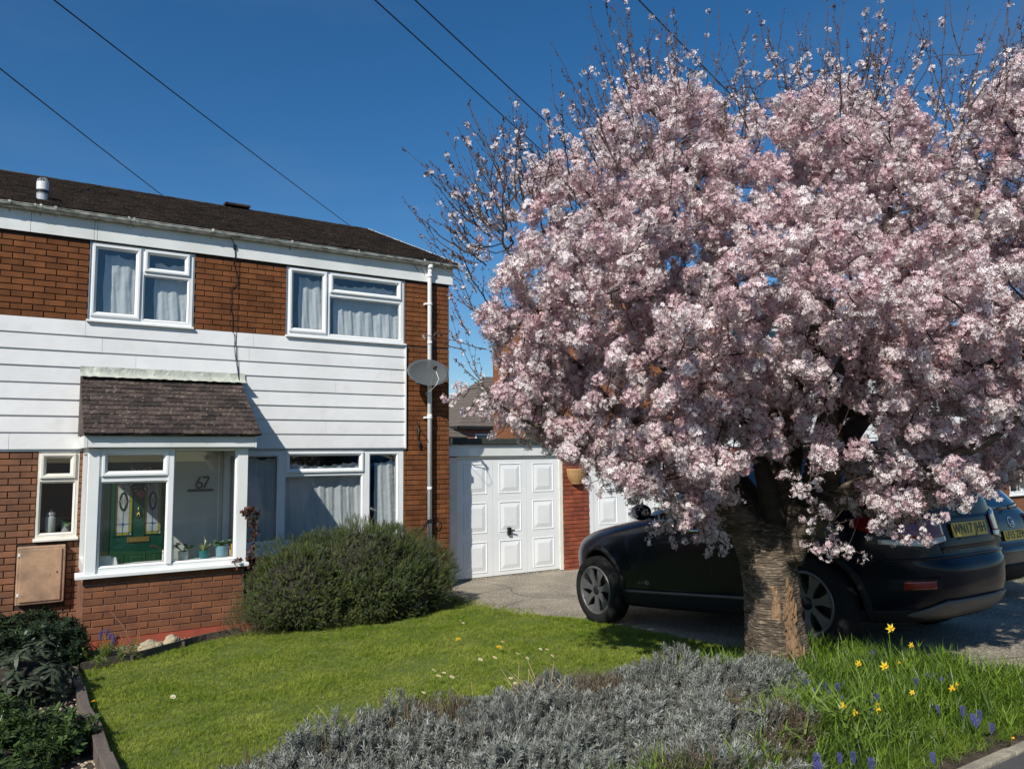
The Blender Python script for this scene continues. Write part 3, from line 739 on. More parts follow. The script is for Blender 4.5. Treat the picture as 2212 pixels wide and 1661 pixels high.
for i, h in enumerate((H1, H2)):
    mb = MB(); mb.ring(h[0] - .012, h[1] + .012, h[2] - .012, h[3] + .012, [(0, .003), (.004, -.006), (.012, -.006), (.014, .01)]); part('moulding', mb, M['green'], lf)
    frosted = mat('frosted_pane_%d' % i, (.42, .46, .47), .5, (.30, .34, .35), 12)
    mb = MB(); mb.box(h[0], h[1], .014, .018, h[2], h[3]); pn = part('leaded_pane', mb, frosted, lf)
    xm = (h[0] + h[1]) / 2
    mb = MB()
    for a, b in ((h[0] + .028, h[0] + .031), (h[1] - .031, h[1] - .028)): mb.box(a, b, .011, .014, h[2], h[3])
    mb.box(xm - .002, xm + .002, .0105, .014, h[2], 1.44); mb.box(xm - .002, xm + .002, .0105, .014, 1.69, h[3])
    for z in (h[2] + .03, 1.29, 1.565): mb.box(h[0], h[1], .0100, .0135, z - .002, z + .002)
    part('leading', mb, M['black'], lf)
    mb = MB()
    for a, b in ((h[0] + .004, h[0] + .027), (h[1] - .027, h[1] - .004)): mb.box(a, b, .0115, .0138, h[2] + .034, h[3] - .004)
    mb.box(h[0] + .033, h[1] - .033, .0115, .0138, h[2] + .003, h[2] + .027)
    part('yellow_glass', mb, mat('yellow_glass_%d' % i, (.30, .26, .03), .3), lf)
    mb = MB(); n = 28
    mb.add([(xm, .009, 1.565)] + [(xm + .048 * math.cos(k * 6.2832 / n), .009, 1.565 + .118 * math.sin(k * 6.2832 / n)) for k in range(n)], [(0, 1 + (k + 1) % n, 1 + k) for k in range(n)])
    part('oval_glass', mb, mat('dark_green_glass_%d' % i, (.015, .03, .02), .2), lf)
    mb = MB()
    for r in range(-3, 4):
        z = 1.565 + r * .024; w = .030 - .0075 * abs(r)
        mb.box(xm - .0018, xm + .0018, .0065, .0085, z - .012, z + .012)
        for sx in (-1, 1):
            for q in (0, 1):
                cx = xm + sx * (w * (.5 + .5 * q)); s_ = .0065
                mb.add([(cx - s_, .0075, z), (cx, .0075, z - s_), (cx + s_, .0075, z), (cx, .0075, z + s_)], [(0, 1, 2, 3)])
            mb.box(min(xm, xm + sx * w), max(xm, xm + sx * w), .007, .0082, z - .0013, z + .0013)
    part('white_ornament', mb, M['white'], lf)
    mb = MB(); c = 1.29; q = .026
    P = []
    for k in range(8): rr = q if k % 2 == 0 else q * .38; P.append((xm + rr * math.cos(k * math.pi / 4), .008, c + rr * math.sin(k * math.pi / 4)))
    mb.add([(xm, .008, c)] + P, [(0, 1 + (k + 1) % 8, 1 + k) for k in range(8)]); part('blue_star', mb, mat('blue_glass_%d' % i, (.02, .05, .30), .2), lf)
mb = MB(); mb.ring(1.075, 1.325, 1.062, 1.130, [(0, .003), (.002, -.008), (.008, -.010), (.012, -.006)]); mb.box(1.09, 1.31, -.006, .002, 1.074, 1.118); part('letterbox', mb, M['brass'], lf, bevel=.002)
mb = MB(); mb.tube([(1.19, -.004, 1.43), (1.19, -.022, 1.44), (1.19, -.020, 1.475), (1.19, -.010, 1.50)], [.006, .010, .008, .004], 8); mb.tube([(1.19, -.02, 1.43), (1.172, -.02, 1.39), (1.176, -.02, 1.362)], [.006, .005, .004], 6); mb.tube([(1.19, -.02, 1.43), (1.208, -.02, 1.39), (1.204, -.02, 1.362)], [.006, .005, .004], 6); mb.tube([(1.17, -.021, 1.41), (1.21, -.021, 1.425)], .004, 6)
part('knocker', mb, M['brass'], lf, smooth=True)
# wreath: heart of small flowers
wr = empty('wreath', (1.20, -.03, 1.85), 'heart shaped wreath of pink and white flowers hung on the green door', 'wreath')
def heart(t): return (1.20 + .155 * math.sin(t) ** 3, 1.82 + .0125 * (13 * math.cos(t) - 5 * math.cos(2*t) - 2 * math.cos(3*t) - math.cos(4*t)) * .95)
mb = MB(); pts = [heart(2 * math.pi * k / 60) for k in range(61)]; mb.tube([(x, -.035, z) for x, z in pts], .013, 6, caps=False); part('wicker_ring', mb, M['stem'], wr)
def rosette(mb, c, r, n=6, rings=2, face=(0, -1, 0)):
    q = Vector(face).to_track_quat('Z', 'Y'); c = Vector(c)
    for j in range(rings):
        rr = r * (1 - .42 * j)
        for k in range(n):
            a = 6.2832 * (k + .5 * j) / n; w = 6.2832 / n * .62
            P = [Vector((0, 0, .002 * j)), Vector((rr * .75 * math.cos(a - w), rr * .75 * math.sin(a - w), r * (.22 + .25 * j))), Vector((rr * math.cos(a), rr * math.sin(a), r * (.18 + .3 * j))), Vector((rr * .75 * math.cos(a + w), rr * .75 * math.sin(a + w), r * (.22 + .25 * j)))]
            mb.add([c + q @ p for p in P], [(0, 1, 2, 3)])
mbp, mbw, mbl = MB(), MB(), MB()
for k in range(120):
    x, z = heart(k * 6.2832 / 120 + random.uniform(-.05, .05)); c = (x + random.uniform(-.018, .018), -.052 - random.random() * .015, z + random.uniform(-.018, .018))
    if random.random() < .5: rosette(mbw if random.random() < .6 else mbp, c, random.uniform(.010, .018))
    else: leafblade(mbl, c, (random.uniform(-1, 1), -.5, random.uniform(-1, 1)), .04, .012, .1, 3)
rosette(mbp, (1.205, -.062, 1.655), .048, 7, 3); rosette(mbp, (1.09, -.06, 1.80), .028, 6, 3); rosette(mbp, (1.30, -.06, 1.93), .028, 6, 3)
M['pinkf'] = mat('pink_flower', (.60, .20, .24), .7, (.45, .12, .16), 40)
part('pink_blooms', mbp, M['pinkf'], wr, kind='stuff'); part('white_blooms', mbw, mat('cream_flower', (.62, .55, .50), .7), wr, kind='stuff'); part('foliage', mbl, mat('wreath_leaf', (.06, .08, .04), .7), wr, kind='stuff')
# white boarded side panel with the number
mb = MB(); mb.box(1.575, 2.176, -.020, -.003, .10, 2.19); wp = part('white_panel', mb, mat('grey_white_board', (.55, .58, .53), .45, (.48, .51, .47), 2), porch)
mb = MB(); mb.box(1.585, 1.600, -.026, -.0205, .10, 2.19); mb.box(2.12, 2.135, -.026, -.0205, .10, 2.19); part('trim', mb, M['upvc'], wp)
def text_mesh(s, size, ext=.002, sx=1.0, bold=0.0, space=1.0):
    cu = bpy.data.curves.new('t', 'FONT'); cu.body = s; cu.size = size; cu.extrude = ext; cu.offset = bold; cu.space_character = space
    cu.align_x = 'CENTER'; cu.align_y = 'CENTER'; cu.resolution_u = 3
    o = bpy.data.objects.new('t', cu); SC.collection.objects.link(o); bpy.context.view_layer.update()
    me = bpy.data.meshes.new_from_object(o.evaluated_get(bpy.context.evaluated_depsgraph_get()))
    bpy.data.objects.remove(o); bpy.data.curves.remove(cu)
    for v in me.vertices: v.co.x *= sx
    return me
def strokes(glyphs, w, y, org, s):
    """glyphs: polylines in a unit box, drawn as flat bars"""
    mb = MB()
    for g in glyphs:
        mb.tube([(org[0] + p[0] * s, y, org[1] + p[1] * s) for p in g], w / 2, 8)
    return mb
num = empty('house_number', (1.90, -.03, 1.68), 'black number 67 over a black bar on the white panel in the porch', 'house number')
c6 = [(.30 + .19 * math.cos(a), .20 + .19 * math.sin(a)) for a in [R(130) + R(360) * k / 20 for k in range(21)]]
g6 = strokes([c6, [(.15, .32), (.22, .50), (.36, .76)]], .023, -.030, (1.83, 1.703), .19)
part('figure_six', g6, M['black'], num)
g7 = strokes([[(.52, .74), (.93, .74)], [(.93, .74), (.62, .02)]], .023, -.030, (1.83, 1.703), .19); part('figure_seven', g7, M['black'], num)
mb = MB(); mb.box(1.745, 2.060, -.036, -.022, 1.662, 1.692); part('bar', mb, M['black'], num)
# objects on the ledge inside the porch
LZ = .912; LY = PY + .15
def pl_succ(n, l, wd, sp, mx_=.2, st=True, up=.5):
    def f(mb, ms, b):
        for k in range(n):
            a = k * 2.4 + .3; d = Vector((math.cos(a) * sp, math.sin(a) * sp * .6, up + random.uniform(-.1, .3)))
            h = b + d.normalized() * random.uniform(.4, 1) * l
            if st: ms.tube([b, (b + h) / 2 + Vector((0, 0, .008)), h], [.006, .005, .003], 6)
            for q in range(8): leafblade(mb, h if st else b, (math.cos(q * 1.3 + a), math.sin(q * 1.3 + a), random.uniform(-.2, .9)), wd * 2.0, wd * 1.25, .3, 3)
    return f
M['pot_white'] = mat('white_glazed_pot', (.72, .72, .68), .3); M['pot_teal'] = mat('teal_glazed_pot', (.02, .16, .18), .25); M['pot_blue'] = mat('pale_blue_pot', (.20, .36, .46), .4)
base_leaf = M['leaf_in']
M['leaf_in'] = mat('purple_leaf', (.10, .03, .035), .5, (.20, .08, .05), 30); pot('potted_plant', (1.395, LY, LZ), .038, .13, M['pot_white'], pl_succ(6, .16, .022, 1.0), 'dark purple leaved plant in tall white pot behind the porch mullion')
M['leaf_in'] = base_leaf; pot('potted_plant', (1.585, LY, LZ), .057, .095, M['pot_white'], pl_succ(6, .12, .024, .8), 'small jade plant in short white pot on the porch ledge')
def pl_sans(mb, ms, b):
    for k in range(14):
        a = k * 2.4; e = .5 + .5 * (k % 3); leafblade(mb, b + Vector((.015 * math.cos(a), .015 * math.sin(a), 0)), (math.cos(a) * .7, math.sin(a) * .5, e), .085 + .02 * (k % 4), .024, .25, 5)
    leafblade(mb, b, (.02, 0, 1), .20, .040, .0, 6); leafblade(mb, b, (.22, -.1, 1), .14, .034, .0, 6)
M['leaf_in'] = mat('variegated_leaf', (.10, .20, .05), .4, (.50, .50, .22), 45, thr=(.45, .52)); pot('potted_plant', (1.815, LY, LZ), .058, .092, M['pot_teal'], pl_sans, 'yellow and green striped snake plant in teal pot on the porch ledge')
M['leaf_in'] = mat('blue_green_leaf', (.10, .20, .10), .5, (.16, .27, .14), 30); pot('potted_plant', (2.015, LY + .02, LZ), .066, .130, M['pot_blue'], pl_succ(7, .13, .030, .9), 'bushy green money plant in pale blue pot at the right end of the porch ledge')
M['leaf_in'] = base_leaf
bt = thing_mesh('bottle', MB().lathe([(.016, 0), (.018, .004), (.018, .12), (.008, .15), (.008, .17), (0, .172)], (0, 0, 0), 16), mat('amber_plastic', (.55, .32, .03), .3), (0, 0, 0), 'small amber bottle at the far right of the porch ledge', 'bottle', smooth=True); bt.location = (2.135, LY, LZ)
mb = MB(); mb.box(-.085, .03, -.05, .05, 0, .10); mb.add([(.032, -.05, 0), (.10, -.05, 0), (.082, -.05, .085), (.032, -.05, .085), (.032, .05, 0), (.10, .05, 0), (.082, .05, .085), (.032, .05, .085)], [(0,1,2,3),(4,7,6,5),(1,5,6,2),(3,2,6,7),(0,4,5,1),(0,3,7,4)])
wb = part('storage_box', mb, M['white'], None, bevel=.004, label='white plastic box at the left end of the porch ledge', cat='box'); wb.location = (.80, LY, LZ)

# ================================================================== FITTINGS ON THE FACADE
dish = empty('satellite_dish', (5.09, -.12, 3.30), 'grey oval mesh satellite dish beside the white downpipe', 'satellite dish')
DC = Vector((5.055, -.265, 3.345)); Dn = Vector((-.12, -1, .38)).normalized(); dx_ = Vector((1, -.12, 0)).normalized(); dz_ = dx_.cross(Dn) * -1
if dz_.z < 0: dz_ = -dz_
mb = MB(); vs = []; fs = []; nr_, na = 8, 40
for s in (0, 1):
    for i in range(nr_ + 1):
        for k in range(na):
            a = 6.2832 * k / na; u = i / nr_
            p = DC + dx_ * (.325 * u * math.cos(a)) + dz_ * (.215 * u * math.sin(a)) + Dn * (.055 * u * u - .055 - s * .003)
            vs.append(p)
for s in (0, 1):
    o_s = s * (nr_ + 1) * na
    for i in range(nr_):
        for k in range(na): fs.append((o_s+i*na+k, o_s+i*na+(k+1)%na, o_s+(i+1)*na+(k+1)%na, o_s+(i+1)*na+k))
for k in range(na): fs.append((nr_*na+k, nr_*na+(k+1)%na, (2*nr_+1)*na+(k+1)%na, (2*nr_+1)*na+k))
mb.add(vs, fs)
dm = mat('dish_mesh', (.105, .118, .120), .6, spec=.2)
_t = dm.node_tree; _o = _t.nodes['Material Output']; _ms = _t.nodes.new('ShaderNodeMixShader'); _tr = _t.nodes.new('ShaderNodeBsdfTransparent'); _ms.inputs[0].default_value = .22
_t.links.new(_t.nodes['Principled BSDF'].outputs[0], _ms.inputs[1]); _t.links.new(_tr.outputs[0], _ms.inputs[2]); _t.links.new(_ms.outputs[0], _o.inputs[0])
part('reflector', mb, dm, dish, smooth=True)
mb = MB(); mb.tube([DC + dx_ * (.327 * math.cos(a)) + dz_ * (.217 * math.sin(a)) for a in [6.2832 * k / 40 for k in range(41)]], .004, 6, caps=False); part('rim', mb, M['metal'], dish)
LN = DC + Dn * .30 - dz_ * .06 + dx_ * .0
mb = MB(); mb.tube([DC - dz_ * .21 - Dn * .04, DC - dz_ * .24 + Dn * .05, LN - dz_ * .05], .009, 8); part('arm', mb, M['metal'], dish)
mb = MB(); mb.tube([LN + Dn * .03 - dz_ * .02, LN - Dn * .03, LN - Dn * .05], [.02, .02, .026], 12); mb.tube([LN - dz_ * .02, LN - dz_ * .07], .012, 8); part('receiver', mb, M['black'], dish)
mb = MB(); mb.tube([DC - Dn * .06, Vector((5.03, -.12, 3.30)), Vector((5.03, -.004, 3.30))], .02, 10); mb.box(4.97, 5.09, -.012, -.004, 3.2, 3.4); part('mount', mb, M['metal'], dish)
mb = MB(); mb.box(4.675, 4.70, -.20, -.17, 3.24, 3.30) if 0 else None
cb = MB(); cb.tube([LN - dz_ * .06, LN - dz_ * .20 + dx_ * .03, LN - dz_ * .28 - dx_ * .01 - Dn * .05, DC - dz_ * .30 - Dn * .02, (5.12, -.03, 3.05), (5.22, -.02, 2.9)], .004, 6); part('cable', cb, M['white'], dish)
# hanging basket bracket
hb = empty('basket_bracket', (5.0, -.02, 2.45), 'black wrought iron hanging basket bracket on the brick pier', 'bracket')
mb = MB(); mb.tube([(5.02, -.012, 2.30), (5.02, -.012, 2.56)], .008, 8)
P_ = [Vector((5.02, -.012, 2.52)), Vector((4.96, -.12, 2.545)), Vector((4.90, -.22, 2.56)), Vector((4.86, -.28, 2.60))]
mb.tube(P_, .006, 8); mb.tube([(4.86, -.28, 2.60), (4.85, -.30, 2.585), (4.86, -.29, 2.565), (4.872, -.275, 2.572)], .005, 8)
mb.tube([(5.02, -.012, 2.33), (4.955, -.10, 2.36), (4.915, -.17, 2.44), (4.90, -.21, 2.54)], .006, 8); part('iron_arm', mb, M['black'], hb, smooth=True)
mb = MB(); mb.lathe([(0, 0), (.014, .02), (.018, .07), (.010, .12), (0, .14)], (5.02, -.03, 2.20), 10); part('finial', mb, M['black'], hb, smooth=True)
hs = empty('wall_hook', (5.17, -.1, 1.10), 'black bracket and looped strap fixed to the downpipe above the bush', 'hook')
mb = MB(); mb.tube([(5.17, -.075, 1.075), (5.17, -.075, 1.135)], .041, 16); part('clamp', mb, M['black'], hs)
mb = MB(); mb.tube([(5.13, -.10, 1.11), (5.05, -.17, 1.06), (4.96, -.25, 1.0)], .016, 8); part('arm', mb, M['black'], hs)
mb = MB(); mb.tube([(5.27 + .055 * math.cos(a), -.06, 1.10 + .075 * math.sin(a)) for a in [6.2832 * k / 18 for k in range(19)]], .007, 6, caps=False); mb.tube([(5.2, -.08, 1.12), (5.24, -.06, 1.17)], .008, 6); part('loop', mb, M['black'], hs)
# facade cables
mb = MB(); mb.tube([(2.13, -.15, 5.10), (2.24, -.05, 4.98), (2.26, -.03, 4.93)], .006, 6); mb.box(2.235, 2.275, -.055, -.034, 4.90, 4.96)
cable = thing_mesh('telephone_cable', mb, M['black'], (2.25, -.03, 4.95), 'black telephone cable running down the facade from the gutter to the porch roof', 'cable')
P_ = [(2.25, -.045, 4.92), (2.262, -.040, 4.80), (2.245, -.012, 4.74), (2.30, -.012, 4.55), (2.31, -.012, 4.45), (2.22, -.014, 4.36), (2.235, -.012, 4.25), (2.225, -.012, 4.10), (2.255, -.012, 3.98), (2.25, -.014, 3.80), (2.28, -.032, 3.72), (2.29, -.032, 3.50), (2.33, -.034, 3.26), (2.345, -.036, 3.16), (2.36, -.06, 3.10)]
mb = MB(); mb.tube([p - Vector((2.25, -.03, 4.95)) for p in smooth_pts(P_)], .0045, 5)
part('cable_run', mb, M['black'], cable, local=True)
mb = MB(); mb.tube([p - Vector((2.25, -.03, 4.95)) for p in smooth_pts([(2.26, -.05, 4.9), (2.275, -.04, 4.7), (2.29, -.025, 4.3), (2.30, -.02, 3.8), (2.32, -.035, 3.4), (2.35, -.04, 3.15)])], .003, 5)
part('thin_cable', mb, M['black'], cable, local=True)
mb = MB(); mb.tube(smooth_pts([(4.83, -.15, 5.10), (4.95, -.05, 4.98), (5.03, -.03, 4.90), (5.10, -.03, 4.84), (5.15, -.02, 4.80)]), .0045, 5); mb.tube(smooth_pts([(4.98, -.06, 4.96), (5.06, -.05, 4.97), (5.12, -.03, 4.85)]), .003, 5)
thing_mesh('aerial_cable', mb, M['black'], (5.0, -.03, 4.95), 'short black cable drooping across the fascia beside the downpipe top', 'cable')

# ================================================================== GARAGES
GY = .50
def garage_door(parent, x0, x1, z0, z1, y, cols=3, rows=3):
    d = part('door', MB().box(x0, x1, y, y + .03, z0, z1), mat('garage_white', (.78, .79, .80), .35, (.72, .73, .74), 2), parent)
    cw = (x1 - x0) / cols; rh = (z1 - z0) / rows
    for c in range(cols):
        mb = MB(); a = x0 + c * cw
        mb.plate(a + .003, a + cw - .003, z0 + .003, z1 - .003, y - .012, y - .001, [(a + cw * .5 - .225, a + cw * .5 + .225, z0 + rh * (r + .5) - .255, z0 + rh * (r + .5) + .255) for r in range(rows)])
        part('door_section', mb, M['upvc'], d, bevel=.003)
        for r in range(rows):
            cx, cz = a + cw * .5, z0 + rh * (r + .5)
            mb = MB(); mb.ring(cx - .225, cx + .225, cz - .255, cz + .255, [(0, y - .012), (.005, y - .019), (.016, y - .019), (.021, y - .008), (.10, y - .023), (.108, y - .023)])
            mb.quad((cx-.117, y-.023, cz-.147), (cx+.117, y-.023, cz-.147), (cx+.117, y-.023, cz+.147), (cx-.117, y-.023, cz+.147)); part('panel', mb, M['upvc'], d)
    return d
g1 = empty('garage', (7, .5, .06), 'white panelled garage with flat felt roof between the house and the red brick pier', 'garage')
d1 = garage_door(g1, 5.945, 7.995, .085, 2.02, GY)
mb = MB(); mb.box(6.905, 6.965, GY - .055, GY - .0125, .745, .87); mb.tube([(6.95, GY - .06, .82), (7.02, GY - .08, .82)], .012, 8); part('handle', mb, M['black'], d1)
mb = MB(); mb.box(5.80, 5.942, GY - .02, GY + .10, .05, 2.06); mb.box(7.998, 8.075, GY - .03, GY + .10, .05, 2.03); mb.box(5.942, 8.075, GY - .015, GY + .10, 2.025, 2.07); part('door_surround', mb, M['upvc_old'], g1, bevel=.004)
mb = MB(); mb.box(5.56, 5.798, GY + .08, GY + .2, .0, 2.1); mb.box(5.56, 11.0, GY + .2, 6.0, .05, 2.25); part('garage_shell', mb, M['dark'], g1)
mb = MB(); mb.box(5.62, 8.10, GY - .06, GY - .022, 2.075, 2.265); part('fascia', mb, M['fascia'], g1, bevel=.003)
mb = MB(); mb.box(5.56, 8.4, GY - .11, 6.0, 2.268, 2.37); part('felt_roof', mb, M['felt'], g1, bevel=.012)
mb = MB(); mb.box(5.56, 5.618, .02, GY - .02, 2.268, 2.36); part('roof_upstand', mb, M['felt'], g1)
mb = MB(); mb.box(5.6, 8.15, GY - .03, GY + .25, -.1, .075); part('threshold', mb, M['conc'], g1, bevel=.01)
pr = empty('brick_pier', (8.36, .5, .06), 'red brick pier between the two garage doors', 'pier')
mb = MB(); mb.box(8.08, 8.645, GY - .0395, GY + .19, -.1, 2.26); pc = part('pier_core', mb, M['mortar_shade'], pr)
bricks(pc, lay(8.08, 8.645, .02, 2.26, GY - .05, [], off=8.08, zref=.02), M['brick_red'], 'g')
pw = empty('wall_planter', (8.36, .35, 1.5), 'ribbed terracotta half-round planter hung on the red brick pier', 'planter')
mb = MB(); vs = []; fs = []; n = 33; prof = [(.11, .0), (.115, .015), (.125, .03), (.17, .10), (.195, .18), (.205, .245), (.215, .27), (.20, .275), (.18, .25)]
for (r, h) in prof:
    for k in range(n):
        a = math.pi + math.pi * k / (n - 1); rr = r * (1 + (.035 * math.cos(k * math.pi / 1.5) if .03 < h < .25 else 0)); vs.append((8.36 + rr * math.cos(a), GY - .052 + rr * math.sin(a) * .85, 1.56 + h))
for i in range(len(prof) - 1):
    for k in range(n - 1): fs.append((i*n+k, i*n+k+1, (i+1)*n+k+1, (i+1)*n+k))
mb.add(vs, fs); mb.add([vs[k] for k in range(n)], [tuple(range(n))]); part('ribbed_bowl', mb, M['terr'], pw, smooth=True)
mb = MB(); n = 16; mb.add([(8.36 + .205 * math.cos(math.pi + math.pi * k / n), GY - .052 + .17 * math.sin(math.pi + math.pi * k / n), 1.81) for k in range(n + 1)], [tuple(range(n + 1))]); part('compost', mb, M['soil'], pw)
g2 = empty('garage', (9.8, .5, .06), 'second white panelled garage, partly hidden behind the blossom and the dark car', 'garage')
garage_door(g2, 8.78, 10.83, .085, 2.02, GY)
mb = MB(); mb.box(8.65, 8.777, GY - .02, GY + .10, .05, 2.06); mb.box(10.833, 10.95, GY - .03, GY + .10, .05, 2.03); mb.box(8.777, 10.833, GY - .015, GY + .10, 2.025, 2.07); part('door_surround', mb, M['upvc'], g2, bevel=.004)
mb = MB(); mb.box(8.65, 10.98, GY - .06, GY - .022, 2.075, 2.265); part('fascia', mb, M['fascia'], g2)
mb = MB(); mb.box(8.405, 11.0, GY - .11, 6.0, 2.268, 2.37); part('felt_roof', mb, M['felt'], g2, bevel=.012)

# ================================================================== HOUSES BEYOND
def far_brick(name, c1, c2, mort):
    m = bpy.data.materials.new(name); m.use_nodes = True; t = m.node_tree; N = t.nodes.new; L = t.links.new
    p = t.nodes['Principled BSDF']; p.inputs['Roughness'].default_value = .9
    g = N('ShaderNodeNewGeometry'); s = N('ShaderNodeSeparateXYZ'); L(g.outputs['Position'], s.inputs[0]); a = N('ShaderNodeMath'); a.operation = 'ADD'; L(s.outputs[0], a.inputs[0]); L(s.outputs[1], a.inputs[1])
    c = N('ShaderNodeCombineXYZ'); L(a.outputs[0], c.inputs[0]); L(s.outputs[2], c.inputs[1])
    b = N('ShaderNodeTexBrick'); b.inputs['Scale'].default_value = 1; b.inputs['Brick Width'].default_value = .225; b.inputs['Row Height'].default_value = .075; b.inputs['Mortar Size'].default_value = .006
    b.inputs['Color1'].default_value = (*c1, 1); b.inputs['Color2'].default_value = (*c2, 1); b.inputs['Mortar'].default_value = (*mort, 1); L(c.outputs[0], b.inputs[0]); L(b.outputs[0], p.inputs['Base Color'])
    return m
M['fbrick'] = far_brick('orange_brick', (.25, .095, .036), (.20, .075, .030), (.16, .07, .04))
M['fbrick2'] = far_brick('pink_brick', (.34, .15, .11), (.28, .11, .08), (.30, .2, .16))
nh = empty('neighbour_house', (13.7, 0, 0), 'orange brick neighbouring house with white boards, seen through the blossom', 'house')
NX0, NX1 = 11.0, 25.5
nwin = [(12.0, 13.6, 3.8, 4.75), (15.0, 16.6, 3.8, 4.75), (12.2, 14.6, .85, 2.15), (17.5, 19.5, 3.8, 4.75), (20.5, 22.3, .85, 2.15), (23.2, 24.7, .85, 2.15), (21.8, 23.4, 3.8, 4.75)]
mb = MB(); mb.plate(NX0, NX1, -.2, 4.95, 0, .25, nwin)
vs = [(NX0, .25, -.2), (NX0, 7.7, -.2), (NX0, 7.7, 4.95), (NX0, 3.85, 6.55), (NX0, -.0, 4.95), (NX0, .0, -.2)]
mb.add(vs, [(0, 1, 2, 3, 4, 5)]); mb.box(NX1 - .2, NX1, .25, 7.7, -.2, 4.95); mb.box(NX0 + .01, NX1, 7.5, 7.7, -.2, 4.95); part('brick_wall', mb, M['fbrick'], nh)
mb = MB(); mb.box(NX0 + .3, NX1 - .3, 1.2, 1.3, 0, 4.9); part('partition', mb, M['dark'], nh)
for r in range(8):
    a, b = zb[r], zt[r]; xs_ = [NX0 + .75, 15.2 + r % 3, 19.1, 24.8]
    for x0, x1 in zip(xs_, xs_[1:]):
        mb = MB(); x0 += .002; x1 -= .002; prof = [(-.010, b + .01), (-.028, a + .006), (-.026, a), (-.004, a), (-.004, b)]
        mb.add([(x0, y, z) for y, z in prof] + [(x1, y, z) for y, z in prof], [(0,1,6,5),(1,2,7,6),(2,3,8,7),(0,4,3,2,1),(5,6,7,8,9)]); part('board', mb, M['clad'], nh)
for w in nwin:
    xm = (w[0] + w[1]) / 2; fr = window(nh, w, [(w[0] + .08, xm - .05, w[2] + .08, w[3] - .08, 0), (xm + .06, w[1] - .08, w[3] - .36, w[3] - .09, 1), (xm + .05, w[1] - .08, w[2] + .08, w[3] - .48, 0)], y=.0); sill(fr, w[0] - .04, w[1] + .04, w[2] - .05, -.06, .0, .04)
mb = MB(); mb.box(NX0 - .05, NX1 + .05, -.04, -.0005, 4.78, 5.05); part('fascia', mb, M['fascia'], nh)
mb = MB()
for k in range(20):
    y0, z0 = -.12 + k * .1945, 5.06 + k * .0797
    mb.add([(NX0 - .06, y0, z0 + .02), (NX1 + .06, y0, z0 + .02), (NX1 + .06, y0 + .22, z0 + .092), (NX0 - .06, y0 + .22, z0 + .092), (NX0 - .06, y0, z0 - .03), (NX1 + .06, y0, z0 - .03)], [(0,1,2,3),(4,5,1,0)])
mb.add([(NX0 - .06, 3.8, 6.67), (NX1 + .06, 3.8, 6.67), (NX1 + .06, 7.8, 5.0), (NX0 - .06, 7.8, 5.0)], [(0, 1, 2, 3)])
part('roof', mb, M['tile'], nh)
curtain(23.95, 24.60, .9, 2.1, 'white lace curtain in the far right house window above the second car', y=.2, folds=6, seed=9)
def hip_house(loc, w, d, h, rh, label, wins, roofc):
    t = empty('distant_house', loc, label, 'house'); x, y, z = loc
    mb = MB(); mb.box(x, x + w, y, y + d, z - 2, z + h); part('brick_wall', mb, M['fbrick2'], t)
    mb = MB(); e = .35; rows = 16; q = min(d / 2, w / 2)
    for k in range(rows):
        f0, f1 = k / rows, (k + 1) / rows; i0, i1 = f0 * (q + e), f1 * (q + e)
        z0, z1 = z + h + f0 * rh + .05, z + h + f1 * rh + .05
        A_ = [(x-e+i0, y-e+i0, z0+.04), (x+w+e-i0, y-e+i0, z0+.04), (x+w+e-i0, y+d+e-i0, z0+.04), (x-e+i0, y+d+e-i0, z0+.04)]
        B_ = [(x-e+i1, y-e+i1, z1), (x+w+e-i1, y-e+i1, z1), (x+w+e-i1, y+d+e-i1, z1), (x-e+i1, y+d+e-i1, z1)]
        C_ = [(a, b, c - .05) for a, b, c in A_]
        mb.add(A_ + B_ + C_, [(j, (j+1) % 4, 4 + (j+1) % 4, 4 + j) for j in range(4)] + [(8 + j, 8 + (j+1) % 4, (j+1) % 4, j) for j in range(4)])
    part('roof', mb, roofc, t)
    mb = MB(); mb.box(x - e, x + w + e, y - e, y - e + .05, z + h - .12, z + h + .05); mb.box(x - e, x - e + .05, y - e, y + d, z + h - .12, z + h + .05); part('eaves', mb, M['black'], t)
    for (a, b, c, e2) in wins: mb = MB(); mb.box(x + a, x + b, y - .03, y, z + c, z + e2); f = part('window', mb, M['upvc'], t); mb = MB(); mb.box(x + a + .1, x + b - .1, y - .04, y - .031, z + c + .1, z + e2 - .1); part('pane', mb, M['dark'], f)
rc = mat('grey_brown_roof', (.13, .105, .085), .9, (.10, .08, .065), 3)
hip_house((21.75, 29.3, -1.6), 12, 9, 5.35, 3.6, 'distant brick house with brown hipped roof seen above the garage', [(1.0, 1.9, 4.2, 4.95), (3.0, 4.2, 4.1, 4.95)], rc)
hip_house((8.5, 20.3, -1.6), 8.15, 6.5, 4.45, 2.6, 'low distant building roof just right of the brown brick house corner', [], rc)
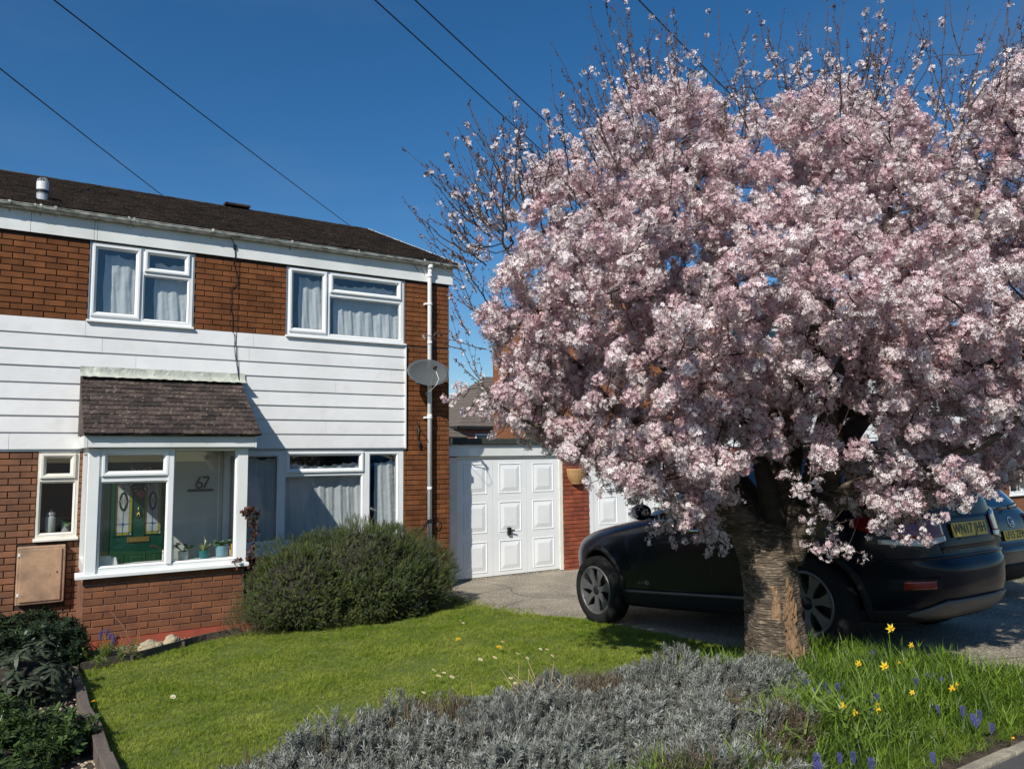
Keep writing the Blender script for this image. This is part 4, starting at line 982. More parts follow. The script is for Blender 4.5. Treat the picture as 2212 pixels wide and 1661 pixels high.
# ================================================================== OVERHEAD WIRES
def wire(a, b, label, sag=.25):
    a, b = Vector(a), Vector(b); n = 24; mb = MB(); org = a.copy()
    P = [a.lerp(b, k / n) - Vector((0, 0, sag * 4 * (k / n) * (1 - k / n))) for k in range(n + 1)]
    thing_mesh('telephone_wire', MB().tube(P, .011, 6), M['black'], tuple(org), label, 'wire', 'overhead telephone wires')
wire(dep(-160, 22, 9), dep(560, 575, 34), 'lower left overhead wire meeting the roof ridge above the left window', .1)
wire(dep(-20, -105, 9), dep(900, 590, 34), 'upper left overhead wire running down to the right end of the house roof', .1)
wire(dep(730, -72, 9), dep(1500, 610, 32), 'left wire of the pair passing behind the blossom crown', .1)
wire(dep(810, -80, 9), dep(1600, 640, 32), 'right wire of the pair passing behind the blossom crown', .1)
wire(dep(1290, -92, 9), dep(1900, 520, 30), 'short overhead wire at the top right, mostly hidden by twigs', .1)

# ================================================================== CARS
M['navy'] = mat('navy_car_paint', (.003, .005, .013), .30, coat=.25, spec=.2)
M['charcoal'] = mat('charcoal_car_paint', (.024, .030, .036), .3, coat=.6)
M['cladding'] = mat('car_cladding', (.012, .012, .013), .7, spec=.25)
M['rubber'] = mat('tyre_rubber', (.010, .010, .010), .85, spec=.25, bump=.3, bscale=60)
M['alloy'] = mat('alloy_silver', (.12, .12, .122), .4, metal=.35)
M['alloy_dark'] = mat('alloy_black', (.02, .02, .022), .35, metal=.3)
M['chrome'] = mat('chrome', (.75, .76, .78), .12, metal=1.0)
M['skid'] = mat('skid_silver', (.11, .107, .104), .5, metal=.3)
M['redlamp'] = mat('red_lamp', (.22, .005, .007), .12, coat=1)
M['clearlamp'] = mat('clear_lamp', (.55, .55, .55), .15, coat=1)
M['carglass'] = mat('dark_car_glass', (.010, .012, .014), .04, spec=.8, coat=1)
M['plate_y'] = mat('yellow_plate', (.72, .48, .03), .35)
def cr_interp(zs, rows, z):
    """Catmull-Rom through the table rows at height z"""
    n = len(zs); i = max(0, min(n - 2, int(np.searchsorted(zs, z) - 1))); t = (z - zs[i]) / (zs[i+1] - zs[i]); t = min(max(t, 0), 1)
    p1, p2 = rows[i], rows[i+1]; h = zs[i+1] - zs[i]
    m1 = (rows[i+1] - rows[i-1]) / (zs[i+1] - zs[i-1]) * h if i > 0 else (p2 - p1)
    m2 = (rows[i+2] - rows[i]) / (zs[i+2] - zs[i]) * h if i < n - 2 else (p2 - p1)
    t2, t3 = t * t, t * t * t
    return (2*t3 - 3*t2 + 1) * p1 + (t3 - 2*t2 + t) * m1 + (-2*t3 + 3*t2) * p2 + (t3 - t2) * m2
class Shell:
    def __init__(s, tab): s.z = np.array([r[0] for r in tab], float); s.r = np.array([r[1:] for r in tab], float)
    def at(s, z): return cr_interp(s.z, s.r, z)          # xf, xr, w, nf, nr
    def side(s, x, z):
        xf, xr, w, nf, nr = s.at(z); xc = .5 * (xf + xr); a = .5 * (xf - xr); u = min(abs(x - xc) / a, .9995)
        n = nf if x > xc else nr; return w * (1 - u ** n) ** (1 / n)
    def rear(s, y, z):
        xf, xr, w, nf, nr = s.at(z); xc = .5 * (xf + xr); a = .5 * (xf - xr); v = min(abs(y) / w, .9995); return xc - a * (1 - v ** nr) ** (1 / nr)
    def front(s, y, z):
        xf, xr, w, nf, nr = s.at(z); xc = .5 * (xf + xr); a = .5 * (xf - xr); v = min(abs(y) / w, .9995); return xc + a * (1 - v ** nf) ** (1 / nf)
    def mesh(s, z0, z1, nz=40, N=144):
        mb = MB(); vs = []; fs = []
        for j in range(nz + 1):
            z = z0 + (z1 - z0) * j / nz; xf, xr, w, nf, nr = s.at(z); xc = .5 * (xf + xr); a = .5 * (xf - xr)
            for k in range(N):
                t = 2 * math.pi * (k + .5) / N; c, q = math.cos(t), math.sin(t); n = nf if c > 0 else nr
                # even spacing along the outline: radial projection of the superellipse
                u, v = c, q; rr = (abs(u) ** n + abs(v) ** n) ** (-1 / n); vs.append((xc + a * u * rr, w * v * rr, z))
        for j in range(nz):
            for k in range(N): fs.append((j*N+k, j*N+(k+1)%N, (j+1)*N+(k+1)%N, (j+1)*N+k))
        fs.append(tuple(reversed(range(N)))); fs.append(tuple(nz*N + k for k in range(N)))
        return mb.add(vs, fs)
def side_patch(sh, xs, lo_, hi, sgn, off=.004, nz=6, n=24):
    """patch on the flank between two curves"""
    mb = MB(); vs = []
    for i in range(n + 1):
        x = xs[0] + (xs[1] - xs[0]) * i / n
        for j in range(nz + 1):
            a, b = lo_(x), hi(x); z = a + (b - a) * j / nz; vs.append((x, sgn * (sh.side(x, z) + off), z))
    m = nz + 1; mb.add(vs, [(i*m+j, (i+1)*m+j, (i+1)*m+j+1, i*m+j+1) for i in range(n) for j in range(nz)]); return mb
def rear_patch(sh, ys, lo_, hi, off=.004, nz=6, n=24):
    mb = MB(); vs = []
    for i in range(n + 1):
        y = ys[0] + (ys[1] - ys[0]) * i / n
        for j in range(nz + 1):
            a, b = lo_(y), hi(y); z = a + (b - a) * j / nz; vs.append((sh.rear(y, z) - off, y, z))
    m = nz + 1; mb.add(vs, [(i*m+j, (i+1)*m+j, (i+1)*m+j+1, i*m+j+1) for i in range(n) for j in range(nz)]); return mb
def line_on_side(sh, pts, sgn, r=.004, off=.0): return MB().tube([(x, sgn * (sh.side(x, z) + off), z) for x, z in pts], r, 6)
def solid(mb, parent, name, m, th=.006, **k):
    o = part(name, mb, m, parent, smooth=True, local=True, **k); md = o.modifiers.new('thickness', 'SOLIDIFY'); md.thickness = th; md.offset = 0; return o
def wheel(parent, x, y, R0, rr, sgn, spokes, wd=.235):
    w = empty('wheel', parent=parent, M=Matrix.Translation((x, y, R0)))
    s = sgn
    P = [(rr + .012, -.5), (R0 - .03, -.5), (R0 - .008, -.42), (R0, -.30), (R0, .30), (R0 - .008, .42), (R0 - .035, .5), (rr + .012, .47), (rr, .40), (rr - .01, -.4)]
    mb = MB(); mb.lathe([(r, h * wd) for r, h in P] + [(rr + .012, -.5 * wd)], (0, 0, 0), 56, 'Y'); mb.fix(); part('tyre', mb, M['rubber'], w, smooth=True, local=True)
    mb = MB(); o = s * .5 * wd
    mb.lathe([(rr + .012, o * .93), (rr + .006, o * 1.0), (rr - .010, o * 1.0), (rr - .022, o * .85), (rr - .03, -o * .6)], (0, 0, 0), 56, 'Y'); mb.f = mb.f[:-2]; mb.m = mb.m[:-2]
    part('rim', mb, M['alloy'], w, smooth=True, local=True)
    mb = MB(); mb.lathe([(0.001, o * .15), (rr - .03, o * .15), (rr - .028, o * .10), (0.001, o * .10)], (0, 0, 0), 40, 'Y'); part('brake_disc', mb, M['alloy_dark'], w, local=True)
    for k in range(spokes):
        a = 6.2832 * k / spokes + .3; mb = MB(); vs = []; ca, sa = math.cos(a), math.sin(a)
        for (r, hw, yy) in ((.045, .030, .80), (.12, .026, .84), (rr * .62, .034, .88), (rr - .02, .058, .94)):
            for q in (-1, 1):
                for d in (0, -.022):
                    X, Z = r * ca - q * hw * sa, r * sa + q * hw * ca; vs.append((X, o * yy + s * d, Z))
        fs = []
        for i in range(3):
            b = i * 4; fs += [(b, b+2, b+6, b+4), (b+1, b+5, b+7, b+3), (b, b+4, b+5, b+1), (b+2, b+3, b+7, b+6)]
        mb.add(vs, fs); mb.fix(); part('spoke', mb, M['alloy'], w, local=True)
    mb = MB(); mb.lathe([(0.001, o * .88), (.028, o * .88), (.034, o * .84), (.055, o * .80), (.06, o * .6)], (0, 0, 0), 24, 'Y'); part('hub_cap', mb, M['alloy_dark'], w, smooth=True, local=True)
    return w
def cutter(parts, me):
    """cut cylinders from a mesh with the exact boolean, return the new mesh"""
    o = bpy.data.objects.new('cut_base', me); SC.collection.objects.link(o); tmp = [o]
    for mbc in parts:
        c = bpy.data.objects.new('cut_tool', mbc.mesh('cut', None)); SC.collection.objects.link(c); tmp.append(c)
        m = o.modifiers.new('b', 'BOOLEAN'); m.operation = 'DIFFERENCE'; m.object = c; m.solver = 'EXACT'
    bpy.context.view_layer.update()
    r = bpy.data.meshes.new_from_object(o.evaluated_get(bpy.context.evaluated_depsgraph_get()))
    for t in tmp: bpy.data.objects.remove(t)
    return r
def smooth_by_angle(me, ang=32):
    me.polygons.foreach_set('use_smooth', [True] * len(me.polygons))
    try: me.set_sharp_from_angle(angle=R(ang))
    except Exception: pass
    return me
def build_car(spec, loc, nose_down, label, group=None):
    Mx = Matrix.Translation(Vector(loc)) @ Matrix.Rotation(R(90 + spec.get('turn', 0)), 4, 'Z') @ Matrix.Rotation(nose_down, 4, 'Y')
    car = empty('car', M=Mx, label=label, cat='car', group=group)
    lo_, gh, wb, R0, tw = Shell(spec['lower']), Shell(spec['upper']), spec['wb'], spec['R'], spec['track']
    z0, zb = spec['lower'][0][0], spec['lower'][-1][0]
    lm = lo_.mesh(z0, zb, 44).fix(); me = lm.mesh('body', spec['paint'])
    cuts = []
    for x in (0, wb):
        for s in (-1, 1):
            c = MB(); c.lathe([(R0 + spec['gap'], 0), (R0 + spec['gap'], s * .42)], (x, s * .64, R0 + .015), 48, 'Y'); c.fix(); cuts.append(c)
    me = smooth_by_angle(cutter(cuts, me)); body = put('body', me, car, local=True)
    if not me.materials: me.materials.append(spec['paint'])
    gm = gh.mesh(spec['upper'][0][0], spec['upper'][-1][0], 26).fix().mesh('cabin', spec['paint']); put('cabin', smooth_by_angle(gm, 40), car, local=True)
    for x in (0, wb):
        for s in (-1, 1):
            wheel(car, x, s * (tw - .235 / 2), R0, spec['rim'], s, spec['spokes'])
            r1, r2 = R0 + spec['gap'] - .002, R0 + spec['gap'] + spec['arch']; mb = MB(); vs = []; n = 36
            a0, a1 = R(-28), R(208)
            for i in range(n + 1):
                a = a0 + (a1 - a0) * i / n
                for r, off in ((r1, -.05), (r1, .010), (r1 + .02, .014), (r2 - .01, .012), (r2, .002)):
                    X, Z = x + r * math.cos(a), R0 + .015 + r * math.sin(a); Z = max(Z, z0 + .01); vs.append((X, s * (lo_.side(X, Z) + off), Z))
            mb.add(vs, [(i*5+j, (i+1)*5+j, (i+1)*5+j+1, i*5+j+1) for i in range(n) for j in range(4)])
            part('arch_trim', mb, spec['arch_m'], car, smooth=True, local=True)
    for s in (-1, 1):       # glass of the side, pillars stay body coloured
        for xs, lf, hf in spec['glass_side']: solid(side_patch(gh, xs, lf, hf, s, .003), car, 'side_window', M['carglass'], .005)
        for pts in spec['seams']: part('door_seam', line_on_side(lo_, pts, s, .0035, -.001), M['black'], car, local=True)
        for pts, r, m in spec['trims']:
            part('side_trim', line_on_side(gh if pts[0][1] > spec['upper'][0][0] else lo_, pts, s, r, .004), m, car, smooth=True, local=True)
        if spec.get('sill'):
            a, b, c, d = spec['sill']; solid(side_patch(lo_, (a, b), lambda x: c, lambda x: d, s, .012, 4, 16), car, 'sill_cladding', M['cladding'], .02)
            solid(side_patch(lo_, (a + .02, b - .02), lambda x: d - .03, lambda x: d - .004, s, .026, 2, 16), car, 'sill_strip', M['skid'], .008)
        for x, z in spec['handles']:
            y = s * (lo_.side(x, z) + .02); mb = MB(); mb.tube([(x - .10, y - s * .016, z), (x - .085, y, z), (x + .085, y + s * .002, z + .002), (x + .10, y - s * .014, z)], [.010, .013, .013, .010], 10); part('door_handle', mb, spec['handle_m'], car, smooth=True, local=True)
        mb = MB(); mx_, mz = spec['mirror']; yb = s * (gh.side(mx_, mz) + .0)
        bm_ = bmesh.new(); bmesh.ops.create_icosphere(bm_, subdivisions=3, radius=1)
        for v in bm_.verts: v.co = Vector((v.co.x * .075, v.co.y * .125, v.co.z * .085)); v.co.x = max(v.co.x, -.045)
        V = [(v.co.x + mx_ + .02, v.co.y + yb + s * .16, v.co.z + mz + .04) for v in bm_.verts]; F_ = [tuple(v.index for v in f.verts) for f in bm_.faces]; bm_.free()
        mb.add(V, F_); part('wing_mirror', mb, spec['paint'], car, smooth=True, local=True)
        mb = MB(); mb.tube([(mx_ + .02, yb - s * .02, mz - .02), (mx_ + .02, yb + s * .12, mz + .0)], .018, 8); part('mirror_arm', mb, M['black'], car, local=True)
    ys, lf, hf = spec['glass_rear']; solid(rear_patch(gh, ys, lf, hf, .003), car, 'rear_window', M['carglass'], .005)
    # windscreen
    mb = MB(); vs = []; n, m = 20, 8; za, zc = spec['screen']
    for i in range(n + 1):
        for j in range(m + 1):
            z = za + (zc - za) * j / m; w = gh.at(z)[2] * .86; y = -w + 2 * w * i / n; vs.append((gh.front(y, z) + .003, y, z))
    mb.add(vs, [(i*(m+1)+j, (i+1)*(m+1)+j, (i+1)*(m+1)+j+1, i*(m+1)+j+1) for i in range(n) for j in range(m)]); solid(mb, car, 'windscreen', M['carglass'], .005)
    for s in (-1, 1):       # lamps
        for nm, m, fn, args in spec['lamps']:
            if fn == 'wrap':      # wraps from the rear onto the flank: built from outline angle
                t0, t1, lf, hf = args; mb = MB(); vs = []; n, q = 22, 6
                for i in range(n + 1):
                    t = t0 + (t1 - t0) * i / n
                    for j in range(q + 1):
                        a, b = lf((t - t0) / (t1 - t0)), hf((t - t0) / (t1 - t0)); z = a + (b - a) * j / q
                        xf, xr, w, nf, nr = (lo_ if z < zb else gh).at(min(z, spec['upper'][-1][0])); xc = .5*(xf+xr); A_ = .5*(xf-xr)
                        u, v = math.cos(R(t)), math.sin(R(t)); nn = nf if u > 0 else nr; rr = (abs(u)**nn + abs(v)**nn) ** (-1/nn)
                        px_, py_ = A_*u*rr, w*v*rr; l = math.hypot(px_, py_); k = 1 + .010 / l * 1.6
                        vs.append((xc + px_ * k, s * py_ * k, z))
                mb.add(vs, [(i*(q+1)+j, (i+1)*(q+1)+j, (i+1)*(q+1)+j+1, i*(q+1)+j+1) for i in range(n) for j in range(q)]); solid(mb, car, nm, m, .012)
    return car, lo_, gh
lin = lambda *p: (lambda x, P=p: float(np.interp(x, [q[0] for q in P], [q[1] for q in P])))
suv = dict(paint=M['navy'], wb=2.78, R=.372, rim=.255, track=.935, spokes=7, gap=.055, arch=.055, arch_m=M['cladding'],
    lower=[(.22, 3.42, -.78, .84, 3, 3.5), (.32, 3.58, -.90, .885, 3, 3.6), (.45, 3.66, -.965, .91, 3, 3.6), (.58, 3.70, -.985, .925, 3, 3.6), (.64, 3.70, -.975, .93, 3, 3.8), (.70, 3.70, -.935, .935, 3, 4.2),
           (.82, 3.66, -.92, .942, 3, 4.4), (.92, 3.58, -.905, .940, 2.9, 4.4), (1.00, 3.38, -.895, .934, 2.8, 4.3), (1.06, 3.05, -.885, .920, 2.8, 4.2), (1.11, 2.62, -.875, .900, 2.9, 4.1), (1.14, 2.30, -.86, .875, 3, 4.0), (1.155, 2.15, -.85, .855, 3, 4)],
    upper=[(1.12, 2.34, -.868, .862, 4.2, 3.8), (1.20, 2.12, -.845, .842, 4.2, 3.8), (1.32, 1.86, -.80, .80, 4.2, 3.8), (1.45, 1.58, -.74, .755, 4.2, 4), (1.56, 1.28, -.69, .705, 4, 4), (1.62, 1.02, -.66, .665, 3.6, 4), (1.655, .75, -.60, .60, 3.2, 3.6), (1.675, .30, -.35, .45, 3, 3)],
    glass_side=[((1.02, 1.98), lin((1.02, 1.155), (1.98, 1.145)), lin((1.02, 1.57), (1.30, 1.53), (1.98, 1.155))), ((.20, .97), lin((.2, 1.165), (1, 1.155)), lin((.2, 1.58), (1, 1.575))), ((-.56, .15), lin((-.56, 1.30), (-.3, 1.18), (.2, 1.165)), lin((-.56, 1.46), (-.2, 1.54), (.2, 1.578)))],
    glass_rear=((-.66, .66), lin((-.66, 1.20), (0, 1.17), (.66, 1.20)), lin((-.66, 1.48), (0, 1.54), (.66, 1.48))), screen=(1.15, 1.58),
    seams=[[(2.16, 1.13), (2.17, .95), (2.14, .7), (2.12, .45)], [(1.02, 1.15), (1.0, .9), (1.0, .6), (.98, .34)], [(.18, 1.15), (.16, 1.0), (.26, .75), (.46, .6), (.50, .50)], [(3.35, .99), (3.1, .96), (2.6, 1.07), (2.3, 1.135)], [(2.12, .44), (1.6, .415), (.5, .415)]],
    trims=[([(-.50, 1.150), (.3, 1.146), (1.1, 1.142), (1.9, 1.132)], .007, M['chrome']), ([(1.92, 1.15), (1.3, 1.55), (.9, 1.60), (.1, 1.60), (-.5, 1.52)], .006, M['chrome'])],
    sill=(.47, 2.30, .225, .40), handles=[(1.16, .99), (.30, 1.01)], handle_m=M['chrome'], mirror=(1.86, 1.16),
    lamps=[('tail_lamp', M['redlamp'], 'wrap', (131, 158, lin((0, .97), (.25, .885), (.8, .84), (1, .86)), lin((0, 1.04), (.25, 1.065), (1, 1.01)))),
           ('reversing_lamp', M['clearlamp'], 'wrap', (136, 158.5, lin((0, .835), (.5, .80), (1, .83)), lin((0, .87), (.3, .862), (.6, .855), (1, .868)))),
           ('headlamp', M['clearlamp'], 'wrap', (9, 26, lin((0, .80), (1, .86)), lin((0, .90), (1, .955))))])
GS = (gz(-3.69) - gz(-6.48)) ; nd = math.atan2(-GS, 2.79)
CXm = 6.385
car1, L1, G1 = build_car(suv, (CXm, -6.48, gz(-6.48) + .006), nd, 'dark navy sport utility vehicle parked nose towards the garages behind the cherry tree')
def on_rear(sh, y, z, off): return (sh.rear(y, z) - off, y, z)
def rear_text(car, sh, s, y, z, size, sx, m, nm, off=.006, ext=.0015, bold=0, space=1.0, tilt=0):
    me = text_mesh(s, size, ext, sx, bold, space)      # text x -> -y seen from behind, text y -> z
    for v in me.vertices:
        yy, zz = y - v.co.x, z + v.co.y; v.co = Vector((sh.rear(yy, zz) - off - v.co.z, yy, zz))
    me.materials.clear(); me.materials.append(m); return put(nm, me, car, local=True)
# rear details of the SUV
solid(rear_patch(L1, (-.42, .42), lin((-.42, .755), (.42, .755)), lin((-.42, 1.01), (.42, 1.01)), -.0, 8, 20), car1, 'plate_recess', M['navy'], .012)
py0 = -.0
def flat_plate(car, sh, y0, z0, w, h, off, txt, m, size, sx, tilt=.10, csz=None):
    x = sh.rear(y0, z0) - off; pl_ = empty('number_plate', parent=car, M=Matrix.Translation((x, y0, z0)) @ Matrix.Rotation(tilt, 4, 'Y'))
    mb = MB(); n = 4; r = .012; P = []
    for cy, cz, a0 in ((w/2 - r, h/2 - r, 0), (-w/2 + r, h/2 - r, 90), (-w/2 + r, -h/2 + r, 180), (w/2 - r, -h/2 + r, 270)):
        for k in range(n + 1): a = R(a0 + 90 * k / n); P.append((cy + r * math.cos(a), cz + r * math.sin(a)))
    N_ = len(P); mb.add([(-.006, a, b) for a, b in P] + [(.0, a, b) for a, b in P], [tuple(range(N_)), tuple(reversed(range(N_, 2 * N_)))] + [(i, N_ + i, N_ + (i + 1) % N_, (i + 1) % N_) for i in range(N_)])
    mb.fix(); part('plate', mb, m, pl_, local=True)
    me = text_mesh(txt, size, .0008, sx, .002, 1.05)
    for v in me.vertices: v.co = Vector((-.0075 - v.co.z, -v.co.x, v.co.y - .0))
    me.materials.clear(); me.materials.append(M['black']); put('lettering', me, pl_, local=True); return pl_
flat_plate(car1, L1, 0, .900, .52, .111, .018, 'WN17 JHH', M['plate_y'], .112, .88)
mb = MB(); mb.tube([on_rear(L1, y, .835, .020) for y in (-.17, 0, .17)], .005, 6); part('dealer_strip', mb, M['skid'], car1, local=True)
rear_text(car1, L1, 'SORENTO', .30, .745, .040, 1.15, M['alloy'], 'badge_lettering', space=1.05)
mb = MB(); c = (0, 1.06); el = [(-(c[0]) + .075 * math.cos(a), c[1] + .042 * math.sin(a)) for a in [6.2832 * k / 24 for k in range(25)]]
mb.tube([(L1.rear(y, z) - .008, y, z) for y, z in el], .0055, 6, caps=False); part('oval_badge', mb, M['chrome'], car1, local=True)
for s in (-1, 1):
    solid(rear_patch(L1, (s * .50, s * .74), lin((-.8, .47), (0, .45), (.8, .47)), lin((-.9, .575), (-.5, .565), (.5, .565), (.9, .575)), .010, 4, 12), car1, 'reflector_shadow', M['cladding'], .012)  # dark patch painting the shadow around each reflector
    solid(rear_patch(L1, (s * .54, s * .69), lin((-.8, .485), (0, .48), (.8, .485)), lin((-.9, .552), (-.5, .546), (.5, .546), (.9, .552)), .020, 4, 12), car1, 'rear_reflector', M['redlamp'], .010)
solid(rear_patch(L1, (-.62, .62), lin((-.62, .285), (-.5, .255), (.5, .255), (.62, .285)), lin((-.62, .30), (-.45, .385), (.45, .385), (.62, .30)), .014, 4, 20), car1, 'skid_plate', M['skid'], .02)
solid(rear_patch(L1, (-.80, .80), lambda y: .23, lambda y: .36 - .05 * abs(y), .004, 4, 24), car1, 'lower_bumper', M['cladding'], .012)
mb = MB(); mb.tube([on_rear(L1, y, .705, .004) for y in np.linspace(-.82, .82, 20)], .012, 6); part('bumper_ledge', mb, M['navy'], car1, smooth=True, local=True)
tg = [(-.70, 1.15), (-.66, .90), (-.60, .70), (-.52, .655), (0, .64), (.52, .655), (.60, .70), (.66, .90), (.70, 1.15)]
mb = MB(); mb.tube([(L1.rear(y, z) - .001, y, z) for y, z in tg], .0045, 6); part('tailgate_seam', mb, M['black'], car1, local=True)
mb = MB(); mb.add([(-.66, -.60, 1.625), (-.66, .60, 1.625), (-.84, .56, 1.585), (-.84, -.56, 1.585), (-.66, -.60, 1.60), (-.66, .60, 1.60), (-.83, .56, 1.572), (-.83, -.56, 1.572)], [(0,1,2,3),(4,7,6,5),(3,2,6,7),(0,3,7,4),(1,5,6,2)]); part('spoiler', mb, M['navy'], car1, local=True, bevel=.006)
mb = MB(); mb.tube([(-.83, .02, 1.19), (-.845, -.02, 1.20), (-.80, -.38, 1.24)], .009, 6); part('rear_wiper', mb, M['black'], car1, local=True)
for s in (-1, 1):
    mb = MB(); mb.tube([(.95, s * .60, 1.665), (.85, s * .605, 1.70), (-.35, s * .60, 1.695), (-.48, s * .59, 1.655)], .014, 8); part('roof_rail', mb, M['alloy'], car1, smooth=True, local=True)
t_ = text_mesh('AWD', .05, .001, 1.5, .001)
for v in t_.vertices:
    x, z = 1.98 - v.co.x * 1.0, .475 + v.co.y; v.co = Vector((x, L1.side(x, z) + .004 + v.co.z, z))
t_.materials.clear(); t_.materials.append(M['skid']); put('door_lettering', t_, car1, local=True)
mb = MB(); mb.tube([(3.60, y, .80 - .0) for y in (-.4, .4)], .05, 8); part('grille', mb, M['alloy_dark'], car1, local=True)

est = dict(paint=M['charcoal'], wb=2.70, R=.33, rim=.22, track=.89, spokes=5, gap=.045, arch=.03, arch_m=M['charcoal'],
    lower=[(.20, 3.35, -.85, .80, 3, 3.6), (.32, 3.55, -.95, .85, 3, 3.8), (.45, 3.62, -.99, .875, 3, 3.8), (.55, 3.62, -1.0, .885, 3, 4), (.62, 3.6, -.955, .89, 3, 4.4), (.75, 3.5, -.94, .895, 2.9, 4.6), (.85, 3.2, -.925, .885, 2.8, 4.6), (.92, 2.75, -.90, .87, 2.8, 4.4), (.96, 2.3, -.88, .84, 3, 4.2), (.975, 2.1, -.87, .82, 3, 4)],
    upper=[(.94, 2.30, -.885, .845, 4, 4), (1.02, 2.05, -.84, .82, 4, 4), (1.15, 1.70, -.74, .775, 4, 4), (1.28, 1.36, -.62, .715, 4, 4), (1.37, 1.05, -.54, .66, 4, 4), (1.42, .75, -.48, .60, 3.4, 3.8), (1.45, .3, -.25, .42, 3, 3)],
    glass_side=[((.95, 1.95), lin((.95, .98), (1.95, .975)), lin((.95, 1.36), (1.2, 1.33), (1.95, .985))), ((.10, .90), lin((.1, .99), (.9, .98)), lin((.1, 1.36), (.9, 1.37))), ((-.50, .04), lin((-.5, 1.08), (0, .99)), lin((-.5, 1.2), (0, 1.355)))],
    glass_rear=((-.64, .64), lin((-.64, 1.0), (0, .985), (.64, 1.0)), lin((-.64, 1.27), (0, 1.35), (.64, 1.27))), screen=(.975, 1.36),
    seams=[[(1.98, .96), (1.97, .7), (1.95, .35)], [(.92, .97), (.9, .6), (.9, .3)]], trims=[([(-.45, .975), (.5, .965), (1.85, .955)], .005, M['chrome'])],
    handles=[(1.08, .84), (.24, .85)], handle_m=M['charcoal'], mirror=(1.75, .99),
    lamps=[('tail_lamp', M['redlamp'], 'wrap', (128, 158, lin((0, .80), (.6, .74), (1, .80)), lin((0, .90), (1, .93)))), ('headlamp', M['clearlamp'], 'wrap', (9, 26, lin((0, .62), (1, .68)), lin((0, .74), (1, .80))))])
car2, L2, G2 = build_car(est, (9.42, -5.38, gz(-5.38) + .006), nd * .8, 'charcoal grey hatchback parked beyond the navy vehicle at the right edge')
flat_plate(car2, L2, 0, .705, .52, .111, .016, 'LF15 ZEW', M['plate_y'], .112, .88)
mb = MB(); mb.tube([(L2.rear(.06 * math.cos(a), .86 + .055 * math.sin(a)) - .008, .055 * math.cos(a), .845 + .055 * math.sin(a)) for a in [6.2832 * k / 24 for k in range(25)]], .007, 6, caps=False); mb.tube([(L2.rear(0, .84) - .010, -.03, .875), (L2.rear(0, .84) - .012, .0, .85), (L2.rear(0, .84) - .010, .02, .82), (L2.rear(0, .82) - .01, -.02, .815)], .010, 6); part('round_badge', mb, M['chrome'], car2, local=True)
mb = MB(); mb.tube([(-.93, 0, .99), (-.90, -.05, 1.02), (-.85, -.34, 1.05)], .010, 6); part('rear_wiper', mb, M['black'], car2, local=True)
mb = MB(); mb.tube([on_rear(L2, y, .60, .004) for y in np.linspace(-.78, .78, 20)], .010, 6); part('bumper_ledge', mb, M['skid'], car2, smooth=True, local=True)
solid(rear_patch(L2, (-.74, .74), lambda y: .22, lambda y: .40, .004, 4, 24), car2, 'lower_bumper', M['cladding'], .012)
tg = [(-.66, .96), (-.62, .75), (-.55, .62), (0, .60), (.55, .62), (.62, .75), (.66, .96)]
mb = MB(); mb.tube([(L2.rear(y, z) - .001, y, z) for y, z in tg], .004, 6); part('tailgate_seam', mb, M['black'], car2, local=True)
# ================================================================== VEGETATION
def needle_sprig(h, n, ln, wd, up=.8, seed=0, w2=None, tipw=1.0):
    """upright sprig with n narrow leaves"""
    r = random.Random(seed); mb = MB(); mb.tube([(0, 0, 0), (.1 * h * r.uniform(-1, 1), .1 * h * r.uniform(-1, 1), h)], [.0022, .001], 3, caps=False)
    for k in range(n):
        t = (k + .5) / n; a = k * 2.4 + r.uniform(-.3, .3); d = Vector((math.cos(a), math.sin(a), up + r.uniform(-.2, .5))).normalized()
        b = Vector((0, 0, h * t)); l = ln * r.uniform(.7, 1.15) * (1 - .35 * t); s = d.cross(Vector((0, 0, 1))).normalized() * wd * .5
        m = b + d * l * .5 + Vector((0, 0, l * .05)); e = b + d * l
        mb.add([b - s * .5, b + s * .5, m + s, m - s, e], [(0, 1, 2, 3), (3, 2, 4)])
    return mb
def broad_sprig(n, ln, wd, seed=0, up=.5, droop=.35, h=.06):
    r = random.Random(seed); mb = MB(); mb.tube([(0, 0, 0), (0, 0, h)], [.003, .002], 4, caps=False)
    for k in range(n):
        a = k * 2.4 + r.uniform(-.4, .4); leafblade(mb, (0, 0, h * (.3 + .7 * k / n)), (math.cos(a), math.sin(a), up + r.uniform(-.4, .4)), ln * r.uniform(.7, 1.1), wd * r.uniform(.8, 1.1), droop, 3)
    return mb
def blade_tuft(n, h, wd, seed=0, spread=.4, bend=.6, segs=3, base=.02):
    r = random.Random(seed); mb = MB()
    for k in range(n):
        a = r.uniform(0, 6.28); l = h * r.uniform(.55, 1.1); d = Vector((math.cos(a) * spread * r.uniform(.2, 1), math.sin(a) * spread * r.uniform(.2, 1), 1)).normalized()
        b = Vector((r.uniform(-base, base), r.uniform(-base, base), 0)); s = Vector((-math.sin(a + r.uniform(-1, 1)), math.cos(a), 0)).normalized() * wd * .5; p = b.copy(); dd = d.copy(); V = []
        for i in range(segs):
            V += [p - s * (1 - .45 * i / segs), p + s * (1 - .45 * i / segs)]; dd = (dd + Vector((math.cos(a), math.sin(a), -.5)) * bend * r.uniform(.2, 1) / segs).normalized(); p = p + dd * l / segs
        V.append(p); n0 = len(V) - 1; mb.add(V, [(2*i, 2*i+1, 2*i+3, 2*i+2) for i in range(segs - 1)] + [(2*segs-2, 2*segs-1, n0)])
    return mb
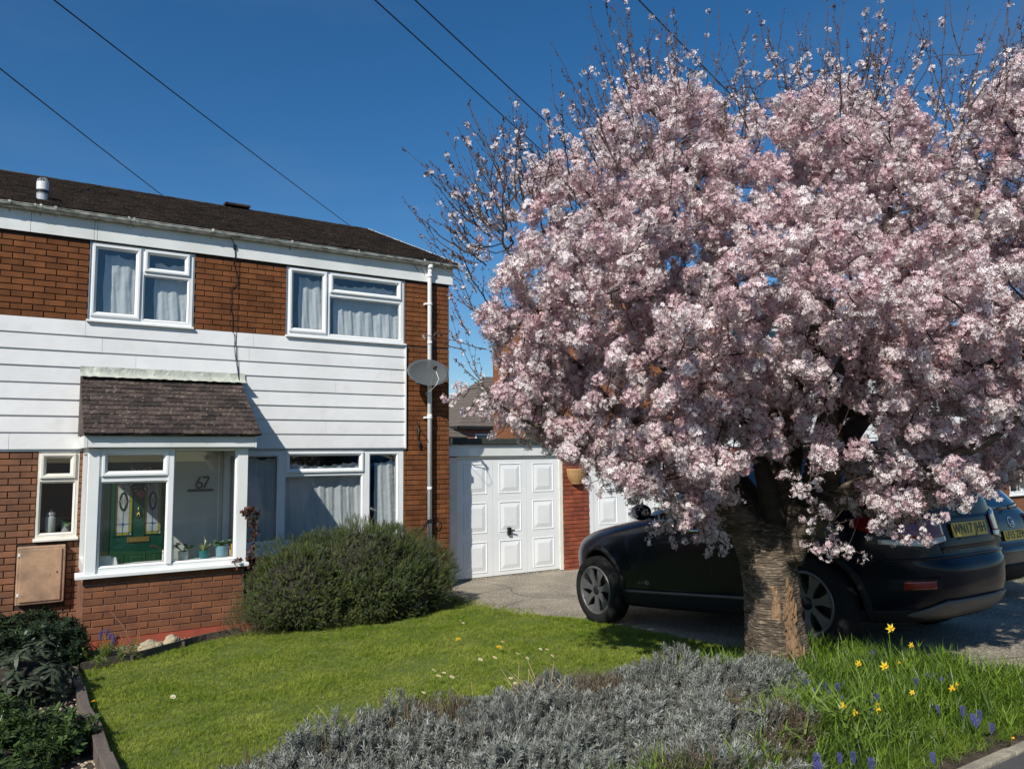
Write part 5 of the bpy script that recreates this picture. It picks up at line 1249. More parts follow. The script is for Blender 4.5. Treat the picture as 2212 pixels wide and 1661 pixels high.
def mound(name, ells, n, srcs, label, cat, sc=(.8, 1.2), inner=.25, tilt=.5, ground=True, extra=None, seed=1, part_name='foliage', keep=None, noise_a=.12, lift=0, pick=None):
    """a shrub whose sprigs cover the outside of several ellipsoids and fill part of the inside"""
    r = np.random.default_rng(seed); P, D, S = [], [], []
    tot = sum(e[3] * e[4] + e[4] * e[5] for e in ells)
    for (cx, cy, cz, rx, ry, rz) in ells:
        m = int(n * (rx * ry + ry * rz) / tot)
        k = 0
        while k < m:
            v = r.normal(size=3); v /= np.linalg.norm(v); u = 1 - inner * r.random() ** 2
            p = np.array([cx + v[0] * rx * u, cy + v[1] * ry * u, cz + v[2] * rz * u])
            nn = noise.noise(Vector(p * 3.1)) + .5 * noise.noise(Vector(p * 8.0)); p += v * nn * noise_a
            if p[2] < gz(p[1]) + lift: k += .3; continue
            if any(((p[0]-e[0])/e[3])**2 + ((p[1]-e[1])/e[4])**2 + ((p[2]-e[2])/e[5])**2 < (1 - inner) ** 2 * .9 for e in ells): k += .3; continue
            if keep is not None and not keep(p): k += .3; continue
            g = np.array([v[0] / rx, v[1] / ry, v[2] / rz]); g /= np.linalg.norm(g); g = g * (1 - tilt) + np.array([0, 0, tilt]) + r.normal(size=3) * .25
            P.append(p); D.append(eul(g, r.random() * 6.28)); S.append(r.uniform(*sc)); k += 1
    t = empty(name, (ells[0][0], ells[0][1], gz(ells[0][1])), label, cat)
    scatter(part_name, srcs, P, D, S, None if pick is None else [pick(p, len(srcs)) for p in P], parent=t, kind='stuff')
    return t
def leaf_mat(name, a, b, c=None, rough=.5, trans=.25, ns=40):
    m = mat(name, a, rough, b, ns, trans=trans, rnd=.35, spec=.25); return m
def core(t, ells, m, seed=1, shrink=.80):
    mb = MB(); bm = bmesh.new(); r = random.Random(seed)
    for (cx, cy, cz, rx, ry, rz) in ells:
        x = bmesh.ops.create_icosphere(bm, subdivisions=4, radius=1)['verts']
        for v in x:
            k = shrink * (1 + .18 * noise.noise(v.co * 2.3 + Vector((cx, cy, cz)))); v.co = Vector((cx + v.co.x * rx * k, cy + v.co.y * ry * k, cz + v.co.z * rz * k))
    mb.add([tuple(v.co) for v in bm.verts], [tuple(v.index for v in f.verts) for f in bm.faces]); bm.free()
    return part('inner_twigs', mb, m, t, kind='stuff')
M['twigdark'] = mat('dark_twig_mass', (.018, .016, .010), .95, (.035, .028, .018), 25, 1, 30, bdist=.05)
# rosemary in front of the ground-floor window
m_ros = leaf_mat('rosemary_leaf', (.055, .090, .020), (.150, .170, .055), ns=7)
m_ros2 = leaf_mat('rosemary_pale', (.10, .13, .085), (.17, .19, .15), ns=30)
SR = [needle_sprig(.11, 26, .030, .0045, .7, s).mesh('rosemary', m_ros) for s in range(4)] + [needle_sprig(.12, 24, .028, .005, .9, 9).mesh('rosemary', m_ros2)]
RE = [(3.62, -1.28, .62, .88, .60, .60), (4.28, -1.05, .46, .60, .52, .60), (2.82, -1.34, .48, .60, .50, .54), (3.85, -1.35, .38, .85, .55, .48), (3.35, -1.1, .55, .70, .45, .50)]
rs = mound('rosemary_bush', RE, 20000, SR, 'large rounded dark green rosemary bush below the ground-floor window', 'bush', (.5, 1.0), .24, .35, seed=3, noise_a=.22)
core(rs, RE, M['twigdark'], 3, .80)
# small wiry shrub between porch and rosemary
m_wiry = leaf_mat('wiry_leaf', (.12, .10, .055), (.08, .11, .04), ns=20)
SW = [needle_sprig(.10, 12, .022, .003, .5, s + 20).mesh('wiry', m_wiry) for s in range(3)]
mound('wiry_shrub', [(2.28, -1.42, .20, .30, .25, .30)], 650, SW, 'wispy brown and green wiry shrub between the porch wall and the rosemary', 'shrub', (.7, 1.3), .8, .6, seed=4, noise_a=.2)
# lavender
m_lav = leaf_mat('lavender_leaf', (.180, .192, .165), (.275, .285, .255), trans=.15, ns=14)
m_lav2 = leaf_mat('lavender_old', (.10, .075, .05), (.16, .13, .09), trans=.1, ns=14)
SV = [needle_sprig(.065, 22, .040, .0046, .75, s + 30).mesh('lavender', m_lav) for s in range(5)] + [needle_sprig(.075, 16, .032, .0032, 1.2, 39).mesh('lavender', m_lav2)]
LA = [(3.15, -7.20, .49, .80, .58, .31), (2.55, -7.05, .44, .62, .55, .30), (3.70, -7.20, .49, .40, .40, .22), (3.05, -7.75, .46, .62, .5, .29)]
LB = [(1.75, -6.92, .46, .62, .48, .27), (1.15, -7.05, .44, .52, .50, .26), (2.0, -7.25, .47, .6, .55, .30), (.92, -7.45, .47, .55, .5, .28)]
def lav_pick(p, n):
    return n - 1 if noise.noise(Vector(p * 2.6)) + random.gauss(0, .12) > .24 else random.randrange(n - 1)
lv = mound('lavender_bush', LA, 15000, SV, 'big grey-green lavender mound in the foreground at the foot of the cherry tree', 'bush', (.75, 1.3), .28, .35, seed=5, noise_a=.17, pick=lav_pick)
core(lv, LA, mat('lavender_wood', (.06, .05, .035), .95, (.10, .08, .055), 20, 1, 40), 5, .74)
lv2 = mound('lavender_bush', LB, 9000, SV, 'lower grey-green lavender bush along the bottom edge, left of the big mound', 'bush', (.75, 1.3), .28, .35, seed=6, noise_a=.17, pick=lav_pick)
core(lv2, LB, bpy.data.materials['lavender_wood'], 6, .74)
def stalks(parent, pts, m, nm, h=(.15, .3), lean=.5, r=.0016):
    mb = MB()
    for p in pts:
        a = random.uniform(0, 6.28); l = random.uniform(*h); d = Vector((math.cos(a) * lean, math.sin(a) * lean, 1)).normalized(); q = Vector(p)
        mb.tube([q, q + d * l * .5, q + d * l + Vector((math.cos(a), math.sin(a), 0)) * l * .15], [r, r, r * .6], 4, caps=False)
    return part(nm, mb, m, parent, kind='stuff')
M['straw'] = mat('straw', (.42, .32, .18), .8)
stalks(lv2, [(random.uniform(1.2, 2.3), random.uniform(-6.75, -6.45), .62 + random.uniform(-.05, .05)) for _ in range(60)], M['straw'], 'dead_stalks', (.08, .17), .6, .0018)
stalks(lv, [(random.uniform(2.45, 2.75), random.uniform(-6.85, -6.55), .66) for _ in range(30)], M['straw'], 'dead_stalks', (.10, .22), .7, .0018)
# shrubs of the left bed
m_dk = leaf_mat('dark_glossy_leaf', (.014, .028, .012), (.035, .055, .022), rough=.42, trans=.12)
m_md = leaf_mat('mid_green_leaf', (.035, .070, .018), (.08, .12, .035), rough=.35, trans=.2)
m_rh = leaf_mat('rhododendron_leaf', (.035, .050, .028), (.075, .095, .06), rough=.5, trans=.15)
SD = [broad_sprig(9, .05, .017, s, .5, .3, .06).mesh('sprig', m_dk) for s in range(4)]
e = [(.10, -1.75, .26, .46, .42, .33), (-.35, -1.7, .24, .45, .42, .32), (-.25, -2.3, .25, .42, .40, .24)]
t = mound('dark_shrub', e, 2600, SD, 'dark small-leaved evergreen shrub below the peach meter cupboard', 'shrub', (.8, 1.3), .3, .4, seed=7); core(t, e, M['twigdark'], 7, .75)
SH = [broad_sprig(9, .105, .027, s + 5, .15, .9, .04).mesh('whorl', m_rh) for s in range(3)]
e = [(.02, -3.15, .36, .36, .36, .22), (-.30, -2.9, .36, .35, .35, .22)]
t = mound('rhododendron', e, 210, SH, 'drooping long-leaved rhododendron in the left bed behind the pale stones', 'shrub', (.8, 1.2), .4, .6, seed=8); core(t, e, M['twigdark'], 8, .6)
SM = [broad_sprig(8, .046, .019, s + 9, .6, .3, .05).mesh('sprig', m_md) for s in range(4)]
e = [(.05, -4.9, .36, .34, .5, .13), (-.2, -5.3, .40, .4, .5, .16), (-.30, -4.4, .36, .35, .5, .2)]
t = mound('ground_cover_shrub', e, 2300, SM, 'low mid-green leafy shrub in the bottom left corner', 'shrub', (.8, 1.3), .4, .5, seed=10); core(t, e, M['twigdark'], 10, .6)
# gravel and pebbles in the left bed
PB_ = []
def pebble(s, m_):
    bm = bmesh.new(); bmesh.ops.create_icosphere(bm, subdivisions=1, radius=1); r = random.Random(s)
    for v in bm.verts: v.co *= r.uniform(.75, 1.2); v.co.z *= .6
    mb = MB(); mb.add([tuple(v.co) for v in bm.verts], [tuple(v.index for v in f.verts) for f in bm.faces]); bm.free(); return mb.mesh('pebble', m_, True)
m_peb = mat('pebbles', (.40, .33, .24), .85, (.24, .19, .14), 14, rnd=.4)
pebs = [pebble(s, m_peb) for s in range(3)]
P, Rr, S = [], [], []
for _ in range(5200):
    x, y = random.uniform(-.9, .46), random.uniform(-6.2, -.1)
    if noise.noise(Vector((x * 1.6, y * 1.6, 3))) < -.12: continue
    P.append((x, y, gz(y) - .016)); Rr.append((random.random() * .5, random.random() * .5, random.random() * 6)); S.append(random.uniform(.006, .017))
for _ in range(700):
    x = random.uniform(.6, 2.3); y = random.uniform(-1.5, -1.03); P.append((x, y, gz(y) - .014)); Rr.append((0, random.random() * .5, random.random() * 6)); S.append(random.uniform(.006, .015))
for _ in range(260):
    x = random.gauss(5.22, .12); y = random.uniform(-2.4, -1.0); P.append((x, y, gz(y) + .004)); Rr.append((0, random.random() * .5, random.random() * 6)); S.append(random.uniform(.005, .014))
scatter('gravel', pebs, P, Rr, S, kind='stuff', label='pale gravel and pebbles scattered over the left bed')
# raised planting bed soil left
# timber edging of the lawn, separate lengths
te = empty('timber_edging', (.47, -3.8, .25), 'weathered wooden edging boards between the left bed and the lawn', 'edging')
ys_ = [-2.18, -2.62, -3.15, -3.95, -4.75, -5.55, -6.35]
for a, b in zip(ys_, ys_[1:]):
    mb = MB(); j = random.uniform(-.012, .012); za, zc = gz(a), gz(b)
    mb.add([(.405+j, a, za-.05), (.475+j, a, za-.05), (.475-j, b+.006, zc-.05), (.405-j, b+.006, zc-.05), (.405+j, a, za+.075), (.475+j, a, za+.075), (.475-j, b+.006, zc+.075), (.405-j, b+.006, zc+.075)],
           [(0,1,2,3),(4,7,6,5),(0,4,5,1),(1,5,6,2),(2,6,7,3),(3,7,4,0)]); mb.fix(); part('board', mb, M['timber'], te, bevel=.006)
ce = empty('curved_edging', (1.3, -1.75, .1), 'thin dark curved board edging between the porch bed and the lawn', 'edging')
cp = [(.50, -2.16), (.80, -2.04), (1.10, -1.90), (1.40, -1.68), (1.75, -1.44), (2.15, -1.33)]
cs = smooth_pts([(x, y, 0) for x, y in cp], 4); mb = MB(); vs = []
for p in cs: z = gz(p.y); vs += [(p.x, p.y, z - .03), (p.x, p.y, z + .085), (p.x + .008, p.y + .018, z + .085), (p.x + .008, p.y + .018, z - .03)]
n = len(cs); mb.add(vs, [(i*4+k, (i+1)*4+k, (i+1)*4+k+1, i*4+k+1) for i in range(n-1) for k in range(3)] + [(0,1,2,3)]); part('edging_board', mb, M['timber'], ce)
for i in (6, 13): mb = MB(); p = cs[i]; mb.box(p.x - .012, p.x + .012, p.y - .03, p.y - .004, gz(p.y) - .05, gz(p.y) + .07); part('peg', mb, M['timber'], ce)
# rocks
def rock(c, s, label, seed):
    bm = bmesh.new(); bmesh.ops.create_icosphere(bm, subdivisions=4, radius=1)
    for v in bm.verts:
        k = 1 + .22 * noise.noise(v.co * 1.6 + Vector((seed, 0, 0))) + .10 * noise.noise(v.co * 4.5 + Vector((0, seed, 0))) + .05 * noise.noise(v.co * 11); v.co = Vector((v.co.x * s[0], v.co.y * s[1], v.co.z * s[2])) * k
    mb = MB(); mb.add([tuple(v.co) for v in bm.verts], [tuple(v.index for v in f.verts) for f in bm.faces]); bm.free()
    o = part('rock', mb, M['stone'], None, smooth=True, label=label, cat='rock', group='pale rocks by the porch'); o.location = c
rock((1.16, -1.60, .12), (.13, .08, .075), 'longer pale ochre rock against the curved edging below the porch', 1)
rock((1.38, -1.53, .12), (.085, .07, .085), 'rounder pale ochre rock at the right of the pair below the porch', 4)
# bare stems by the rocks
bs = empty('bare_shrub', (.98, -1.62, .08), 'leafless twiggy shrub with reddish stems in front of the porch wall', 'shrub'); mb = MB()
for k in range(9):
    a = random.uniform(-1, 1); b = Vector((.98 + .03 * k * random.uniform(-1, 1), -1.6, .07)); l = random.uniform(.15, .30); d = Vector((a * .6, random.uniform(-.3, .3), 1)).normalized(); P = [b]; 
    for i in range(4): d = (d + Vector((random.uniform(-.2, .2), random.uniform(-.2, .2), .1))).normalized(); P.append(P[-1] + d * l / 4)
    mb.tube(P, [.006, .005, .004, .003, .002], 6)
mb.tube([(1.02, -1.6, .1), (.92, -1.5, .35), (.80, -1.35, .50)], [.004, .003, .002], 5); part('stem', mb, mat('red_stem', (.22, .10, .07), .7), bs)
# climber by the porch corner
m_cl = leaf_mat('bronze_leaf', (.13, .06, .045), (.09, .055, .04), ns=60)
cl = empty('bare_climber', (2.33, -.98, .1), 'bronze leaved climber growing up the right corner of the porch', 'climber')
ck = smooth_pts([(2.36, -.98, .05), (2.36, -1.00, .5), (2.33, -1.02, .9), (2.35, -1.03, 1.2), (2.32, -1.06, 1.42), (2.27, -1.08, 1.47), (2.23, -1.08, 1.44)], 5); mb = MB(); mb.tube(ck, .006, 6); mb.tube([p + Vector((.03 * math.sin(i), .01, 0)) for i, p in enumerate(ck[:-6])], .004, 5); part('stem', mb, M['stem'], cl)
SC_ = [broad_sprig(5, .035, .022, s + 70, .3, .4, .02).mesh('leafy', m_cl) for s in range(3)]
P = [ck[random.randrange(6, len(ck))] + Vector((random.gauss(0, .035), random.gauss(-.01, .02), random.gauss(0, .02))) for _ in range(170)] + [Vector((random.uniform(2.05, 2.6), -1.03 + random.uniform(-.1, .1), random.uniform(.78, .92))) for _ in range(60)]
scatter('leaves', SC_, P, [(random.random() * 3, random.random() * 3, random.random() * 6) for _ in P], [random.uniform(.6, 1.1) for _ in P], parent=cl, kind='stuff')

# ---- lawn grass
m_gr = mat('grass_blade', (.140, .218, .016), .6, (.300, .345, .055), 2.6, spec=.2, rnd=.35, trans=.35, thr=(.3, .7))
m_gr2 = mat('grass_dry', (.38, .37, .12), .6, (.25, .29, .05), 6, spec=.2, rnd=.3, trans=.3)
SG = [blade_tuft(9, .045, .0034, s, .8, .8, 2, .022).mesh('tuft', m_gr) for s in range(5)] + [blade_tuft(8, .040, .003, 11, 1.0, .9, 2, .022).mesh('tuft', m_gr2)]
P, Rr, S = [], [], []
def in_lawn(x, y):
    if x < LX0 - .02 or x > GE(y) + .02: return False
    if y > -1.2: return x > 4.7 and y > -1.5
    if y > -2.15 and x < lawn_left(y) - .0: return False
    return True
for _ in range(60000):
    x, y = random.uniform(.46, 5.6), random.uniform(-7.4, -1.2)
    if not in_lawn(x, y): continue
    z_ = math.hypot(x, y + 10.5)
    if random.random() > min(1, (z_ / 5.5) ** 0 * 1.0): continue
    q = noise.noise(Vector((x * 1.3, y * 1.3, 0))) + .5 * noise.noise(Vector((x * 4, y * 4, 5)))
    P.append((x, y, gz(y) + .004)); Rr.append((random.uniform(-.5, .5), random.uniform(-.5, .5), random.random() * 6.28)); S.append((.62 + .45 * q + random.uniform(-.1, .25)) * (1.25 if x > GE(y) - .15 else 1))
P = np.array(P); q_ = RNG.random(len(P)); dry = np.array([noise.noise(Vector((p[0] * .9, p[1] * .9, 9))) for p in P]); idx = np.where(q_ < .07 + .35 * np.clip(dry, 0, 1), 5, RNG.integers(0, 5, len(P)))
scatter('lawn_grass', SG, P, Rr, S, idx, kind='stuff', label='short mown grass of the sunny front lawn')
# weeds and grass at the driveway edge
P, Rr, S = [], [], []
for _ in range(2600):
    y = random.uniform(-8.2, -.6); x = GE(y) + random.gauss(.0, .05 if y < -2.5 else .14)
    P.append((x, y, gz(y) + .004)); Rr.append((random.uniform(-.3, .3), random.uniform(-.3, .3), random.random() * 6)); S.append(random.uniform(.5, 1.2))
for _ in range(1300):
    x, y = random.gauss(12.2, .8), random.gauss(-5.2, .35); P.append((x, y, gz(y) + .004)); Rr.append((0, 0, random.random() * 6)); S.append(random.uniform(.8, 1.6))
scatter('edge_grass', SG, P, Rr, S, kind='stuff', label='ragged grass creeping over the edge of the driveway')
# small flowers in the lawn: one thing each
def daisy_mesh():
    mb = MB(); n = 12
    for k in range(n):
        a = 6.2832 * k / n; mb.add([(.003 * math.cos(a - .2), .003 * math.sin(a - .2), .052), (.012 * math.cos(a - .16), .012 * math.sin(a - .16), .055), (.014 * math.cos(a), .014 * math.sin(a), .055), (.012 * math.cos(a + .16), .012 * math.sin(a + .16), .055)], [(0, 1, 2, 3)])
    return mb
def small_flower(p, label, cat, head, hm, ctr, cm, group, s=1.0, tilt=(.3, 0)):
    r = empty(cat.replace(' ', '_'), p, label, cat, group); r.scale = (s, s, s); r.rotation_euler = (tilt[0], tilt[1], random.random() * 6)
    WM[r.name] = r.matrix_basis.copy()
    part('petals', head, hm, r, local=True); part('centre', ctr, cm, r, local=True)
    mb = MB().tube([(0, 0, 0), (0, 0, .052)], .0012, 4); part('stem', mb, M['leaf_in'], r, local=True); return r
m_dy = mat('daisy_white', (.82, .80, .76), .6); m_dc = mat('daisy_yellow', (.70, .42, .02), .6); m_dn = mat('dandelion_yellow', (.78, .48, .01), .6)
dh = daisy_mesh().mesh('petals', m_dy); dc = MB().lathe([(.005, .053), (.005, .057), (.001, .058)], (0, 0, 0), 10).mesh('centre', m_dc)
def sf(px, py): return onG(px, py, .03)
DP = [(1035,1430,'behind the row of four, nearest the rosemary side'),(1032,1435,None),(1060,1431,None),(1112,1421,None),(1131,1427,None),(1162,1408,None),(1178,1414,None),(1184,1423,None),(1080,1398,None),(927,1457,None),(956,1462,None),(968,1475,None),(940,1474,None),(908,1506,None),(1100,1475,None),(1107,1487,None),(370,1514,None),(1006,1538,None),(997,1350+3,None)]
seen = 0
d0 = None
for px, py, _ in DP:
    p = sf(px, py)
    if d0 is None:
        d0 = small_flower((p[0], p[1], gz(p[1])), 'tiny white daisy open in the short lawn grass', 'daisy', dh, m_dy, dc, m_dc, 'daisies dotted over the lawn', 1.5, (.45, 0)); dk = kids(d0)
    else:
        c = copy_tree(d0, dk); c.location = (p[0], p[1], gz(p[1])); c.rotation_euler = (random.uniform(.2, .6), 0, random.random()); s = random.uniform(1.2, 1.7); c.scale = (s, s, s)
def rank_labels(objs, what, where):
    ORD = ['first', 'second', 'third', 'fourth', 'fifth', 'sixth', 'seventh', 'eighth', 'ninth', 'tenth', 'eleventh', 'twelfth', 'thirteenth', 'fourteenth']
    rows = {}
    for o in objs:
        px, py, z = proj(o.location)
        for lim, nm in where:
            if py < lim: rows.setdefault(nm, []).append((px, o)); break
    for nm, l in rows.items():
        for i, (px, o) in enumerate(sorted(l, key=lambda q: q[0])): o['label'] = '%s %s from the left %s' % (ORD[min(i, 13)], what, nm)
bpy.context.view_layer.update()
rank_labels([o for o in bpy.data.objects if o.get('category') == 'daisy'], 'white daisy', [(1425, 'in the far lawn group by the dandelions'), (1450, 'in the middle lawn group'), (1480, 'in the near lawn group'), (9999, 'in the nearest lawn group')])
mb = MB()
for ring_, (r0, zz) in enumerate(((.016, .052), (.012, .056), (.007, .059))):
    n = 14 - 3 * ring_
    for k in range(n):
        a = 6.2832 * (k + ring_ * .5) / n; w = .18; mb.add([(.002 * math.cos(a), .002 * math.sin(a), .052), (r0 * math.cos(a - w), r0 * math.sin(a - w), zz), (r0 * 1.1 * math.cos(a), r0 * 1.1 * math.sin(a), zz), (r0 * math.cos(a + w), r0 * math.sin(a + w), zz)], [(0, 1, 2, 3)])
dnm = mb.mesh('petals', m_dn); dnc = MB().lathe([(.003, .046), (.006, .050), (.003, .053)], (0, 0, 0), 8).mesh('centre', M['leaf_in'])
for px, py, lb in ((995, 1392, 'yellow dandelion on the lawn nearest the rosemary bush'), (1073, 1410, 'yellow dandelion on the lawn right of the other one, above the daisies'), (206, 1533, 'yellow dandelion beside the wooden edging on the left of the lawn'), (956, 1277, 'yellow dandelion at the right foot of the rosemary bush')):
    p = sf(px, py); small_flower((p[0], p[1], gz(p[1])), lb, 'dandelion', dnm, m_dn, dnc, M['leaf_in'], None, 1.7, (.3, 0))

# ---- bulbs and tall grass of the right-hand bed
m_lf = mat('bulb_leaf', (.105, .195, .014), .5, (.20, .285, .035), 7, spec=.25, rnd=.3, trans=.35)
m_lf2 = mat('dark_bulb_leaf', (.050, .105, .020), .4, (.095, .155, .03), 9, rnd=.3, trans=.3)
ST = [blade_tuft(10, .25, .0075, s + 40, .75, .8, 4, .05).mesh('tuft', m_lf if s % 2 else m_lf2) for s in range(4)] + [blade_tuft(14, .11, .004, s + 50, 1.0, 1.0, 3, .05).mesh('tuft', m_lf) for s in range(3)]
def in_bed(x, y): return (y > -8.46 and x < GE(y) + .03 and x > 3.2 and (y < -6.75 or x > 4.75) and y < -6.3) or (y < -7.9 and y > -8.46 and x > .4)
P, Rr, S, I = [], [], [], []
for _ in range(9500):
    x, y = random.uniform(1.0, 5.5), random.uniform(-8.46, -6.3)
    if not in_bed(x, y): continue
    edge = max(0, min(1, (y + 8.46) / .5)); tall = random.random() < .62 * edge
    P.append((x, y, gz(y) + .008)); Rr.append((random.uniform(-.2, .2), random.uniform(-.2, .2), random.random() * 6.28)); I.append(random.randrange(4) if tall else 4 + random.randrange(3)); S.append(random.uniform(.6, 1.15) * (.55 + .45 * edge))
for _ in range(500):
    x, y = random.gauss(5.25, .25), random.uniform(-8.4, -7.9); P.append((x, y, gz(y) + .008)); Rr.append((0, 0, random.random() * 6)); I.append(4 + random.randrange(3)); S.append(random.uniform(.9, 1.6))
for _ in range(60):
    x, y = random.gauss(4.3, .2), random.gauss(-6.45, .12); P.append((x, y, gz(y) + .008)); Rr.append((0, 0, random.random() * 6)); I.append(random.randrange(4)); S.append(random.uniform(.6, 1.0))
scatter('bulb_foliage', ST, P, Rr, S, I, kind='stuff', label='tangled green bulb leaves and grass right of the tree trunk')
# green bulb leaves poking through the lavender
P = [(random.gauss(3.35, .22), random.gauss(-7.95, .16), gz(-8) + random.uniform(.12, .25)) for _ in range(42)]
m_lf3 = mat('bright_bulb_leaf', (.15, .24, .035), .4, (.22, .30, .06), 9, trans=.35)
scatter('bright_leaves', [blade_tuft(4, .17, .010, s + 60, 1.2, 1.6, 5, .03).mesh('tuft', m_lf3) for s in range(4)], P, [(random.uniform(-.4, .4), random.uniform(-.4, .4), random.random() * 6) for _ in P], [random.uniform(.6, 1.1) for _ in P], kind='stuff', label='bright green curling bulb leaves growing through the front of the lavender')
# grape hyacinths
m_gh = mat('grape_hyacinth_blue', (.050, .052, .22), .65, (.10, .095, .32), 90, rnd=.2)
mb = MB()
for lv_ in range(9):
    z = .10 + lv_ * .0062; r_ = .0105 * math.sin(math.pi * (.16 + .80 * (1 - lv_ / 9.5)))
    for k in range(7):
        a = 6.2832 * (k + .5 * (lv_ % 2)) / 7; c = Vector((r_ * math.cos(a), r_ * math.sin(a), z)); q = .0034
        mb.add([c + Vector((0, 0, q)), c + Vector((q, 0, 0)), c + Vector((0, q, 0)), c + Vector((-q, 0, 0)), c + Vector((0, -q, 0)), c - Vector((0, 0, q))], [(0,1,2),(0,2,3),(0,3,4),(0,4,1),(5,2,1),(5,3,2),(5,4,3),(5,1,4)])
gh_me = mb.mesh('flower_spike', m_gh, True); gst = MB().tube([(0, 0, -.05), (.002, 0, .10), (0, 0, .15)], [.002, .0018, .001], 5).mesh('stem', m_lf2)
def upright(cat, p, label, group, spike, stem, s, tilt=(0, 0)):
    r = empty(cat.replace(' ', '_'), p, label, cat, group); r.scale = (s,) * 3; r.rotation_euler = (tilt[0], tilt[1], random.random() * 6); WM[r.name] = r.matrix_basis.copy()
    put('flower_spike', spike, r, local=True); put('stem', stem, r, local=True); return r
def vb(x, y): return (1520.6 + x * .3125, 1245.9 + y * .3125)
GH = [(770,800),(795,757),(866,823),(860,757),(930,775),(950,840),(815,875),(645,712),(683,680),(686,730),(1128,865),(1160,845),(1175,950),(1150,530),(1545,695),(1583,690),(1630,718),(1565,700),(1495,738),(1720,700),(1645,925),(1788,937),(1848,995),(1918,948),(1890,985),(1975,1052),(1590,1250),(1150,1280),(1048,1255),(960,1245),(175,1250),(880,510),(1005,530),(1105,590),(965,745)]
BIG = [(762, 1290), (745, 1310)]
g0 = None
def ray_at_height(px, py, hz):
    z = 2.0
    while z < 30:
        p = dep(px, py, z)
        if p[2] < gz(p[1]) + hz: return p
        z += .01
    return p
def ght(px, py, s, lab=None):
    global g0, gk
    s *= .86; p = ray_at_height(px, py, .125 * s); loc = (p[0], p[1], gz(p[1]))
    if g0 is None:
        g0 = upright('grape hyacinth', loc, 'blue grape hyacinth spike standing among green bulb leaves by the driveway', 'grape hyacinths in the right-hand bed', gh_me, gst, s, (.05, .05)); gk = kids(g0); return
    c = copy_tree(g0, gk); c.location = loc; c.rotation_euler = (random.uniform(-.2, .2), random.uniform(-.2, .2), random.random() * 6); c.scale = (s,) * 3
    if lab: c['label'] = lab; c['group'] = lab and 'grape hyacinths by the dark shrub' if 'shrub' in lab else g0['group']
for x, y in GH: ght(*vb(x, y), random.uniform(.95, 1.3))
for x, y in BIG: ght(*vb(x, y), 1.5)
for px, py in ((200, 1362), (212, 1368), (222, 1371), (228, 1364), (238, 1372), (243, 1380), (216, 1376), (186, 1370), (250, 1376), (236, 1390)):
    ght(px, py, random.uniform(1.2, 1.6), 'blue grape hyacinth beside the dark shrub at the foot of the porch wall')
rank_labels([o for o in bpy.data.objects if o.get('category') == 'grape hyacinth' and o.location.x > 1.5], 'blue grape hyacinth', [(1470, 'in the back row by the driveway'), (1520, 'in the row behind the daffodils'), (1560, 'in the row beside the daffodils'), (1610, 'in the sparse row near the edging'), (9999, 'in the very front row')])
rank_labels([o for o in bpy.data.objects if o.get('category') == 'grape hyacinth' and o.location.x <= 1.5], 'small blue grape hyacinth', [(9999, 'beside the dark shrub below the porch')])
# yellow-green spurge beside them
t = mound('euphorbia', [(.72, -1.98, .14, .26, .20, .12)], 90, [needle_sprig(.13, 22, .035, .006, .5, s + 80).mesh('sprig', mat('euphorbia_leaf_%d' % s, (.16, .22, .035), .5, trans=.3)) for s in range(2)], 'lime green needle-leaved euphorbia at the corner of the lawn', 'plant', (.8, 1.2), .8, .4, seed=12)
# daffodils
m_df = mat('daffodil_yellow', (.80, .62, .03), .5, trans=.3); m_dt = mat('daffodil_trumpet', (.80, .42, .015), .5, trans=.2)
def daff():
    mb = MB()
    for k in range(6):
        a = 6.2832 * k / 6; ca, sa = math.cos(a), math.sin(a)
        mb.add([(0, 0, 0), (.014 * ca - .008 * sa, .014 * sa + .008 * ca, .002), (.032 * ca, .032 * sa, -.004), (.014 * ca + .008 * sa, .014 * sa - .008 * ca, .002)], [(0, 3, 2, 1)])
    return mb
dpm = daff().mesh('petals', m_df); dtm = MB().lathe([(.004, 0), (.007, .012), (.010, .020), (.008, .0195), (.005, .006)], (0, 0, 0), 12).mesh('trumpet', m_dt, True)
DF = [(1290, 355, .42, 1.35, 'tallest open yellow daffodil in front of the parked dark vehicle'), (1432, 470, .36, .85, 'small daffodil right of the tallest one against the shaded driveway'), (1068, 597, .30, .95, 'daffodil facing right, nearest the trunk in the middle of the bed'), (1247, 615, .29, 1.2, 'daffodil with hanging head below the tallest daffodil'), (1713, 767, .26, .95, 'daffodil beside blue hyacinths near the driveway edge'), (1745, 740, .26, .6, 'daffodil bud just above the one by the driveway edge'), (1440, 798, .22, .7, 'small square-looking daffodil in the centre of the bed'), (960, 890, .22, 1.05, 'bright daffodil above the lavender edge'), (1040, 935, .20, .9, 'narrow daffodil between two larger ones at the front of the bed'), (1195, 915, .20, 1.1, 'pale lemon daffodil with drooping petals in front of a blue spike'), (1195, 875, .22, .5, 'closed white-tipped daffodil bud above the pale lemon one'), (1345, 590, .28, .6, 'withered orange daffodil behind the bed centre'), (2125, 1110, .05, .8, 'yellow flower lying at the pavement edging')]
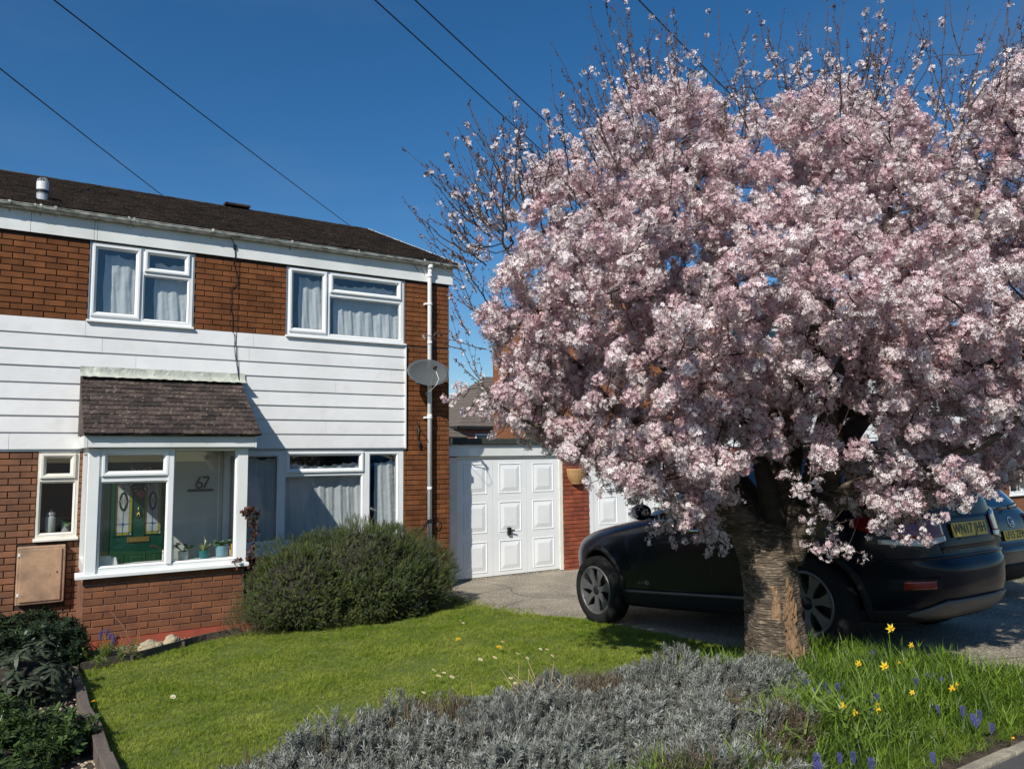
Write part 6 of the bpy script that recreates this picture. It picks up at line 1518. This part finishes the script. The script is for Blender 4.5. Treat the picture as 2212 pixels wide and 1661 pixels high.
for x, y, h, s, lb in DF:
    px, py = vb(x, y); p = ray_at_height(px, py, h); base = Vector((p[0] + .02, p[1] + .02, gz(p[1]))); hd = Vector(p)
    r = empty('daffodil', base, lb, 'daffodil', 'daffodils in the right-hand bed'); f = Vector((random.uniform(-.7, .9), -1, random.uniform(-.15, .25)))
    q = f.to_track_quat('Z', 'Y').to_matrix().to_4x4(); rel = hd - base
    for nm, me in (('petals', dpm), ('trumpet', dtm)):
        o = put(nm, me, r, local=True); o.matrix_basis = Matrix.Translation(rel) @ q @ Matrix.Scale(s * .82, 4)
    mb = MB().tube([(0, 0, 0), (rel.x * .3, rel.y * .3, rel.z * .6), (rel.x * .9, rel.y * .9 + .012, rel.z * 1.0 - .004), tuple(rel - f.normalized() * .004)], [.003, .0027, .0022, .0018], 6); part('stem', mb, m_lf, r, local=True, smooth=True)
# ================================================================== CHERRY TREE
tb = onG(1680, 1450); ZT = float(proj((tb[0], tb[1], gz(tb[1])))[2])
tree = empty('cherry_tree', (tb[0], tb[1], gz(tb[1])), 'blossoming cherry tree with pale pink flowers and a thick ridged trunk', 'tree')
bark = mat('cherry_bark', (.175, .135, .100), .9, (.060, .046, .034), 4, 1, 16, fine=.7, fscale=18, fcol=(.36, .28, .20), spec=.2, stretch=(1, 1, 5.5), bdist=.03, flo=.54, fhi=.66)
limb_bark = mat('limb_bark', (.050, .038, .030), .85, (.028, .022, .018), 9, .8, 40, stretch=(1, 1, 3), bdist=.01)
def T(px, py, dz=0): return Vector(dep(px, py, ZT + dz))
# trunk: lofted rings with flutes, ridges and a scar
tp = [(1692, 1475, .300), (1687, 1440, .246), (1680, 1400, .213), (1673, 1340, .193), (1667, 1280, .186), (1660, 1220, .190), (1660, 1175, .195), (1664, 1135, .165), (1672, 1085, .10)]
ctl = [(T(x, y), r) for x, y, r in tp]; NS, NA = 210, 120; vs = []; pos = smooth_pts([c for c, r in ctl], 30); rad = [np.interp(i / 30, range(len(ctl)), [r for c, r in ctl]) for i in range(len(pos))]
for i, (p, r) in enumerate(zip(pos, rad)):
    h = i / len(pos)
    for k in range(NA):
        a = 2 * math.pi * k / NA; c = Vector((math.cos(a), math.sin(a), 0))
        fl = .085 * math.cos(3 * a + 1.1) * (0.35 + h) + .05 * math.cos(5 * a + 2.3 + h) + .10 * max(0, 1 - h * 7) * math.cos(5 * a + .4)
        q = c * 1.9 + Vector((0, 0, p.z * 2.2)); big_ = .07 * noise.noise(q)
        ln = p.z * 30 + 1.6 * noise.noise(Vector((c.x * 2.5, c.y * 2.5, p.z * 2)))
        ridge = (.5 + .5 * math.sin(ln * 2)) ** 2 * .015 * (.2 + 1.2 * abs(noise.noise(Vector((c.x * 4, c.y * 4, p.z * 6))))) * 1.6
        fin = .028 * noise.noise(Vector((c.x * 9, c.y * 9, p.z * 38))) + .018 * noise.noise(Vector((c.x * 22, c.y * 22, p.z * 60)))
        # torn vertical scar facing the street
        da = (a - R(240) + .3 * (p.z - .9) + math.pi) % (2 * math.pi) - math.pi
        sc_ = -.08 * math.exp(-(da / .16) ** 2) * math.exp(-((p.z - .82) / .34) ** 2) + .06 * math.exp(-((abs(da) - .24) / .09) ** 2) * math.exp(-((p.z - .82) / .36) ** 2)
        vs.append(p + c * r * (1 + fl + big_ + ridge + fin + sc_))
mb = MB(); n_ = len(pos); mb.add(vs, [(i*NA+k, i*NA+(k+1)%NA, (i+1)*NA+(k+1)%NA, (i+1)*NA+k) for i in range(n_-1) for k in range(NA)])
scar_m = mat('torn_bark', (.30, .18, .095), .9, (.16, .095, .055), 14, 1, 45, stretch=(1, 1, .4), fine=.7, fscale=60, fcol=(.42, .30, .18), bdist=.02)
ZB = tb[2]
def scar(a, z, c):
    h = z - ZB; d = (math.degrees(a) - 252 + 180) % 360 - 180; d2 = (math.degrees(a) - 224 + 180) % 360 - 180; w = noise.noise(Vector((c.x * 7, c.y * 7, z * 6))) * 9
    return (h < .72 and abs(d + w) < 5 + 24 * max(0, (.70 - h))) or (.42 < h < .66 and abs(d2 + w * .8) < 8)
for fi in range(len(mb.f)):
    i, k = fi // NA, fi % NA; a = 2 * math.pi * k / NA
    if scar(a, pos[i].z, Vector((math.cos(a), math.sin(a), 0))): mb.m[fi] = 1
trk = part('trunk', mb, [bark, scar_m], tree, smooth=True)
mb = MB(); rr_ = random.Random(3)
for s in range(40):      # flakes of torn bark standing proud along the scar
    zz = ZB + rr_.uniform(.05, .62); i = min(range(n_), key=lambda q: abs(pos[q].z - zz)); a = R(252) + rr_.gauss(0, .10 + .2 * max(0, .6 - (zz - ZB))); r = rad[i] * (1.0 + .07 * (abs(rr_.gauss(0, 1)) < 1)); l = rr_.uniform(.03, .09); w = rr_.uniform(.004, .009)
    c = Vector((math.cos(a), math.sin(a), 0)); t_ = Vector((-math.sin(a), math.cos(a), 0)); p = Vector((pos[i].x, pos[i].y, zz)) + c * r
    mb.add([p - t_ * w - c * .015, p + t_ * w - c * .015, p + t_ * w * .7 + c * .008 + Vector((0, 0, l)), p - t_ * w * .5 + c * .006 + Vector((0, 0, l * 1.2)), p + c * .014 + Vector((0, 0, l * .5))], [(0, 1, 4), (1, 2, 4), (2, 3, 4), (3, 0, 4)])
part('torn_bark', mb, scar_m, trk, kind='stuff')
LIMBS = [
 [(1640,1200,0,.15),(1597,1130,-.05,.112),(1530,1068,-.2,.070),(1440,1045,-.35,.045),(1350,1010,-.5,.034),(1250,955,-.6,.028),(1150,915,-.6,.014),(1050,870,-.6,.005)],
 [(1640,1180,.05,.14),(1600,1085,.15,.095),(1530,990,.25,.068),(1440,940,.25,.052),(1327,880,.15,.045),(1230,780,.05,.030),(1150,650,-.1,.018),(1080,520,-.1,.010)],
 [(1660,1170,.05,.15),(1678,1060,.15,.11),(1684,960,.2,.09),(1660,850,.15,.07),(1610,720,-.05,.052),(1560,560,-.25,.034),(1500,400,-.35,.020),(1440,260,-.35,.006)],
 [(1675,1170,.0,.15),(1695,1040,.05,.11),(1708,900,.0,.095),(1745,799,-.1,.078),(1776,690,-.2,.062),(1800,560,-.2,.045),(1810,400,-.2,.030),(1800,250,-.2,.006)],
 [(1690,1200,-.03,.15),(1738,1105,-.12,.132),(1790,990,-.33,.100),(1803,877,-.45,.082),(1857,784,-.55,.070),(1926,737,-.6,.060),(2004,652,-.8,.050),(2080,520,-.7,.030),(2140,380,-.6,.008)],
 [(1710,1150,-.08,.11),(1800,1085,-.4,.075),(1900,1040,-.7,.058),(2010,1000,-1.0,.044),(2130,950,-1.2,.030),(2240,880,-1.3,.016)],
 [(1785,1000,-.3,.09),(1890,890,.2,.065),(2040,790,.8,.048),(2200,660,1.2,.030),(2350,520,1.4,.015)],
 [(1675,1130,-.08,.09),(1640,990,-.3,.055),(1575,850,-.55,.045),(1480,720,-.7,.030),(1380,600,-.7,.016),(1300,470,-.6,.006)],
 [(1650,1110,.15,.09),(1500,900,.8,.055),(1380,700,1.2,.038),(1300,540,1.3,.022),(1250,400,1.3,.010)],
 [(1745,1080,-.2,.08),(1790,900,-.7,.050),(1850,700,-.9,.032),(1900,500,-.9,.018),(1950,330,-.9,.006)],
 [(1800,890,-.45,.07),(1930,860,-.8,.050),(2080,820,-1.2,.036),(2250,740,-1.4,.024),(2450,620,-1.3,.012)],
 [(1760,790,-.1,.06),(1900,560,.3,.045),(2020,380,.5,.030),(2100,220,.5,.014)]]
nodes, par, fixr = [], [], []
for L_ in LIMBS:
    P = smooth_pts([T(a, b, c) for a, b, c, r in L_], 5); rd = [float(np.interp(i / 5, range(len(L_)), [q[3] for q in L_])) for i in range(len(P))]
    P = [p + Vector((noise.noise(p * 3), noise.noise(p * 3 + Vector((9, 0, 0))), noise.noise(p * 3 + Vector((0, 9, 0))))) * .05 * min(1, i / 6) for i, p in enumerate(P)]
    mb = MB(); mb.tube(P, rd, 14); part('limb', mb, bark if rd[0] > .1 else limb_bark, tree, smooth=True)
    for i, p in enumerate(P):
        if i > 4: nodes.append(p); fixr.append(rd[i]); par.append(-1)
N0 = len(nodes)
POLY = [(988,850),(1050,872),(1085,805),(1045,730),(1005,650),(990,560),(1015,470),(1060,400),(1085,345),(1180,335),(1260,305),(1310,240),(1340,175),(1400,150),(1470,155),(1530,190),(1585,255),(1640,225),(1700,190),(1780,165),(1880,160),(1955,200),(2010,270),(2055,290),(2100,220),(2150,170),(2212,110),(2400,100),(2500,220),(2540,500),(2500,820),(2400,1000),(2230,1040),(2100,1080),(1980,1130),(1880,1150),(1800,1090),(1740,1010),(1640,990),(1590,1060),(1550,1165),(1480,1140),(1430,1095),(1330,1060),(1250,1015),(1180,975),(1120,935),(1050,900)]
PA = np.array(POLY, float)
def inside(x, y):
    c = False; j = len(PA) - 1
    for i in range(len(PA)):
        xi, yi = PA[i]; xj, yj = PA[j]
        if (yi > y) != (yj > y) and x < (xj - xi) * (y - yi) / (yj - yi) + xi: c = not c
        j = i
    return c
def edge_dist(x, y):
    A_ = PA; B_ = np.roll(PA, -1, 0); d = B_ - A_; t = np.clip(((np.array([x, y]) - A_) * d).sum(1) / (d * d).sum(1), 0, 1); q = A_ + d * t[:, None]
    return float(np.hypot(q[:, 0] - x, q[:, 1] - y).min())
ATT = []
while len(ATT) < 8200:
    x, y = RNG.uniform(980, 2700), RNG.uniform(-60, 1180)
    if not inside(x, y): continue
    e_ = edge_dist(x, y); ht = 1.62 * min(1, (e_ / 420)) ** .5; u = RNG.uniform(-1, 1); u = math.copysign(abs(u) ** .8, u)
    zc = -.22 - .18 * max(0, (x - 1700) / 500); dz = zc + ht * u
    # gaps: clumps with hollows between
    p = dep(x, y, ZT + dz); cl_ = noise.noise(Vector(p * 1.9)) + .45 * noise.noise(Vector(p * 4.5))
    if cl_ < -.14: continue
    # keep the fork open
    if 1570 < x < 1900 and y > 880 and RNG.random() < .80 and dz > -1.2: continue
    ATT.append(p)
TOPL = [(1060,400),(1085,345),(1180,335),(1260,305),(1310,240),(1340,175),(1400,150),(1470,155),(1530,190),(1585,250),(1640,225),(1700,190),(1780,165),(1880,160),(1955,200),(2010,260),(2055,280),(2100,220),(2150,170),(2212,110)]
for _ in range(260):
    x = RNG.uniform(1060, 2230); y = np.interp(x, [q[0] for q in TOPL], [q[1] for q in TOPL]) - abs(RNG.normal(0, 30)); ATT.append(dep(x, y, ZT - .25 + RNG.normal(0, .5)))
# low hanging sprays read off the photograph
for (cx_, cy_, rx_, ry_, dz, k) in [(1500,1150,55,40,-.45,60),(1440,1110,45,35,-.45,40),(1340,1060,50,20,-.5,35),(1555,1180,25,25,-.35,18),(1425,1090,18,50,-.6,25),(1810,1190,50,28,-.75,55),(1760,1140,30,40,-.7,35),(1950,1150,40,25,-1.0,35),(1930,1100,60,30,-.95,50),(2075,1095,28,22,-1.15,24),(2040,1030,80,40,-1.1,70),(1400,1130,25,20,-.55,12),(1500,985,60,35,-1.0,55),(1560,1010,45,25,-1.0,35),(1725,1050,30,45,-.9,40),(1790,1000,40,25,-1.1,25),(1010,852,35,20,-.55,45),(1060,880,45,22,-.55,70),(1115,912,50,28,-.5,80),(1190,870,95,65,-.3,170),(1300,940,80,50,-.1,110),(1440,960,90,50,-.3,110),(1400,1040,90,30,-.8,150),(1520,1060,55,35,-.75,110),(1290,975,60,25,-.7,80),(1500,1130,50,30,-.55,50),(1600,960,60,40,-.8,80)]:
    for _ in range(k): ATT.append(dep(RNG.normal(cx_, rx_ * .6), RNG.normal(cy_, ry_ * .6), ZT + dz + RNG.normal(0, .10)))
ATT = np.array(ATT)
NP = [np.array(p) for p in nodes]; arr = np.array(NP); alive = np.ones(len(ATT), bool)
near_i = np.zeros(len(ATT), int); near_d = np.full(len(ATT), 1e9)
def upd(start):
    global near_i, near_d
    B = np.array(NP[start:])
    for s in range(0, len(ATT), 1500):
        d = np.linalg.norm(ATT[s:s+1500, None] - B[None], axis=2); j = d.argmin(1); m = d[np.arange(len(j)), j]
        b = m < near_d[s:s+1500]; near_d[s:s+1500][b] = m[b]; near_i[s:s+1500][b] = j[b] + start
upd(0); STEP, KILL, INF = .085, .100, 1.6
for it in range(90):
    alive &= near_d > KILL
    if not alive.any(): break
    act = np.where(alive & (near_d < INF))[0]
    if len(act) == 0: break
    dirs = {}
    for a in act:
        i = near_i[a]; v = ATT[a] - NP[i]; v /= max(1e-6, np.linalg.norm(v)); dirs.setdefault(int(i), []).append(v)
    s0 = len(NP)
    for i, vl in dirs.items():
        v = np.sum(vl, 0) + RNG.normal(0, .12, 3); v[2] += .10; l = np.linalg.norm(v)
        if l < .15: continue
        q = NP[i] + v / l * STEP; NP.append(q); par.append(i)
    if len(NP) == s0: break
    upd(s0)
NT = len(NP); rad2 = np.zeros(NT); ch = [[] for _ in range(NT)]
for i in range(N0, NT): ch[par[i]].append(i)
rr = np.zeros(NT)
for i in range(NT - 1, N0 - 1, -1):
    rr[i] = max(.0026, (sum(rr[c] ** 2.5 for c in ch[i])) ** (1 / 2.5) if ch[i] else .0026)
rr = np.minimum(rr, .030)
mb = MB()
for i in range(N0, NT):       # chains
    p0 = par[i]
    if p0 >= N0 and ch[p0][0] == i and p0 != i: continue      # continues a chain begun earlier
    chain = [p0, i]
    while ch[chain[-1]]: chain.append(ch[chain[-1]][0])
    rs_ = [min(rr[chain[1]], .03)] + [rr[c] for c in chain[1:]]
    mb.tube([NP[c] for c in chain], rs_, 5 if rs_[0] > .004 else 3, caps=False)
part('branches', mb, limb_bark, tree, kind='stuff', smooth=True)
print('tree nodes', NT)
# long bare shoots with buds, up and out of the crown
SHOOTS = [(1195,98,1350,330),(1015,228,1130,400),(1100,200,1150,380),(1060,262,1160,420),(990,280,1090,430),(870,430,1020,500),(890,447,1020,520),(925,375,1040,445),(942,362,1060,440),(1012,232,1090,360),(1085,260,1100,380),(1140,250,1130,380),(1160,240,1180,360),(1185,245,1180,350),(1215,205,1230,330),(1270,5,1380,250),(1300,-20,1400,230),(1325,-10,1380,210),(1290,110,1400,260),(1350,-30,1400,200),(1405,40,1425,180),(1490,65,1450,190),(1545,-30,1520,200),(1530,30,1470,190),(1455,30,1470,180),(1618,30,1570,190),(1635,80,1600,250),(1665,70,1605,260),(1700,90,1770,230),(1790,-40,1770,180),(1830,-30,1800,180),(1870,10,1830,170),(1910,-20,1850,190),(1935,55,1890,170),(1975,30,1900,190),(2010,50,1940,200),(2050,-60,2020,240),(1960,-30,2060,230),(2110,-50,2050,210),(2180,-40,2090,190),(2160,20,2080,190),(2230,-60,2130,160),(2260,-60,2160,140),(2130,60,2070,250),(975,690,1065,805),(985,778,1070,800),(900,500,1000,560),(905,470,1000,540),(940,410,1040,480),(1000,340,1080,450),(1240,190,1290,310),(1260,150,1320,280),(1740,60,1760,190),(1585,120,1570,260)]
for _ in range(34):
    bx, by = random.uniform(1040, 1270), random.uniform(380, 520); a = random.uniform(-2.5, -1.25); l = random.uniform(110, 230); SHOOTS.append((bx + l * math.cos(a) , by + l * math.sin(a), bx, by - 40))
for _ in range(16):
    bx, by = random.uniform(1000, 1060), random.uniform(440, 760); a = random.uniform(-3.0, -1.9); l = random.uniform(60, 130); SHOOTS.append((bx + l * math.cos(a) , by + l * math.sin(a), bx, by - 40))
for _ in range(40):
    bx = random.uniform(1280, 2220); by = float(np.interp(bx, [q[0] for q in TOPL], [q[1] for q in TOPL])) + 30; a = -math.pi / 2 + (bx - 1750) / 1500 + random.gauss(0, .30); l = random.uniform(80, 190); SHOOTS.append((bx + l * math.cos(a), by + l * math.sin(a), bx, by))
SHp = []; mb = MB(); bud = MB()
def budcone(b, d, l, w):
    d = d.normalized(); s = d.orthogonal().normalized(); t = d.cross(s); b = Vector(b); m = b + d * l * .45
    bud.add([b, m + s * w, m + t * w, m - s * w, m - t * w, b + d * l], [(0,2,1),(0,3,2),(0,4,3),(0,1,4),(5,1,2),(5,2,3),(5,3,4),(5,4,1)])
def shoot(a, b, r0, n, sub=True):
    a, b = Vector(a), Vector(b); L_ = (b - a).length; up_ = Vector((0, 0, 1)); P = []
    side = Vector((random.uniform(-1, 1), random.uniform(-1, 1), random.uniform(-.3, .3))) * .05 * L_
    for i in range(n + 1):
        t = i / n; P.append(a.lerp(b, t) + side * math.sin(t * math.pi) - up_ * .06 * L_ * math.sin(t * math.pi) + Vector((random.gauss(0, 1), random.gauss(0, 1), random.gauss(0, 1))) * .004)
    mb.tube(P, [r0 * (1 - .75 * i / n) for i in range(n + 1)], 4, caps=False)
    for i in range(1, n + 1):
        for _ in range(2):
            t = random.random(); q = P[i - 1].lerp(P[i], t); d = (P[i] - P[i-1]).normalized(); o = d.orthogonal().normalized(); o = Matrix.Rotation(random.uniform(0, 6.28), 3, d) @ o
            k = random.randint(2, 4)
            for z in range(k): budcone(q, d * .8 + o + Vector((random.uniform(-.4, .4), random.uniform(-.4, .4), random.uniform(-.3, .3))), random.uniform(.012, .022), .0028)
            SHp.append((q, o, i / n))
        if sub and random.random() < .34 and i > 1:
            d = (P[i] - P[i-1]).normalized(); o = Matrix.Rotation(random.uniform(0, 6.28), 3, d) @ d.orthogonal().normalized(); e = P[i] + (d * 1.0 + o * .75 + up_ * .5).normalized() * L_ * random.uniform(.2, .5) * (1.1 - i / n)
            shoot(P[i], e, r0 * .55, max(3, n // 2), False)
    for _ in range(3): budcone(P[-1], P[-1] - P[-2] + Vector((random.uniform(-.01, .01),) * 3), .02, .003)
for (tx, ty, bx, by) in SHOOTS:
    dz = random.uniform(-1.0, .6) - .3 * max(0, (bx - 1700) / 500); by += 50
    shoot(T(bx, by, dz), T(tx, ty, dz + random.uniform(-.3, .2)), .0050, 9)
for _ in range(520):      # shorter ones inside and along the rim
    i = random.randrange(N0, NT)
    if rr[i] > .012: continue
    p = Vector(NP[i]); px, py, z = proj(p); e_ = edge_dist(px, py)
    d = (p - T(1690, 980, -.2)).normalized() * .7 + Vector((0, 0, .8)) + Vector((random.gauss(0, .3), random.gauss(0, .3), 0))
    if py > 700 and random.random() < .5: continue
    shoot(p, p + d.normalized() * random.uniform(.20, .55), .0034, 5, False)
part('shoots', mb, mat('shoot_bark', (.075, .052, .042), .8), tree, kind='stuff'); part('buds', bud, mat('bud', (.085, .045, .035), .7), tree, kind='stuff')
# blossom
def petal_mat(nm, a, b, tr=.30):
    m = mat(nm, a, .6, b, 9, trans=tr, rnd=.12, thr=(.3, .7)); return m
PM = [petal_mat('petal_white', (.90, .85, .84), (.84, .73, .74), .26), petal_mat('petal_pink', (.84, .71, .72), (.72, .48, .52), .28)]
redm = mat('calyx_red', (.20, .045, .045), .6, (.12, .05, .035), 30)
def flower(mb, c, d, r, rn, mi=0):
    q = Vector(d).to_track_quat('Z', 'Y'); c = Vector(c); a0 = rn.uniform(0, 6.28); n = 7; cup = rn.uniform(.15, .6)
    for k in range(n):
        a = a0 + 6.2832 * k / n + rn.uniform(-.12, .12); w = .30; R_ = r * rn.uniform(.88, 1.1); h = r * cup * rn.uniform(.6, 1.2)
        P = [Vector((0, 0, 0)), Vector((R_ * .62 * math.cos(a - w), R_ * .62 * math.sin(a - w), h * .5)), Vector((R_ * math.cos(a), R_ * math.sin(a), h * .8)), Vector((R_ * .62 * math.cos(a + w), R_ * .62 * math.sin(a + w), h * .5))]
        mb.add([c + q @ p for p in P], [(0, 1, 2, 3)], mi)
    P = [Vector((-.0022, -.0013, .0015)), Vector((.0022, -.0013, .0015)), Vector((0, .0026, .0015)), Vector((0, 0, .006))]
    mb.add([c + q @ p for p in P], [(0, 1, 3), (1, 2, 3), (2, 0, 3)], 1)
def cluster(seed, n, rad_, fr, flat=1.0):
    rn = random.Random(seed); mb = MB()
    for k in range(n):
        z = 1 - 2 * (k + .5) / n; a = k * 2.39996 + seed; s = math.sqrt(1 - z * z); d = Vector((s * math.cos(a), s * math.sin(a), z)) + Vector((rn.gauss(0, .22), rn.gauss(0, .22), rn.gauss(0, .22))); d.normalize()
        c = d * rad_ * rn.uniform(.55, 1.1); flower(mb, c, d + Vector((rn.gauss(0, .25), rn.gauss(0, .25), rn.gauss(0, .25))), fr * rn.uniform(.85, 1.15), rn)
        s_ = d.orthogonal().normalized() * .0009; mb.add([-s_, s_, c * .98 + s_, c * .98 - s_], [(0, 1, 2, 3)], 1)
        if rn.random() < .7:
            e = d * rad_ * rn.uniform(.9, 1.35) + Vector((rn.gauss(0, .008),) * 3); q = .0035; mb.add([e + Vector((q, 0, 0)), e + Vector((0, q, 0)), e + Vector((-q, 0, 0)), e + Vector((0, -q, 0)), e + d * .010, e - d * .004], [(0,1,4),(1,2,4),(2,3,4),(3,0,4),(1,0,5),(2,1,5),(3,2,5),(0,3,5)], 1 if rn.random() < .75 else 0)
    return mb
CLS = [cluster(s, 20, .036, .0165).mesh('cluster', [PM[s % 2], redm]) for s in range(6)] + [cluster(20 + s, 9, .026, .016).mesh('cluster', [PM[s % 2], redm]) for s in range(3)] + [cluster(40 + s, 3, .014, .0165).mesh('cluster', [PM[0], redm]) for s in range(3)]
P, Rr, S, I = [], [], [], []
def addc(q, big=True):
    P.append(q); Rr.append((random.random() * 6.28, random.random() * 3.1, random.random() * 6.28))
    if big: I.append(random.choice((0, 1, 2, 3, 4, 5, 0, 1, 3, 4))); S.append(random.uniform(.85, 1.25))
    else: I.append(random.choice((6, 7, 8, 9, 10))); S.append(random.uniform(.8, 1.15))
for i in range(N0, NT):
    if rr[i] > .013: continue
    p = Vector(NP[i]); px, py, z = proj(p); e_ = edge_dist(px, py) if inside(px, py) else 0
    fan = (px < 1130 and py < 570) or (e_ == 0 and py < 420)
    if fan:
        if random.random() < (.5 if px < 1130 else .42): addc(p + Vector((random.gauss(0, .025), random.gauss(0, .025), random.gauss(0, .02))), False)
        continue
    if not ch[i]:         # a pompon at every tip
        R_ = random.uniform(.045, .105); n = random.randint(4, 8)
        if e_ < 20: R_ *= .6; n = 3
        for _ in range(n):
            v = Vector((random.gauss(0, 1), random.gauss(0, 1), random.gauss(0, 1))).normalized() * R_ * random.uniform(.5, 1); addc(p + v, e_ > 12)
    elif random.random() < .95: addc(p + Vector((random.gauss(0, .035), random.gauss(0, .035), random.gauss(.0, .03))), random.random() < .8 and e_ > 20)
for (q, o, t) in SHp:
    if random.random() < (.075 if q.x < 4.2 else .12) * (1.4 - t): P.append(q + o * .012); Rr.append((random.random() * 6.28, random.random() * 3, 0)); I.append(random.choice((9, 10, 11, 9, 8))); S.append(random.uniform(.8, 1.1))
print('clusters', len(P))
scatter('blossom', CLS, P, Rr, S, I, parent=tree, kind='stuff')
